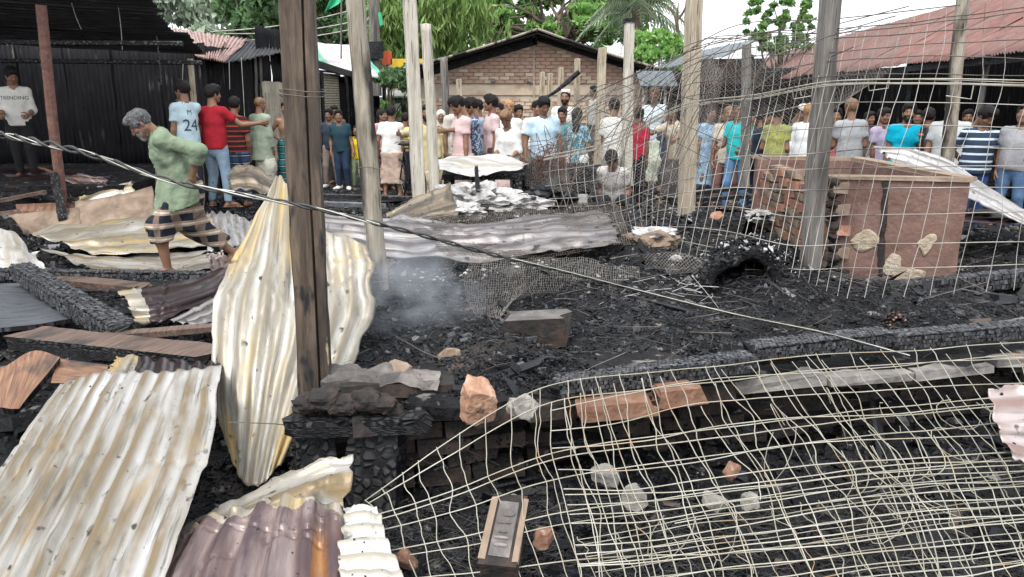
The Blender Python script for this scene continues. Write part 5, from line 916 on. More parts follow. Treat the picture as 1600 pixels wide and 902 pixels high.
# stamped brick standing in the charcoal under the netting
SB = empty('stamped_brick', at(785, 850, 2.42), 'long scorched brick with a raised stamp lying under the netting', 'brick'); A_, B_ = at(800, 785, 2.56), at(778, 895, 2.28); Rb = frame(B_ - A_) ; c = (A_ + B_) / 2; q = MB().box(c, (np.linalg.norm(B_ - A_), .125, .085), Rb, .006); q.build('body', ['brick_burnt'], SB)
q = MB().box(c + Rb[:, 1] * .0 + Rb[:, 2] * .044, (np.linalg.norm(B_ - A_) * .78, .07, .004), Rb, .003); q.build('recess', ['concrete_soot'], SB)
for t, w, l in ((-.06, .05, .03), (-.02, .055, .012), (.02, .035, .012), (.045, .06, .012), (.075, .055, .014)): q = MB().lump(c + Rb[:, 0] * t + Rb[:, 2] * .048 + Rb[:, 1] * U(-.008, .008), (l, w, .012), Rb, .15, 1, cube=.4); q.build('raised_stamp', ['concrete' if t > .03 else 'concrete_soot'], SB)
for sgn in (-1, 1): q = MB().box(c + Rb[:, 1] * sgn * .056 + Rb[:, 2] * .04, (np.linalg.norm(B_ - A_) * .9, .022, .012), Rb, .004); q.build('edge', ['mud_plaster'], SB)
# coil of burnt beads (chain) before the tank
CB = empty('bead_coil', at(1397, 512, 4.3), 'coil of dark red burnt chain links standing in the charcoal before the tank', 'chain'); c = at(1397, 507, 4.35); q = MB()
for r_ in range(5):
    for k in range(14): a = k / 14 * 2 * math.pi + r_ * .2; q.lump(c + np.array([math.cos(a) * .062 * (1 - .12 * abs(r_ - 2)), (r_ - 2) * .02, math.sin(a) * .07 * (1 - .12 * abs(r_ - 2))]), (.026, .022, .024), None, .1, 1)
q.build('links', ['tin_maroon'], CB)
q = MB()
for k in range(40): a = U(0, 6.3); q.lump(c + np.array([math.cos(a) * U(.03, .068), U(-.05, .0), math.sin(a) * U(.03, .075)]), (.014,) * 3, None, .2, 1)
q.build('ashy_links', ['brick_red'], CB)
# heaps of white ash and half-burnt cloth behind the long sheet
for i, (x, y, Y, sx, sy, sz, lb) in enumerate(((745, 300, 8.5, .9, .6, .28, 'heap of white ash at the foot of the charred bench'), (800, 312, 8.4, .8, .5, .22, 'white ashy rubble beside the heap at the charred bench'), (722, 322, 7.6, .5, .3, .16, 'small white ash heap beside the brown propped sheet'), (705, 425, 5.6, .26, .2, .12, 'grey wad of burnt cloth on the smoking ash'), (650, 432, 5.5, .35, .12, .07, 'pale strip of ash beside the octagonal post'), (858, 300, 8.8, .5, .4, .3, 'tangled heap of burnt wire and ash beside the burnt trough'), (1190, 330, 7.4, .3, .3, .1, 'crust of white ash at the foot of the tank'), (1165, 400, 5.8, .35, .25, .2, 'black mound of debris with white flecks beside the tank'))):
    q = MB(); q.lump(at(x, y + 8, Y), (sx, sy, sz), rotz(U(-.3, .3)), .45, 3, sc=3.2); q.build('ash_heap', ['ash_white' if i in (0, 1, 2, 4, 6) else 'charcoal_grey' if i in (3,) else 'charcoal'], None, label=lb, cat='ash heap', group='heaps of ash')

# ------------------------------------------------------------------ wire netting
def wire_lines(S_, us, vs, r, jit, q, seed, step=60, breaks=0, kink=.14):
    """Wires along constant v (line wires) and constant u (stay wires) of a smooth sheet, each one bent on its own."""
    S_ = np.asarray(S_, float)
    def ev_(u, v): A = cr(S_, [v])[0]; return cr(A, [u])[0]
    G = surf(S_, 90, 60)
    def samp(u, v):
        x = np.clip(u, 0, 1) * 89; y = np.clip(v, 0, 1) * 59; i = np.minimum(x.astype(int), 88); j = np.minimum(y.astype(int), 58); f = (x - i)[:, None]; g = (y - j)[:, None]
        return (G[j, i] * (1 - f) + G[j, i + 1] * f) * (1 - g) + (G[j + 1, i] * (1 - f) + G[j + 1, i + 1] * f) * g
    for kind, vals in (('v', vs), ('u', us)):
        for n_, c in enumerate(vals):
            a, b = (0, 1) if U(0, 1) > breaks else sorted((U(0, 1), U(0, 1)))
            if b - a < .3: a, b = 0, 1
            t = np.linspace(a, b, step); nz = jit * (vnoise(np.stack([t * 6, t * 0 + n_ * 7.3 + seed, t * 0], -1), 1.0, seed) + kink * vnoise(np.stack([t * 22, t * 0 + n_ * 3.1 + seed, t * 0], -1), 1.0, seed + 1))
            P = samp(t, c + nz) if kind == 'v' else samp(c + nz, t)
            P = P + fbm(P + seed, 2.2, 2, seed)[:, None] * np.array([.006, .014, .009]) * (jit / .012)
            q.tube(P, r * U(.85, 1.1), 4, caps=False)
def fence(name, S_, us, vs, r, mat, label, jit=.012, seed=1, breaks=0, step=60, cat='wire netting', group=None, extra=None):
    E = empty(name, np.asarray(S_, float).reshape(-1, 3).mean(0) * (1, 1, 0) + (0, 0, .05), label, cat, group)
    if len(vs): q = MB(); wire_lines(S_, [], vs, r * 1.12, jit, q, seed, step, breaks); q.build('line_wires', [mat], E, True)
    if len(us): q = MB(); wire_lines(S_, us, [], r, jit, q, seed + 50, step, breaks); q.build('stay_wires', [mat], E, True)
    return E
def sp(n, a=0.0, b=1.0, j=.25): x = np.linspace(a, b, n); return np.clip(x + RNG.uniform(-j, j, n) * (b - a) / n, 0, 1)
# big fence still standing between the posts
SF = px([[(905, 148, 8.5), (985, 116, 8), (1085, 66, 7), (1190, 44, 6.3), (1310, 34, 5.6), (1450, 18, 5), (1680, -16, 4.4)], [(850, 245, 8.2), (955, 220, 7.6), (1062, 165, 6.9), (1180, 148, 6.2), (1290, 128, 5.5), (1430, 124, 4.9), (1700, 130, 4.3)], [(862, 325, 7.5), (955, 320, 7.0), (1040, 290, 6.5), (1150, 270, 5.9), (1255, 270, 5.35), (1390, 262, 4.8), (1680, 265, 4.2)], [(890, 372, 6.8), (985, 398, 6.2), (1025, 396, 6.0), (1115, 420, 5.5), (1215, 460, 5.0), (1345, 466, 4.6), (1640, 450, 4.1)]])
E = fence('wire_fence', SF, [], [.335, .352, .43, .52, .60, .66, .72, .79, .87, .93], .0028, 'wire_zinc', 'large welded wire fence still hanging between the posts and before the tank', jit=.006, seed=3, step=90)
q = MB(); wire_lines(SF, [], [.332, .350, .356], .0042, .004, q, 95, 90); q.build('heavy_line_wires', ['wire_pale'], E, True)
q = MB(); wire_lines(SF, np.linspace(.02, .99, 46), [], .0022, .004, q, 61, 80); q.build('stay_wires', ['wire_zinc'], E, True)
q = MB(); wire_lines(SF, [], [.02, .05, .10, .16, .23, .30], .0034, .02, q, 71, 80); q.build('crumpled_top_wires', ['wire_dark'], E, True)
q = MB()
for k in range(26):
    u = U(.1, .75); P0 = cr(cr(np.array(SF), [U(.0, .2)])[0], [u])[0]; P1 = cr(cr(np.array(SF), [U(.4, .98)])[0], [max(0, u - U(.05, .25))])[0]; m_ = (P0 + P1) / 2 + np.array([U(-.25, .1), U(-.1, .2), U(.05, .35)]); q.tube(cr([P0, m_, P1], np.linspace(0, 1, 16)), .0034, 4, caps=False)
for pts in ([(880, 180), (960, 130), (1080, 200), (1230, 260)], [(930, 170), (1010, 200), (1090, 240), (1140, 265)], [(985, 118), (1060, 150), (1180, 170)], [(1040, 100), (1150, 40), (1300, 30), (1500, 8)], [(1100, 60), (1230, 60), (1300, 40), (1420, 10)], [(1080, 75), (1180, 52), (1290, 52), (1400, 25)], [(900, 160), (1000, 112), (1110, 70), (1250, 40)]):
    q.tube(cr([at(a, b, 8.2 - (a - 880) / 260) for a, b in pts], np.linspace(0, 1, 24)), .0042, 4, caps=False)
q.build('loose_wires', ['wire_dark'], E, True)
q = MB()
for c0, pts in ((0, [(1238, 140), (1240, 155), (1268, 150), (1270, 135)]), (0, [(1356, 125), (1358, 142), (1388, 138), (1390, 126)]), (0, [(1250, 138), (1252, 150)])): q = MB(); q.tube([at(a, b, 5.3) for a, b in pts], .0035, 4); q.build('wire_hook', ['wire_pale'], E)
# fine diamond netting
def netting(name, S_, nu, nv, r, mat, label, hexa=True, jit=.3, miss=0.0, group=None):
    S_ = np.asarray(S_, float); G = surf(S_, nu + 1, nv + 1); Nrm = np.cross(np.gradient(G, axis=1), np.gradient(G, axis=0)); L = np.linalg.norm(np.gradient(G, axis=1), axis=2).mean()
    G = G + RNG.normal(0, 1, G.shape) * L * jit * .3 + fbm(G, 3, 2, 7)[..., None] * .02; segs = []
    J, I = np.meshgrid(np.arange(nv), np.arange(nu), indexing='ij')
    if hexa: k = (I + J) % 2 == 0; segs = [(G[J[k], I[k]], G[J[k] + 1, I[k] + 1]), (G[J[~k], I[~k] + 1], G[J[~k] + 1, I[~k]])]
    else: segs = [(G[:-1].reshape(-1, 3), G[1:].reshape(-1, 3)), (G[:, :-1].reshape(-1, 3), G[:, 1:].reshape(-1, 3))]
    A = np.concatenate([s[0] for s in segs]); B = np.concatenate([s[1] for s in segs])
    if miss: k = fbm(A, 2.5, 2, 3) > -miss; A, B = A[k], B[k]
    T = B - A; T /= np.linalg.norm(T, axis=1)[:, None] + 1e-9; X = np.cross(T, (.3, .8, .5)); X /= np.linalg.norm(X, axis=1)[:, None] + 1e-9; Yv = np.cross(T, X); n = len(A); ring = [X * r, (-.5 * X + .866 * Yv) * r, (-.5 * X - .866 * Yv) * r]
    V = np.stack([A + o for o in ring] + [B + o for o in ring], 1).reshape(-1, 3); F = np.array([(0, 1, 4, 3), (1, 2, 5, 4), (2, 0, 3, 5)]); F = (F[None] + 6 * np.arange(n)[:, None, None]).reshape(-1, 4)
    return link(name, V, F, mat, None, label=label, cat='netting', group=group)
GN = 'fine poultry netting'
netting('poultry_netting', px([[(905, 150, 8.62), (985, 118, 8.1), (1085, 80, 7.2), (1130, 110, 6.9)], [(850, 245, 8.3), (955, 222, 7.7), (1062, 170, 7.0), (1120, 190, 6.7)], [(862, 300, 7.7), (955, 296, 7.2), (1040, 290, 6.7), (1110, 280, 6.4)]]), 84, 66, .0013, 'wire_mesh', 'fine poultry netting hung on the fence in front of the crouching boy', group=GN)
netting('poultry_netting', px([[(1140, 70, 6.9), (1240, 60, 6.3), (1350, 40, 5.9), (1430, 22, 5.6)], [(1110, 150, 6.7), (1210, 140, 6.1), (1310, 112, 5.8), (1395, 105, 5.5)], [(1105, 200, 6.6), (1190, 205, 6.0), (1280, 180, 5.7), (1330, 150, 5.5)]]), 90, 50, .0012, 'wire_mesh', 'fine poultry netting over the rust-red roof view', group=GN)
netting('poultry_netting', px([[(735, 402, 5.0), (775, 402, 4.95), (815, 405, 4.9)], [(725, 450, 4.7), (775, 452, 4.6), (820, 450, 4.6)], [(745, 500, 4.3), (770, 512, 4.2), (800, 470, 4.4)]]), 26, 30, .0012, 'wire_mesh', 'crumpled grey netting standing beside the concrete block', hexa=False, group=GN, jit=.5)
netting('poultry_netting', px([[(650, 342, 6.25), (800, 336, 6.3), (960, 318, 6.5)], [(650, 370, 5.85), (800, 366, 5.9), (975, 350, 6.0)], [(700, 410, 5.3), (820, 412, 5.3), (985, 390, 5.45)]]) + np.array([0, 0, .03]), 96, 30, .0018, 'wire_dark', 'thin square netting spread over the long lilac-grey sheet', hexa=False, group=GN, jit=.4, miss=.35)
netting('poultry_netting', px([[(1000, 400, 5.5), (1055, 395, 5.5), (1110, 400, 5.4)], [(1015, 450, 5.0), (1060, 448, 5.0), (1105, 460, 4.9)], [(1040, 500, 4.6), (1070, 500, 4.6), (1095, 505, 4.6)]]), 34, 38, .0015, 'wire_mesh', 'dark sagging netting over the black hollow in the ash', group=GN, jit=.3)
netting('poultry_netting', px([[(800, 410, 5.2), (900, 405, 5.2), (1000, 415, 5.1)], [(800, 455, 4.75), (900, 460, 4.7), (1005, 470, 4.6)], [(860, 500, 4.35), (930, 510, 4.3), (1030, 520, 4.2)]]), 60, 26, .0011, 'wire_mesh', 'flattened netting half buried in the charcoal behind the concrete block', hexa=False, group=GN, jit=.6, miss=.25)
netting('poultry_netting', px([[(818, 250, 9.6), (850, 246, 9.6), (885, 252, 9.5)], [(815, 268, 9.4), (850, 268, 9.4), (888, 272, 9.3)], [(822, 290, 9.1), (855, 290, 9.1), (890, 288, 9.1)]]), 22, 16, .004, 'wire_dark', 'black coiled netting in front of the light blue polo', hexa=False, group=GN)
q = MB()
for k in range(90):
    a, b = at(U(845, 875), U(225, 300), 9.4 + U(-.2, .2)), at(U(835, 900), U(215, 300), 9.4 + U(-.2, .2)); q.tube(cr([a, (a + b) / 2 + RNG.normal(0, .12, 3), b], np.linspace(0, 1, 9)), .0045, 3, caps=False)
q.build('wire_tangle', ['rust_pipe'], None, True, label='tangled bundle of rusty wire standing before the light blue polo', cat='wire')
# collapsed netting in the foreground, two sprung layers
L1 = px([[(570, 782, 2.62), (700, 690, 2.70), (860, 604, 2.85), (1050, 578, 3.0), (1250, 556, 3.12), (1450, 545, 3.22), (1700, 528, 3.32)], [(588, 802, 2.56), (712, 762, 2.6), (868, 700, 2.65), (1085, 668, 2.70), (1300, 640, 2.8), (1500, 620, 2.85), (1740, 600, 2.9)], [(606, 865, 2.42), (735, 842, 2.42), (900, 800, 2.42), (1130, 770, 2.4), (1370, 742, 2.45), (1570, 722, 2.5), (1790, 700, 2.6)], [(640, 960, 2.2), (775, 960, 2.2), (945, 960, 2.16), (1210, 960, 2.1), (1450, 950, 2.06), (1660, 940, 2.05), (1880, 920, 2.1)]])
fence('collapsed_netting', L1, np.concatenate([sp(9, .0, .30, .1), sp(22, .31, 1.0, .5)]), [.0, .10, .36, .40, .50, .66, .70, .83, .92], .0023, 'wire_pale', 'collapsed welded wire netting draped from the floor edge, upper layer', jit=.009, seed=5, step=80)
L2 = px([[(860, 628, 2.78), (970, 598, 2.9), (1150, 574, 3.02), (1380, 556, 3.15), (1700, 540, 3.25)], [(862, 700, 2.62), (1000, 684, 2.6), (1200, 655, 2.66), (1440, 640, 2.7), (1760, 625, 2.75)], [(880, 770, 2.42), (1030, 760, 2.4), (1260, 735, 2.4), (1500, 715, 2.42), (1800, 700, 2.5)], [(900, 865, 2.26), (1060, 850, 2.26), (1300, 815, 2.26), (1540, 790, 2.3), (1830, 770, 2.35)], [(905, 970, 2.05), (1090, 965, 2.03), (1350, 950, 2.0), (1600, 930, 2.0), (1880, 900, 2.05)]])
fence('collapsed_netting', L2, sp(26, 0, 1, .5), np.concatenate([sp(5, .03, .5, .3), [.53, .555, .60], sp(11, .64, 1, .3)]), .0023, 'wire_pale', 'collapsed welded wire netting lying under the draped one, springy lower layer', jit=.013, seed=15, step=80, breaks=.22)
L3 = px([[(900, 840, 2.46), (1100, 806, 2.50), (1300, 780, 2.55), (1500, 750, 2.6), (1750, 720, 2.68)], [(930, 900, 2.34), (1140, 868, 2.36), (1350, 840, 2.4), (1560, 812, 2.44), (1800, 786, 2.5)], [(960, 970, 2.2), (1180, 950, 2.2), (1400, 930, 2.2), (1620, 900, 2.22), (1850, 870, 2.3)]])
fence('collapsed_netting', L3, sp(20, 0, 1, .4), sp(9, 0, 1, .3), .0021, 'wire_pale', 'flat piece of welded wire netting lying on the straw-strewn ground', jit=.012, seed=25, step=70, breaks=.2)
BE = empty('bent_wire_ends', at(1100, 760, 2.45), 'curled broken wire ends sprung out of the collapsed netting', 'wire')
for k in range(16):     # broken ends curling out of the netting
    u, v = U(.35, .95), U(.3, .75); p = cr(cr(L1, [v])[0], [u])[0]; d = RNG.normal(0, 1, 3) * (.08, .04, .08); t = np.linspace(0, 1.4 * math.pi, 10); q = MB(); q.tube(p + np.outer(np.sin(t), d) + np.outer(1 - np.cos(t), (.02, -.03, -.05)), .002, 4); q.build('wire_end', ['wire_pale'], BE, True)
for k in range(7):
    x = 1315 + k * 24; q = MB(); q.tube(cr([at(x, 705 - k * 4, 2.52), at(x + 18, 745 - k * 4, 2.40), at(x + 8, 776 - k * 6, 2.38), at(x - 16, 782 - k * 6, 2.42)], np.linspace(0, 1, 12)), .0022, 4); q.build('wire_end', ['wire_pale'], BE, True)
# twisted burnt cable crossing in front
C0 = cr([at(-40, 205, 2.9), at(0, 211, 2.85), at(120, 236, 2.8), at(280, 286, 2.75), at(440, 315, 2.7), at(600, 352, 2.7), at(760, 395, 2.75), at(880, 424, 2.8), at(1000, 455, 2.9), at(1150, 492, 3.05), at(1290, 521, 3.25), at(1420, 556, 3.2)], np.linspace(0, 1, 420))
CA = empty('twisted_cable', C0[200] * (1, 1, 0) + (0, 0, .9), 'twisted burnt cable stretched slantwise across the whole scene', 'cable'); t = np.linspace(0, 1, 420); rad = .0052 + .006 * np.exp(-((t - .1) / .13) ** 2)
for s_, m, rr in ((0, 'cable_burnt', .0056), (math.pi, 'cable_burnt', .0050)):
    ph = t * 150 + s_; q = MB(); q.tube(C0 + np.stack([ph * 0, np.cos(ph) * rad, np.sin(ph) * rad], -1), rr * (1 - .45 * t) * (1 + .25 * vnoise(np.stack([t * 60, t * 0 + s_, t * 0], -1), 1)), 6); q.build('strand', [m], CA, True)
q = MB()
for s_ in (1.0, 2.5):
    k = slice(0, 190); q.tube(C0[k] + np.stack([t[k] * 0, np.cos(t[k] * 60 + s_) * .010, np.sin(t[k] * 60 + s_) * .013 * (1 - t[k] * 1.6)], -1), .0026, 5)
q.tube(C0[240:] + (0, -.008, .004), np.linspace(.0014, .0022, 180), 5); q.build('bare_wire', ['cable_pale'], CA, True)

# bicycle behind the tall square post
BK = empty('bicycle', at(640, 300, 13.0) * (1, 1, 0), 'black bicycle standing behind the tall square post', 'bicycle'); o = at(640, 300, 13.0) * (1, 1, 0) + (0, 0, -.04); d = nrm((.42, -.9, 0)); z = np.array([0, 0, 1.])
def wheel(c):
    a = np.arange(33) / 32 * 2 * math.pi; q = MB(); q.tube(c + .33 * (np.outer(np.cos(a), d) + np.outer(np.sin(a), z)), .018, 6, caps=False); T_ = q.build('wheel', ['char_beam'], BK, True); q = MB()
    for k in range(14): q.tube([c, c + .325 * (math.cos(k * .449) * d + math.sin(k * .449) * z)], .002, 3)
    q.build('spokes', ['wire_zinc'], T_)
f_, r_ = o + d * .52 + z * .34, o - d * .52 + z * .34; wheel(f_); wheel(r_); hd, st, bb = o + d * .36 + z * .92, o - d * .20 + z * .88, o + z * .30 - d * .02; q = MB()
for A_, B_ in ((hd, f_), (hd - z * .1, bb), (hd, st), (st, bb), (bb, r_), (st, r_)): q.tube([A_, B_], .015, 6)
q.build('bike_frame', ['char_beam'], BK); s_ = np.cross(d, z); q = MB(); q.tube([hd + s_ * .30 - d * .12 + z * .08, hd + s_ * .2 + z * .12, hd + z * .1, hd - s_ * .2 + z * .12, hd - s_ * .30 - d * .12 + z * .08], .012, 6); q.build('handlebar', ['wire_zinc'], BK); q = MB(); q.lump(st + z * .07, (.24, .14, .06), None, .08, 2); q.build('saddle', ['char_beam'], BK)

# ------------------------------------------------------------------ smoke off the ash
m = bpy.data.materials.new('smoke'); m.use_nodes = True; N, L = m.node_tree.nodes, m.node_tree.links; N.remove(N['Principled BSDF']); v = N.new('ShaderNodeVolumePrincipled'); v.inputs['Color'].default_value = (.86, .92, 1, 1)
tc = N.new('ShaderNodeTexCoord'); g = N.new('ShaderNodeTexGradient'); g.gradient_type = 'SPHERICAL'; mp = N.new('ShaderNodeMapping'); mp.inputs['Location'].default_value = (-1, -1, -1); mp.inputs['Scale'].default_value = (2, 2, 2); L.new(tc.outputs['Generated'], mp.inputs[0]); L.new(mp.outputs[0], g.inputs[0])
n = N.new('ShaderNodeTexNoise'); n.inputs['Scale'].default_value = 4; n.inputs['Detail'].default_value = 3; n.inputs['Distortion'].default_value = 1; L.new(tc.outputs['Object'], n.inputs['Vector']); q1 = N.new('ShaderNodeMapRange'); q1.inputs[1].default_value = .42; q1.inputs[2].default_value = .68; L.new(n.outputs['Fac'], q1.inputs[0])
a_ = N.new('ShaderNodeMath'); a_.operation = 'MULTIPLY'; L.new(g.outputs['Fac'], a_.inputs[0]); L.new(q1.outputs[0], a_.inputs[1]); b_ = N.new('ShaderNodeMath'); b_.operation = 'MULTIPLY'; b_.inputs[1].default_value = 2.6; L.new(a_.outputs[0], b_.inputs[0]); L.new(b_.outputs[0], v.inputs['Density']); L.new(v.outputs[0], N['Material Output'].inputs['Volume'])
MATS['smoke'] = m; q = MB(); q.lump(at(632, 488, 4.35), (1.1, 1.2, 1.15), None, 0, 2); q.build('smoke', ['smoke'], None, True, kind='stuff')

# black hollow under a crust of ash, open towards the camera
G = surf(px([[(1098, 478, 4.80), (1116, 424, 4.84), (1164, 400, 4.86), (1208, 428, 4.84), (1222, 476, 4.80)], [(1085, 476, 5.3), (1108, 412, 5.3), (1164, 392, 5.3), (1226, 408, 5.3), (1252, 466, 5.3)], [(1080, 474, 6.0), (1110, 404, 5.8), (1165, 384, 5.8), (1236, 398, 5.8), (1270, 460, 6.0)]]), 40, 24); G = G + fbm(G, 5, 4, 6)[..., None] * np.array([.03, .05, .05])
o = link('ash_crust', G.reshape(-1, 3), grid_faces(24, 40), 'soil', None, True, label='black hollow under a crust of ash next to the dark sagging netting', cat='ash heap'); m_ = o.modifiers.new('thickness', 'SOLIDIFY'); m_.thickness = .05; m_.offset = 0
pp = G.reshape(-1, 3); pp = pp[RNG.integers(0, len(pp), 2600)] + RNG.normal(0, .02, (2600, 3)); flakes('crust_debris', 'charcoal', pp + (0, 0, .03), .014); flakes('crust_ash', 'ash_white', pp[:160] + (0, 0, .05), .012)

# ------------------------------------------------------------------ people: distance-field bodies turned into one continuous surface each
class Sdf:
    def __init__(s, lo, hi, h):
        s.lo = np.asarray(lo, float); s.h = h; n = np.ceil((np.asarray(hi) - s.lo) / h).astype(int) + 1
        s.n = n; s.ax = [s.lo[i] + h * np.arange(n[i]) for i in range(3)]; s.D = np.full(n, 1.0, np.float32)
    def blk(s, lo, hi):
        a = np.clip(np.floor((lo - s.lo) / s.h).astype(int), 0, s.n); b = np.clip(np.ceil((hi - s.lo) / s.h).astype(int) + 1, 0, s.n)
        sl = tuple(slice(x, y) for x, y in zip(a, b)); return sl, [s.ax[i][sl[i]].reshape([-1 if j == i else 1 for j in range(3)]) for i in range(3)]
    def put(s, sl, d, k, op):
        o = s.D[sl]
        if op == 'cut': s.D[sl] = np.maximum(o, -d); return
        if op == 'and': s.D[sl] = np.maximum(o, d); return
        if k <= 0: s.D[sl] = np.minimum(o, d); return
        h = np.clip(k - np.abs(o - d), 0, None) / k; s.D[sl] = np.minimum(o, d) - h * h * k * .25
    def cone(s, a, b, ra, rb, k=.03, flat=False, sq=None, op='add'):
        """Tapered capsule a-b; sq = (direction, factor) flattens it along that direction; flat ends it square at b."""
        a, b = np.asarray(a, float), np.asarray(b, float); m = max(ra, rb) + k + 3 * s.h
        sl, P = s.blk(np.minimum(a, b) - m, np.maximum(a, b) + m)
        if 0 in s.D[sl].shape: return
        q = [P[i] - a[i] for i in range(3)]; ba = b - a; f = 1
        if sq is not None:
            d, f = nrm(sq[0]), sq[1]; pd = q[0] * d[0] + q[1] * d[1] + q[2] * d[2]; bd = ba @ d
            g = 1 / f - 1; q = [q[i] + g * pd * d[i] for i in range(3)]; ba = ba + g * bd * d
        L = ba @ ba + 1e-9; t = np.clip((q[0] * ba[0] + q[1] * ba[1] + q[2] * ba[2]) / L, 0, 1)
        D = np.sqrt(sum((q[i] - t * ba[i]) ** 2 for i in range(3))) - (ra + (rb - ra) * t)
        if sq is not None: D = D * (f + 1) / 2
        if flat:
            ax = nrm(b - a); D = np.maximum(D, sum((P[i] - b[i]) * ax[i] for i in range(3)))
        s.put(sl, D.astype(np.float32), k, op)
    def ell(s, c, r, R=None, k=.02, op='add'):
        c, r = np.asarray(c, float), np.asarray(r, float); m = r.max() + k + 3 * s.h; sl, P = s.blk(c - m, c + m)
        if 0 in s.D[sl].shape: return
        q = [P[i] - c[i] for i in range(3)]
        if R is not None: q = [sum(R[j][i] * q[j] for j in range(3)) for i in range(3)]
        k0 = np.sqrt(sum((q[i] / r[i]) ** 2 for i in range(3))); k1 = np.sqrt(sum((q[i] / r[i] ** 2) ** 2 for i in range(3))) + 1e-9
        s.put(sl, (k0 * (k0 - 1) / k1).astype(np.float32), k, op)
    def half(s, p, n):
        """Keep what lies on the far side of n from p (cut away the side n points to)."""
        n = nrm(n); d = sum((s.ax[i].reshape([-1 if j == i else 1 for j in range(3)]) - p[i]) * n[i] for i in range(3)); s.D = np.maximum(s.D, d.astype(np.float32))
    def mesh(s):
        D = s.D; S = D < 0; n = s.n
        c = np.zeros(n - 1, np.int8)
        for dx in (0, 1):
            for dy in (0, 1):
                for dz in (0, 1): c += S[dx:n[0] - 1 + dx, dy:n[1] - 1 + dy, dz:n[2] - 1 + dz]
        act = (c > 0) & (c < 8); I = np.argwhere(act); ids = np.full(n - 1, -1, np.int64); ids[act] = np.arange(len(I))
        acc = np.zeros((len(I), 3)); cnt = np.zeros(len(I)); off = [(x, y, z) for x in (0, 1) for y in (0, 1) for z in (0, 1)]
        for a in off:
            for ax in range(3):
                if a[ax]: continue
                b = list(a); b[ax] = 1
                d0 = D[I[:, 0] + a[0], I[:, 1] + a[1], I[:, 2] + a[2]]; d1 = D[I[:, 0] + b[0], I[:, 1] + b[1], I[:, 2] + b[2]]; m = (d0 < 0) != (d1 < 0)
                t = np.where(m, d0 / (d0 - d1 + 1e-12), 0); p = np.tile(np.array(a, float), (len(I), 1)); p[:, ax] += t; acc += p * m[:, None]; cnt += m
        V = s.lo + (I + acc / np.maximum(cnt, 1)[:, None]) * s.h; F = []
        for ax in range(3):
            u, v = (ax + 1) % 3, (ax + 2) % 3
            sl0 = [slice(None)] * 3; sl1 = [slice(None)] * 3; sl0[ax] = slice(0, -1); sl1[ax] = slice(1, None)
            E = np.argwhere(S[tuple(sl0)] != S[tuple(sl1)]); E = E[(E[:, u] > 0) & (E[:, v] > 0) & (E[:, u] < n[u] - 1) & (E[:, v] < n[v] - 1)]
            if not len(E): continue
            inside = S[E[:, 0], E[:, 1], E[:, 2]]
            def g(du, dv): q = E.copy(); q[:, u] -= du; q[:, v] -= dv; return ids[q[:, 0], q[:, 1], q[:, 2]]
            Q = np.stack([g(1, 1), g(0, 1), g(0, 0), g(1, 0)], -1); Q[~inside] = Q[~inside][:, ::-1]; F.append(Q)
        return V, np.concatenate(F)

SKIN = [(.20, .105, .065), (.255, .14, .085), (.16, .08, .05), (.30, .17, .11)]
for i, c in enumerate(SKIN): plain('skin_%d' % i, c, .5, spec=.4)
plain('eye_white', (.6, .58, .55), .3); plain('eye_dark', (.012, .010, .009), .35); plain('lip', (.22, .09, .075), .5)
pm('hair_black', [(.3, (.006, .005, .005)), (.7, (.022, .019, .018))], 40, (1, 1, .3), .6, .6, 120, spec=.15); pm('hair_grey', [(.3, (.02, .02, .021)), (.5, (.065, .065, .068)), (.7, (.17, .17, .175))], 45, (1, 1, .3), .55, .6, 120)
pm('hair_brown', [(.3, (.10, .05, .02)), (.7, (.24, .13, .06))], 40, (1, 1, .3), .5, .6, 120); pm('hair_orange', [(.3, (.28, .12, .03)), (.7, (.48, .24, .08))], 40, (1, 1, .3), .5, .6, 120)
pm('beard_grey', [(.3, (.12, .12, .12)), (.6, (.35, .34, .33)), (.75, (.5, .5, .5))], 60, rough=.8, bump=.6)

def build_head(h=.0075):
    S = Sdf((-.12, -.15, -.19), (.12, .13, .14), h)
    S.ell((0, .012, .035), (.076, .094, .088), k=0); S.ell((0, -.030, -.030), (.060, .068, .082), k=.03); S.ell((0, -.068, -.088), (.028, .024, .022), k=.03)
    for s in (-1, 1):
        S.ell((s * .040, -.055, -.022), (.026, .030, .026), k=.02); S.cone((s * .045, -.076, .036), (s * .012, -.088, .030), .010, .010, k=.014)
        S.cone((s * .060, .0, -.045), (s * .030, -.055, -.085), .018, .016, k=.03)
    for s in (-1, 1): S.ell((s * .031, -.100, .012), (.016, .016, .010), k=0, op='cut')
    S.cone((0, -.090, .018), (0, -.110, -.020), .009, .013, k=.010)
    for s in (-1, 1): S.ell((s * .012, -.100, -.024), (.009, .010, .008), k=.008)
    for s in (-1, 1): S.ell((s * .031, -.0815, .011), (.0125, .012, .0095), k=.002)
    S.ell((0, -.092, -.050), (.023, .012, .0065), k=.006); S.ell((0, -.089, -.062), (.020, .012, .0075), k=.006)
    for s in (-1, 1): S.ell((s * .076, .008, -.004), (.010, .019, .031), rotz(s * -.35), k=.008)
    S.cone((0, .022, -.05), (0, .030, -.185), .050, .052, k=.03)
    V, F = S.mesh(); c = V[F].mean(1); mi = np.zeros(len(F), int)
    for s in (-1, 1):
        d = np.linalg.norm((c - (s * .031, -.093, .011)) / (.0105, .02, .0050), axis=1); mi[d < 1] = 1
        d = np.linalg.norm((c - (s * .030, -.095, .011)) / (.0072, .02, .0058), axis=1); mi[d < 1] = 2
        d = np.linalg.norm((c - (s * .032, -.086, .038 )) / (.022, .03, .0048), axis=1); mi[d < 1] = 2
    d = np.linalg.norm((c - (0, -.098, -.056)) / (.022, .02, .0105), axis=1); mi[d < 1] = 3
    return V, F, mi
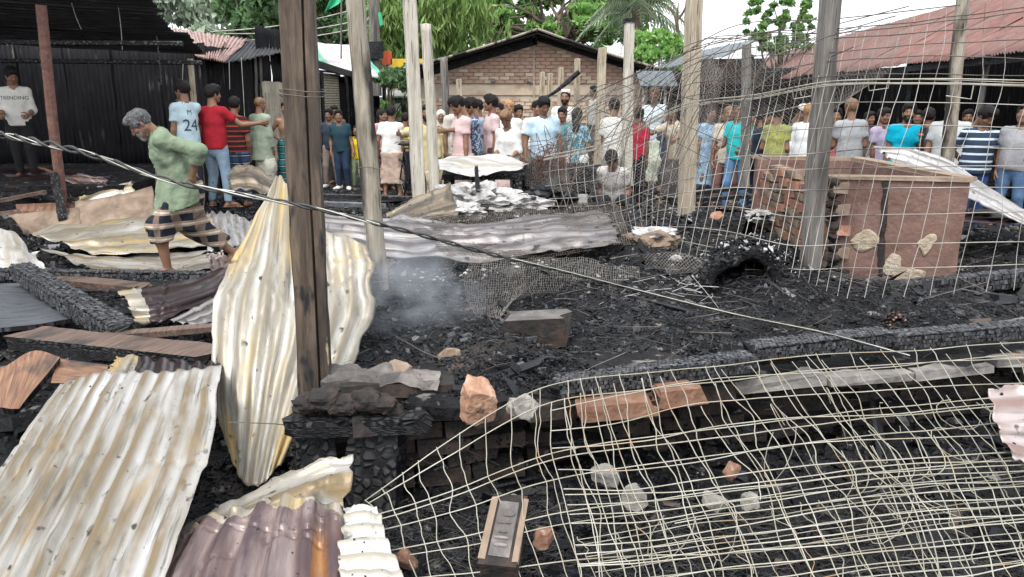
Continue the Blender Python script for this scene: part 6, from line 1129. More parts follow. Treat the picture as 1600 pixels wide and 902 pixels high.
HEAD = build_head(.0115); HEAD_FINE = build_head(.006)
def hair_mesh(style, h=.009):
    S = Sdf((-.16, -.18, -.34), (.16, .19, .20), h)
    if style in ('short', 'crew', 'puffy', 'long', 'bun', 'old'):
        g = {'short': .012, 'crew': .006, 'puffy': .020, 'long': .014, 'bun': .010, 'old': .011}[style]
        S.ell((0, .014, .037), (.076 + g, .094 + g, .088 + g), k=0)
        if style == 'puffy': S.ell((0, -.03, .10), (.070, .072, .045), k=.03)
        if style == 'short': S.ell((0, -.02, .095), (.062, .078, .040), k=.03)
        if style == 'old': S.ell((0, -.045, .085), (.062, .062, .044), k=.02)
        if style == 'long': S.cone((0, .06, .0), (0, .085, -.22), .075, .055, k=.04)
        if style == 'bun': S.ell((0, .06, .125), (.04, .04, .04), k=.02)
        S.ell((0, -.100, -.035), (.074, .080, .108 if style != 'long' else .10), k=0, op='cut')
        if style != 'long': S.half((0, 0, -.055), (0, -.35, -1))
        for s in (-1, 1): S.ell((s * .086, .0, -.03), (.022, .034, .040), k=0, op='cut')
    elif style == 'scarf':
        S.ell((0, .010, .030), (.094, .108, .108), k=0); S.cone((0, .03, -.05), (0, .03, -.20), .085, .115, k=.05, sq=((0, 1, 0), .8)); S.ell((0, -.100, -.015), (.058, .06, .085), k=0, op='cut'); S.half((0, 0, -.24), (0, 0, -1))
    elif style == 'cap':
        S.ell((0, .012, .045), (.086, .104, .090), k=0); S.half((0, 0, .035), (0, -.1, -1)); S.ell((0, -.105, .050), (.065, .065, .010), k=.01)
    elif style == 'topi':
        S.cone((0, .014, .05), (0, .016, .125), .084, .074, k=0, sq=((0, 1, 0), .99), flat=True); S.half((0, 0, .055), (0, -.15, -1))
    elif style == 'beard':
        S.ell((0, -.034, -.040), (.067, .073, .082), k=0); S.ell((0, -.075, -.095), (.034, .030, .034), k=.02)
        S.ell((0, -.07, .005), (.048, .09, .052), k=0, op='cut'); S.half((0, 0, -.022), (0, .2, 1)); S.ell((0, -.115, -.056), (.020, .03, .012), k=0, op='cut'); S.half((0, .012, 0), (0, 1, .25))
    V, F = S.mesh()
    if style not in ('scarf', 'cap', 'topi'):
        d = V - (0, .01, .02); d /= np.linalg.norm(d, axis=1)[:, None]; q = V * (1, 1, .55)
        V = V + d * (fbm(q, 70, 2, 3) * .006 + fbm(q, 25, 2, 8) * .005)[:, None] * (.5 if style in ('crew', 'beard') else 1)
    return V, F
HAIR = {}
def get_hair(style):
    if style not in HAIR: HAIR[style] = hair_mesh(style, .0075 if style in ('old', 'beard') else .013)
    return HAIR[style]
def build_hand(curl, h=.0045):
    """Palm, four unequal bent fingers and a thumb that leaves the side of the palm; wrist at 0, fingers along -z, palm towards -y, thumb at +x."""
    S = Sdf((-.07, -.11, -.21), (.09, .05, .03), h)
    S.cone((0, 0, .02), (0, 0, -.02), .024, .024, k=.01); S.cone((-.020, 0, -.03), (-.024, -.002, -.085), .017, .015, k=.02, sq=((0, 1, 0), .8)); S.cone((.020, 0, -.03), (.024, -.002, -.085), .017, .015, k=.02, sq=((0, 1, 0), .8)); S.cone((0, 0, -.01), (0, 0, -.08), .022, .021, k=.02, sq=((0, 1, 0), .65))
    for i, (x, L) in enumerate(((.030, .066), (.0105, .075), (-.0095, .069), (-.028, .052))):
        p = np.array([x, -.002, -.085]); ang = .15; spread = x * .9
        for j, f in enumerate((.46, .32, .24)):
            ang += curl * (.75 + .06 * i + .1 * j); d = np.array([spread * (1 if j == 0 else .4), -math.sin(ang), -math.cos(ang)]); e = p + nrm(d) * L * f * 1.15
            S.cone(p, e, .0088 - j * .0007, .0082 - j * .0008, k=.004); p = e
    a = np.array([.026, -.006, -.030]); b = a + nrm((.75, -.35, -.65)) * .036; c = b + nrm((.35, -.35 - curl * .4, -.85)) * .030; d = c + nrm((.05, -.35 - curl * .5, -.85)) * .024
    S.cone(a, b, .015, .0115, k=.012); S.cone(b, c, .0112, .010, k=.004); S.cone(c, d, .0098, .0082, k=.004)
    return S.mesh()
CURLS = {'relax': .35, 'grip': .95, 'hip': .6, 'flat': .18}
HAND = {k: build_hand(c, .0085) for k, c in CURLS.items()}; HAND_FINE = {k: build_hand(CURLS[k], .0052) for k in ('relax', 'hip')}

ARMS = {   # upper-arm and forearm directions (outward, forward = -y, up) and the hand
    'down': ((.17, .02, -1), (.07, -.16, -1), 'relax'), 'loose': ((.24, .10, -1), (.10, -.34, -1), 'relax'), 'hip': ((.62, .22, -.8), (-.72, -.30, -.45), 'hip'),
    'phone': ((.18, -.42, -.85), (-.32, -.62, .62), 'grip'), 'raise': ((.25, -.75, -.45), (.0, -.70, .70), 'grip'), 'reach': ((.55, -.75, -.30), (.35, -1, .02), 'flat'),
    'side': ((.95, -.12, -.28), (1, -.12, .10), 'grip'), 'fold': ((.18, -.10, -1), (-.62, -.72, .02), 'flat'), 'back': ((.32, .42, -.9), (-.60, .25, -.55), 'relax'), 'bent': ((.16, -.05, -1), (-.08, -.95, -.25), 'grip')}
NP_LOG = []
def person(label, loc, H, face, top=('tee', (.5, .5, .5)), low=('trousers', (.1, .1, .1)), hair=('short', 'hair_black'), skin=0, armR='down', armL='down', lean=0.0, head=(0, 0), legs=None, res=.0235, build=1.0, extra=None, beard=None, feet=None, J=None, group='people gathered at the burnt market', fine=False, hand_scale=1, still=False):
    """One person: a single continuous body mesh (the thing itself) with hair and clothing as children. face: 0 looks to the camera, 90 to the right."""
    s = H / 1.65; Rz = rotz(math.radians(face)); vr = np.random.default_rng(sum(map(ord, label))); w = build * (1 if fine else vr.uniform(.88, 1.0))       # each person stands a little differently
    if not (fine or still):
        lean += vr.uniform(-.02, .07); head = (head[0] + vr.uniform(-.08, .18), head[1] + vr.uniform(-.35, .35)); roll, tw = vr.uniform(-.05, .05), vr.uniform(-.22, .22)
        if legs is None:
            st, bend = vr.uniform(.0, .05), vr.choice([-1, 1]); fwd = vr.uniform(.0, .09)
            legs = {g: ((g * (.09 + st * .6), -.015 - (.05 + fwd * .4 if g == bend else 0), .46), (g * (.095 + st), .02 - (fwd if g == bend else -.01), .075), (g * (.125 + st * 1.4 + vr.uniform(0, .05)), -.135 - (fwd if g == bend else 0), .025)) for g in (1, -1)}
    else: roll, tw = 0, 0
    Rl = rotx(lean) @ roty(roll) @ rotz(tw)
    hip = np.array([0, 0, .865]); up = Rl @ np.array([0, 0, 1.]); fw = Rl @ np.array([0, -1., 0]); X = np.array([1., 0, 0])
    def T(x, y, z): return hip + Rl @ np.array([x, y, z])
    nb = T(0, .005, .485); j = {'nb': nb}
    hpit, hyaw = head; RH = Rl @ rotz(hyaw) @ rotx(hpit)
    hc = nb + Rl @ np.array([0, -.022 - .05 * max(0, math.sin(hpit)), .165]); j['hc'] = hc
    for sgn, arm in ((1, armR), (-1, armL)):
        sh = T(sgn * .158 * w, .008, .425); u, f, hd = ARMS[arm] if isinstance(arm, str) else arm
        if not (fine or still): u = np.array(u) + vr.uniform(-.10, .10, 3) * (1, 1.4, .3); f = np.array(f) + vr.uniform(-.12, .12, 3)
        u = Rl @ nrm((u[0] * sgn, u[1], u[2])); f = Rl @ nrm((f[0] * sgn, f[1], f[2])); el = sh + u * .285; wr = el + f * .245; j[sgn] = (sh, el, wr, f, hd)
        hj = np.array([sgn * .082, 0, .84])
        if legs: kn, an, toe = [np.array(q, float) for q in legs[sgn]]
        else: kn, an, toe = np.array([sgn * .092, -.015, .46]), np.array([sgn * .095, .02, .075]), np.array([sgn * .125, -.135, .025])
        j[sgn * 2] = (hj, kn, an, toe)
    if J: j.update(J(j)); hc = j['hc']
    allp = np.array([hip, nb, hc] + [p for q in (1, -1) for p in j[q][:3]] + [p for q in (2, -2) for p in j[q]])
    lo, hi = allp.min(0) - .24, allp.max(0) + .24; lo[2] = allp[:, 2].min() - .08; lo, hi = lo, hi
    hh = res / s; sqf = (fw, .66)
    def torso(S, o, k=.05, f=.66):
        q = (fw, f + o * 1.2)
        S.cone(T(0, .01, -.03), T(0, 0, .10), .150 * w + o, .136 * w + o, k, sq=q); S.cone(T(0, 0, .10), T(0, -.006, .30), .136 * w + o, .150 * w + o, k, sq=q); S.cone(T(0, -.004, .30), T(0, .006, .44), .150 * w + o, .075 + o, k, sq=(fw, .74))
        S.cone(j[1][0], j[-1][0], .050 + o, .050 + o, k)
    B = Sdf(lo, hi, hh); torso(B, 0)
    B.cone(nb - up * .02, hc + Rl @ np.array([0, .02, -.06]), .056, .050, .03)
    for g in (1, -1):
        sh, el, wr, f, hd = j[g]; B.cone(sh, el, .047, .037, .03); B.cone(el, el + (wr - el) * .35, .038, .037, .02); B.cone(el + (wr - el) * .3, wr, .037, .0255, .02)
        hj, kn, an, toe = j[2 * g]; B.cone(hj, kn, .080 * w, .052, .04); B.cone(kn, kn + (an - kn) * .35, .051, .054, .03); B.cone(kn + (an - kn) * .3, an, .053, .034, .03)
        heel = an + (an - toe) * np.array([.22, .22, 0]) + np.array([0, 0, -.038]); B.cone(heel, an + (toe - an) * .5 + (0, 0, -.01), .032, .033, .03); B.cone(an + (toe - an) * .45 + (0, 0, -.008), toe, .036, .024, .03, sq=((0, 0, 1), .8))
    V, F = B.mesh(); parts = [(V, F, np.zeros(len(F), int))]
    hv, hf, hm = HEAD_FINE if fine else HEAD; hs_ = .965 / s ** .25
    parts.append(((hv * hs_) @ RH.T + hc, hf, hm))
    for g in (1, -1):
        sh, el, wr, f, hd = j[g]; HD = HAND_FINE if fine else HAND; v, ff = HD[hd]; v = v.copy(); v[:, 0] *= g                       # thumbs point forward / inward
        if g < 0: ff = ff[:, ::-1]
        z = -nrm(f); px_ = -fw if abs(f @ fw) < .8 else up
        inn = X * -g; palm = nrm(inn - (inn @ z) * z); y = -palm; xx = np.cross(y, z)
        v = v * (1.0 * hand_scale) ; v = np.stack([v[:, 0] * g, v[:, 1], v[:, 2]], -1)
        t = nrm(fw - (fw @ z) * z - (fw @ y) * y) if np.linalg.norm(fw - (fw @ z) * z - (fw @ y) * y) > .15 else nrm(up - (up @ z) * z - (up @ y) * y)
        M = np.stack([t, y, z], 1)
        if np.linalg.det(M) < 0: ff = HD[hd][1][:, ::-1]
        else: ff = HD[hd][1]
        parts.append((v @ M.T + wr, ff, np.zeros(len(ff), int)))
    def world(v): return (v * s) @ Rz.T + loc
    n = 0; VV, FF, MM = [], [], []
    for v, f, m in parts: VV.append(v); FF.append(f + n); MM.append(m); n += len(v)
    P = link('person', world(np.concatenate(VV)), FF, ['skin_%d' % skin, 'eye_white', 'eye_dark', 'lip'], None, True, np.concatenate(MM), label=label, cat='person', group=group, origin=np.asarray(loc, float))
    def add(name, v, f, m, smooth=True): return link(name, world(v), f, [m], P, smooth)
    def folds(v, a, seed, vert=1.0):
        c = v - v.mean(0); r = c.copy(); r[:, 2] = 0; r /= np.linalg.norm(r, axis=1)[:, None] + 1e-6; q = v * (1, 1, .38 * vert); sd = abs(hash(label)) % 97 if False else sum(map(ord, label)) % 97
        return v + r * (fbm(q + sd + seed, 11, 2, seed) * a + (1 - np.abs(fbm((v * (1, 1, 1) + v[:, 2:] * (.5, -.4, 0)) + sd, 9, 3, seed + 5))) * a * .9 - a * .5)[:, None]
    def head_part(name, v, f, m): return add(name, (v * hs_) @ RH.T + hc, f, m)
    if hair: v, f = get_hair(hair[0]); head_part({'scarf': 'headscarf', 'cap': 'cap', 'topi': 'cap'}.get(hair[0], 'hair'), v, f, hair[1] if isinstance(hair[1], str) else cloth(hair[1]))
    if hair and hair[0] in ('cap', 'topi'): v, f = get_hair('crew'); head_part('hair', v, f, 'hair_black')
    if beard: v, f = get_hair('beard'); head_part('beard', v, f, beard)
    # ---- upper garment
    kind, col = top[0], top[1]; shirt = None
    if kind != 'none':
        m = cloth(col, *[a for a in top[2:4] if a != 'long'])
        S = Sdf(lo, hi, hh); torso(S, .017 if kind != 'longshirt' else .026)
        hem = {'tee': -.075, 'shirt': -.12, 'longshirt': -.20, 'polo': -.09, 'kurta': -.30, 'sweat': -.08, 'sari': -.55, 'vest': -.06}[kind]
        if kind == 'longshirt':
            S.cone(T(0, 0, .10), hip + np.array([0, -.07, -.26]), .165, .215, .06, sq=((0, 1, 0), .95)); S.half(hip + np.array([0, 0, -.17]), (0, .30, -1))
        q = (fw, .76)
        if kind != 'longshirt': S.cone(T(0, 0, .10), T(0, .0, hem - .05), .158 * w, {'kurta': .215, 'sari': .215, 'shirt': .182, 'longshirt': .202, 'polo': .176}.get(kind, .172) * w, .05, sq=(fw, .80)); S.half(T(0, 0, hem), -up)
        if kind != 'vest':
            frac = {'tee': .62, 'polo': .66, 'shirt': .70, 'longshirt': 1.5, 'kurta': 1.9, 'sweat': 1.25, 'sari': .6}[kind]
            if len(top) > 3 and top[-1] == 'long': frac = 1.85
            loose = {'tee': .020, 'polo': .018, 'shirt': .022, 'longshirt': .026, 'kurta': .020, 'sweat': .026, 'sari': .012}[kind]
            if frac > 1.7: frac = 1.88
            for g in (1, -1):
                sh, el, wr, f, hd = j[g]
                if frac <= 1: S.cone(sh, sh + (el - sh) * frac, .052 + loose * .4, .044 + loose, .03, flat=True)
                else: S.cone(sh, el, .052 + loose * .3, .040 + loose, .03); S.cone(el, el + (wr - el) * (frac - 1), .041 + loose, .030 + loose, .025, flat=True)
        if kind in ('shirt', 'longshirt', 'polo', 'kurta'):
            for a in range(12):
                t0, t1 = a / 12 * 2 * math.pi, (a + 1) / 12 * 2 * math.pi; S.cone(nb + Rl @ np.array([math.sin(t0) * .066, -math.cos(t0) * .066, .012 + .016 * -math.cos(t0) * -1]), nb + Rl @ np.array([math.sin(t1) * .066, -math.cos(t1) * .066, .012 + .016 * math.cos(t1)]), .013, .013, .01)
        S.cone(nb - up * .005 + fw * .012, hc - up * .02, .060, .066, 0, op='cut')
        if kind == 'vest':
            for g in (1, -1): S.cone(j[g][0] + X * g * .01, j[g][0] + X * g * .2, .07, .10, 0, op='cut')
        v, f = S.mesh(); v = folds(v, .016 if kind == 'longshirt' else .009 if kind != 'sari' else .016, 3); shirt = add({'tee': 'shirt', 'longshirt': 'shirt', 'polo': 'shirt', 'sweat': 'sweatshirt', 'sari': 'dress', 'vest': 'vest'}.get(kind, kind), v, f, m); shirt['world_verts'] = 0; del shirt['world_verts']
        P_s = (world(v), f)
    # ---- lower garment
    kind, col = low[0], low[1]; m = cloth(col, *low[2:4])
    S = Sdf(lo, hi, hh); (h1, k1, a1, t1), (h2, k2, a2, t2) = j[2], j[-2]
    if kind in ('trousers', 'jeans', 'shorts', 'loose'):
        o = {'trousers': .022, 'jeans': .015, 'shorts': .028, 'loose': .040}[kind]
        S.cone(T(0, .01, -.03), T(0, 0, .07), .156 * w, .146 * w, .05, sq=(fw, .72)); S.half(T(0, 0, .075), up)
        for (hj, kn, an, toe) in (j[2], j[-2]):
            S.cone(hj, kn, .080 * w + o, .054 + o, .02)
            if kind != 'shorts': S.cone(kn, an + (0, 0, .01), .054 + o, .036 + o, .02, flat=True)
        v, f = S.mesh(); v = folds(v, .008, 5, .8); add({'loose': 'trousers'}.get(kind, kind), v, f, m)
    else:
        end = {'lungi': .13, 'midlungi': .40, 'walklungi': -.2, 'skirt': .08}[kind] if len(low) < 5 else low[4]
        S.cone(T(0, .01, -.04), T(0, 0, .11), .162 * w, .148 * w, .04, sq=(fw, .74)); S.half(T(0, 0, .12), up)
        kk = .12 if end < .3 else .09
        if kind == 'walklungi':      # wrapped cloth pulled along by the stride: short in front, trailing to the rear ankle
            S.cone(h1, k1, .100, .086, .07); S.cone(k1, k1 + (a1 - k1) * .38, .086, .090, .05, flat=True); S.cone(h2, k2, .105, .098, .10); S.cone(k2, k2 + (a2 - k2) * .72, .098, .088, .08, flat=True); m_ = (k1 + k2) / 2; S.cone((h1 + h2) / 2, m_ + (0, .05, -.03), .13, .115, .10, flat=True)
            j2_ = {}
        else: j2_ = None
        for (hj, kn, an, toe) in ((j[2], j[-2]) if j2_ is None else ()):
            S.cone(hj, kn, .098 * w, .098 if end < .3 else .086, kk)
            if end < .3: S.cone(kn, an + (0, 0, -.05), .098, .100, kk)
            else: S.cone(kn, kn + (an - kn) * .55, .086, .078, kk)
        if j2_ is None: S.cone((0, 0, .8), ((k1 + k2) / 2)[:2].tolist() + [max(end, .1)], .13, .15, .08, sq=((0, 1, 0), .8))
        if top[0] != 'none' and kind != 'walklungi': S.half(T(0, 0, hem + .05), up)
        S.half((0, 0, end), (0, 0, -1)); v, f = S.mesh(); v = folds(v, .022, 5, .22); add('lungi' if kind != 'skirt' else 'skirt', v, f, m)
    if feet:
        for g in (2, -2):
            hj, kn, an, toe = j[g]
            S = Sdf(np.minimum(an, toe) - .14, np.maximum(an, toe) + .14, min(hh, .013)); zz = min(toe[2], an[2] - .05)
            if feet[0] == 'shoe':
                S.cone(an + (an - toe) * np.array([.25, .25, 0]) + (0, 0, -.03), an + (toe - an) * .5 + (0, 0, -.02), .046, .044, .03); S.cone(an + (toe - an) * .45 + (0, 0, -.02), toe, .046, .038, .03, sq=((0, 0, 1), .8)); S.half((0, 0, an[2] + .02), (0, 0, 1))
            else:
                d = nrm((toe - an) * (1, 1, 1)); a0 = an + (0, 0, -.066) - d * .06; b0 = toe + (0, 0, -.022) + d * .015; S.cone(a0, b0, .038, .042, 0, sq=((0, 0, 1), .25))
                for q in (.55, .75):
                    c = an + (toe - an) * q + (0, 0, -.005); sd = np.cross(d, (0, 0, 1)); S.cone(c - sd * .042 + (0, 0, -.02), c + (0, 0, .026), .009, .009, .004); S.cone(c + sd * .042 + (0, 0, -.02), c + (0, 0, .026), .009, .009, .004)
            v, f = S.mesh(); add(feet[0], v, f, plain('foot_%d_%d_%d' % tuple(int(c * 100) for c in feet[1]), feet[1]))
    if extra: extra(P, world, j, dict(RH=RH, hc=hc, Rl=Rl, Rz=Rz, s=s, fw=fw, up=up, T=T, shirt=P_s if top[0] != 'none' else None))
    return P
def shirt_text(P, info, txt, size, origin, dirn, right, upv, mat, name, offs=.004):
    """Flat printed lettering laid on the cloth by casting each point of the letters onto the shirt."""
    cu = bpy.data.curves.new('lettering', 'FONT'); cu.body = txt; cu.size = size; cu.align_x = 'CENTER'; cu.align_y = 'CENTER'; cu.resolution_u = 3
    o = bpy.data.objects.new('lettering', cu); COL.objects.link(o); dg = bpy.context.evaluated_depsgraph_get(); me = bpy.data.meshes.new_from_object(o.evaluated_get(dg)); bpy.data.objects.remove(o)
    import bmesh
    b = bmesh.new(); b.from_mesh(me); bmesh.ops.triangulate(b, faces=b.faces[:])
    bmesh.ops.subdivide_edges(b, edges=[e for e in b.edges if e.calc_length() > size * .25], cuts=1, use_grid_fill=False); bmesh.ops.triangulate(b, faces=b.faces[:]); b.to_mesh(me); b.free()
    V, F = info; tree_ = BVHTree.FromPolygons([tuple(p) for p in V], [tuple(q) for q in F.tolist()]); out = []
    for v in me.vertices:
        p = Vector(origin + right * v.co.x + upv * v.co.y); h = tree_.ray_cast(p - Vector(dirn) * .4, Vector(dirn)); q = (h[0] if h[0] is not None else p) - Vector(dirn) * offs; out.append(q[:])
    T3 = np.array([p.vertices[:] for p in me.polygons]); link(name, np.array(out), T3, [mat], P)

# ------------------------------------------------------------------ the people of the photograph
def crowd(label, px_, pytop, Y, face, Hmax=1.80, **kw):
    """Stands the person on the ground at depth Y with the top of the head at the given height."""
    p = at(px_, pytop, Y); z = float(height(p[0], Y)); H = p[2] - z
    if kw.pop('floor', None): z = .545; H = p[2] - z
    if H > Hmax: z += H - Hmax; H = Hmax
    NP_LOG.append((label[:40], round(H, 2), round(z, 2)))
    return person(label, np.array([p[0], Y, z]), H, face, **kw)
def phone_in(side, col=(.03, .03, .035)):
    def f(P, world, j, i):
        wr, fd = j[side][2], j[side][3]; c = wr + nrm(fd) * .10 + i['fw'] * .0; q = MB().box((0, 0, 0), (.075, .011, .155)); R = i['Rz'] @ i['Rl']; w = world(c[None])[0]
        v = np.concatenate(q.v) * i['s'] @ R.T + w; o = link('mobile_phone', v, q.f, plain('phone_%d' % int(col[0] * 100), col, .3), label='mobile phone held up by ' + P['label'][:1].lower() + ' '.join(P['label'].split()[:6])[1:], cat='phone')
    return f
WHT, CRM = (.74, .74, .73), (.62, .58, .48)
DK = (.03, .035, .05)
# --- the old man walking over the fallen sheets (largest figure)
def manJ(j):      # the neck is thrust forward and the head hangs
    return {'hc': j['nb'] + np.array([0, -.125, .075])}
def man_extra(P, world, j, i):
    V, F = i['shirt']; T = i['T']
    for k in range(6):
        p = T(0.012, -.3, .40 - k * .085); tr = BVHTree.FromPolygons([tuple(a) for a in V], [tuple(b) for b in F.tolist()]) if k == 0 else man_extra.t; man_extra.t = tr
        w = world(p[None])[0]; d = world(T(0.012, 0, .40 - k * .085)[None])[0] - w; h = tr.ray_cast(Vector(w), Vector(d).normalized())
        if h[0] is not None: MB().lump(np.array(h[0]), (.011,) * 3, rough=0, sub=1).build('button', [plain('button_white', (.6, .58, .5))], P, True)
    for g in (1, -1):   # collar wings
        a = T(g * .012, -.070, .485); b = T(g * .075, -.035, .515); c = T(g * .070, -.078, .445); q = np.array([a, b, c, a + i['fw'] * .008, b + i['fw'] * .008, c + i['fw'] * .008])
        link('collar', world(q), [np.array([[3, 4, 5], [2, 1, 0]]), np.array([[0, 1, 4, 3], [1, 2, 5, 4], [2, 0, 3, 5]])], [cloth((.22, .275, .185))], P)
mz = at(268, 424, 6.9); mloc = np.array([at(297, 400, 7.0)[0], 7.0, mz[2] - .115])
person('grey-haired old man in a green shirt and plaid lungi walking over fallen roofing sheets', mloc, 1.70, -62, top=('longshirt', (.22, .28, .19)), low=('walklungi', (.018, .022, .032), 'plaid', (.30, .22, .165)), hair=('old', 'hair_grey'), skin=0, beard='beard_grey', lean=.33, head=(.42, -.1), res=.0125, fine=True,
       armL=((.20, -.15, -.95), (.05, -.10, -1), 'relax'), armR=((.34, .78, -.62), (-.34, -.50, -.80), 'hip'), legs={1: ((.10, -.24, .54), (.10, -.20, .155), (.12, -.36, .105)), -1: ((-.08, .08, .47), (-.09, .38, .22), (-.10, .32, .09))}, extra=man_extra, J=manJ, feet=('sandal', (.07, .05, .045)), group='people gathered at the burnt market')
# --- people at the sheds
def trending(P, world, j, i):
    a = math.radians(20); d = i['Rz'] @ np.array([0, 1., 0]); r = i['Rz'] @ np.array([1., 0, 0]); shirt_text(P, i['shirt'], 'TRENDING', .075 * i['s'], world(i['T'](0, -.2, .33)[None])[0], d, r, np.array([0, 0, 1.]), plain('print_black', (.03, .03, .03)), 'lettering')
crowd('youth in a white sweatshirt lettered TRENDING standing in the sooty shed', 17, 104, 11.2, 20, floor=1, top=('sweat', (.66, .64, .60)), low=('trousers', (.02, .02, .022)), hair=('puffy', 'hair_black'), head=(.5, .5), armR='bent', armL='bent', extra=trending, still=True)
def jersey(P, world, j, i):
    d = i['Rz'] @ np.array([0, -1., 0]); r = i['Rz'] @ np.array([-1., 0, 0]); z = np.array([0, 0, 1.]); m = plain('print_navy', (.02, .04, .06))
    shirt_text(P, i['shirt'], '24', .23, world(i['T'](0, .2, .20)[None])[0], d, r, z, m, 'back_number'); shirt_text(P, i['shirt'], 'M', .10, world(i['T'](-.0, .2, .37)[None])[0], d, r, z, m, 'lettering')
    phone_in(-1, (.5, .5, .5))(P, world, j, i)
crowd('boy in a pale blue jersey numbered 24 holding up a phone', 284, 124, 11.2, -128, top=('tee', (.48, .62, .68)), low=('trousers', (.03, .03, .04)), hair=('puffy', 'hair_black'), armL='raise', head=(.1, .25), extra=jersey, still=True)
crowd('man in a red shirt and light blue jeans reaching out to a hanging wire', 327, 131, 11.5, 168, top=('tee', (.34, .016, .028)), low=('jeans', (.26, .36, .46)), hair=('puffy', 'hair_black'), armL=((.6, -.3, -.45), (1, -.5, .12), 'grip'), armR='loose', head=(0, -.4), feet=('sandal', (.25, .13, .08)))
crowd('boy in a black and red shirt with blue checked lungi behind the man in red', 361, 150, 12.3, 185, top=('tee', (.03, .02, .02), 'stripe', (.32, .04, .03)), low=('lungi', (.05, .10, .20), 'plaid', (.02, .03, .06)), hair=('short', 'hair_black'), armR='down', armL='loose')
crowd('older man in a grey-green kurta and pale lungi beside the corrugated door', 404, 151, 14.2, 150, top=('kurta', (.33, .39, .30)), low=('lungi', (.60, .58, .48)), hair=('crew', 'hair_brown'), head=(0, -.5), feet=('sandal', (.1, .06, .04)))
crowd('shirtless man in a teal checked lungi with hands on hips behind the burnt post', 446, 158, 14.6, 10, top=('none', (0, 0, 0)), low=('lungi', (.03, .20, .21), 'plaid', (.02, .05, .07)), hair=('short', 'hair_black'), armR='hip', armL='hip', skin=1)
crowd('boy in a navy tee and taupe trousers half behind a boy in a dark polo', 513, 169, 15.2, 10, top=('tee', (.035, .05, .075)), low=('trousers', (.28, .22, .19)), hair=('short', 'hair_black'), armR='down', armL='down', feet=('shoe', (.45, .45, .45)))
crowd('boy in a dark teal polo, navy trousers and white shoes facing the ruins', 531, 171, 14.8, 0, top=('polo', (.022, .055, .075)), low=('trousers', (.025, .045, .085)), hair=('short', 'hair_black'), armR='loose', armL='loose', feet=('shoe', (.70, .68, .62)))
crowd('boy whose face shows between the boy in navy and the boy in teal', 524, 164, 15.9, 5, top=('tee', (.10, .08, .07)), low=('trousers', (.06, .06, .06)), hair=('short', 'hair_black'), skin=2)
crowd('small girl in a yellow top and green trousers beside the pale post', 556, 196, 14.9, -5, top=('tee', (.72, .52, .02)), low=('trousers', (.30, .36, .20)), hair=('bun', 'hair_black'), armR='down', armL='down')
# --- middle crowd
crowd('man in a white tee and beige lungi seen from behind', 609, 165, 13.6, 176, top=('tee', (.80, .79, .76)), low=('lungi', (.56, .42, .34), None, None, .26), hair=('short', 'hair_black'), armR='loose', armL='down', build=1.12)
crowd('woman in a pink blouse beside the man in white tee', 594, 170, 14.6, 60, top=('tee', (.60, .33, .33)), low=('skirt', (.05, .04, .05)), hair=('long', 'hair_black'))
crowd('boy in a yellow and white tee looking past the beige lungi', 631, 176, 14.0, 140, top=('tee', (.70, .58, .20)), low=('trousers', (.05, .06, .09)), hair=('short', 'hair_black'))
crowd('man in navy clothes standing between the two tall pale posts', 648, 170, 15.5, 120, top=('kurta', (.02, .025, .05)), low=('lungi', (.04, .045, .07)), hair=('short', 'hair_black'))
crowd('bearded man in a cream-yellow kurta between the two tall pale posts', 664, 163, 12.6, 15, top=('kurta', (.58, .50, .30)), low=('lungi', (.55, .46, .34)), hair=('short', 'hair_black'), beard='hair_black', armL='reach')
crowd('woman in a pale headscarf and olive dress behind the cream kurta', 688, 171, 14.3, -10, top=('sari', (.48, .46, .22)), low=('skirt', (.50, .42, .28)), hair=('scarf', (.66, .60, .52)))
crowd('man in a whitish collared shirt behind the man in striped pink', 708, 150, 13.2, 70, top=('shirt', (.62, .58, .52)), low=('lungi', (.45, .4, .34)), hair=('short', 'hair_black'))
crowd('young man in a pale pink striped tee looking down to the side', 721, 149, 11.6, -70, top=('tee', (.66, .48, .47), 'fine', (.60, .40, .40)), low=('lungi', (.48, .36, .33)), hair=('puffy', 'hair_black'), head=(.3, 0))
crowd('young man in a blue and white flowered shirt bending his head', 739, 152, 11.9, -95, top=('shirt', (.07, .12, .22), 'print', (.46, .50, .55)), low=('trousers', (.05, .06, .1)), hair=('puffy', 'hair_black'), head=(.35, 0), armR='reach', armL='bent')
crowd('man with a thin beard in a grey-blue shirt behind the flowered shirt', 751, 154, 12.8, -60, top=('shirt', (.28, .33, .40)), low=('trousers', (.1, .1, .12)), hair=('short', 'hair_black'), beard='hair_black')
crowd('tall young man in a pale pink shirt with dark trousers in profile', 769, 147, 12.2, -80, top=('polo', (.68, .50, .50)), low=('trousers', (.10, .06, .05)), hair=('puffy', 'hair_black'), head=(.05, 0))
crowd('man whose dark hair shows behind the tall man in pink', 781, 161, 13.5, -20, top=('tee', (.5, .5, .48)), low=('trousers', (.1, .1, .1)), hair=('short', 'hair_black'))
crowd('man with orange hennaed hair and white shirt behind the bowed boy', 794, 155, 12.9, -5, top=('shirt', WHT), low=('lungi', (.5, .45, .4)), hair=('crew', 'hair_orange'), beard='hair_orange')
crowd('bowed brown-haired youth in a white shirt and pinkish lungi by the white sheet', 795, 171, 10.9, -12, top=('sweat', (.76, .75, .73)), low=('lungi', (.56, .44, .40)), hair=('puffy', 'hair_brown'), head=(.65, 0), lean=.10, armR='bent', armL='bent')
crowd('boy in a plain white tee half hidden beside the light blue polo', 807, 163, 13.1, 15, top=('tee', WHT), low=('trousers', (.12, .12, .14)), hair=('short', 'hair_black'))
crowd('stout young man in a light blue polo looking down at the ashes', 851, 150, 11.2, 8, top=('polo', (.50, .66, .76)), low=('trousers', (.035, .03, .035)), hair=('puffy', 'hair_black'), head=(.42, .1), armR='loose', armL='loose', build=1.1)
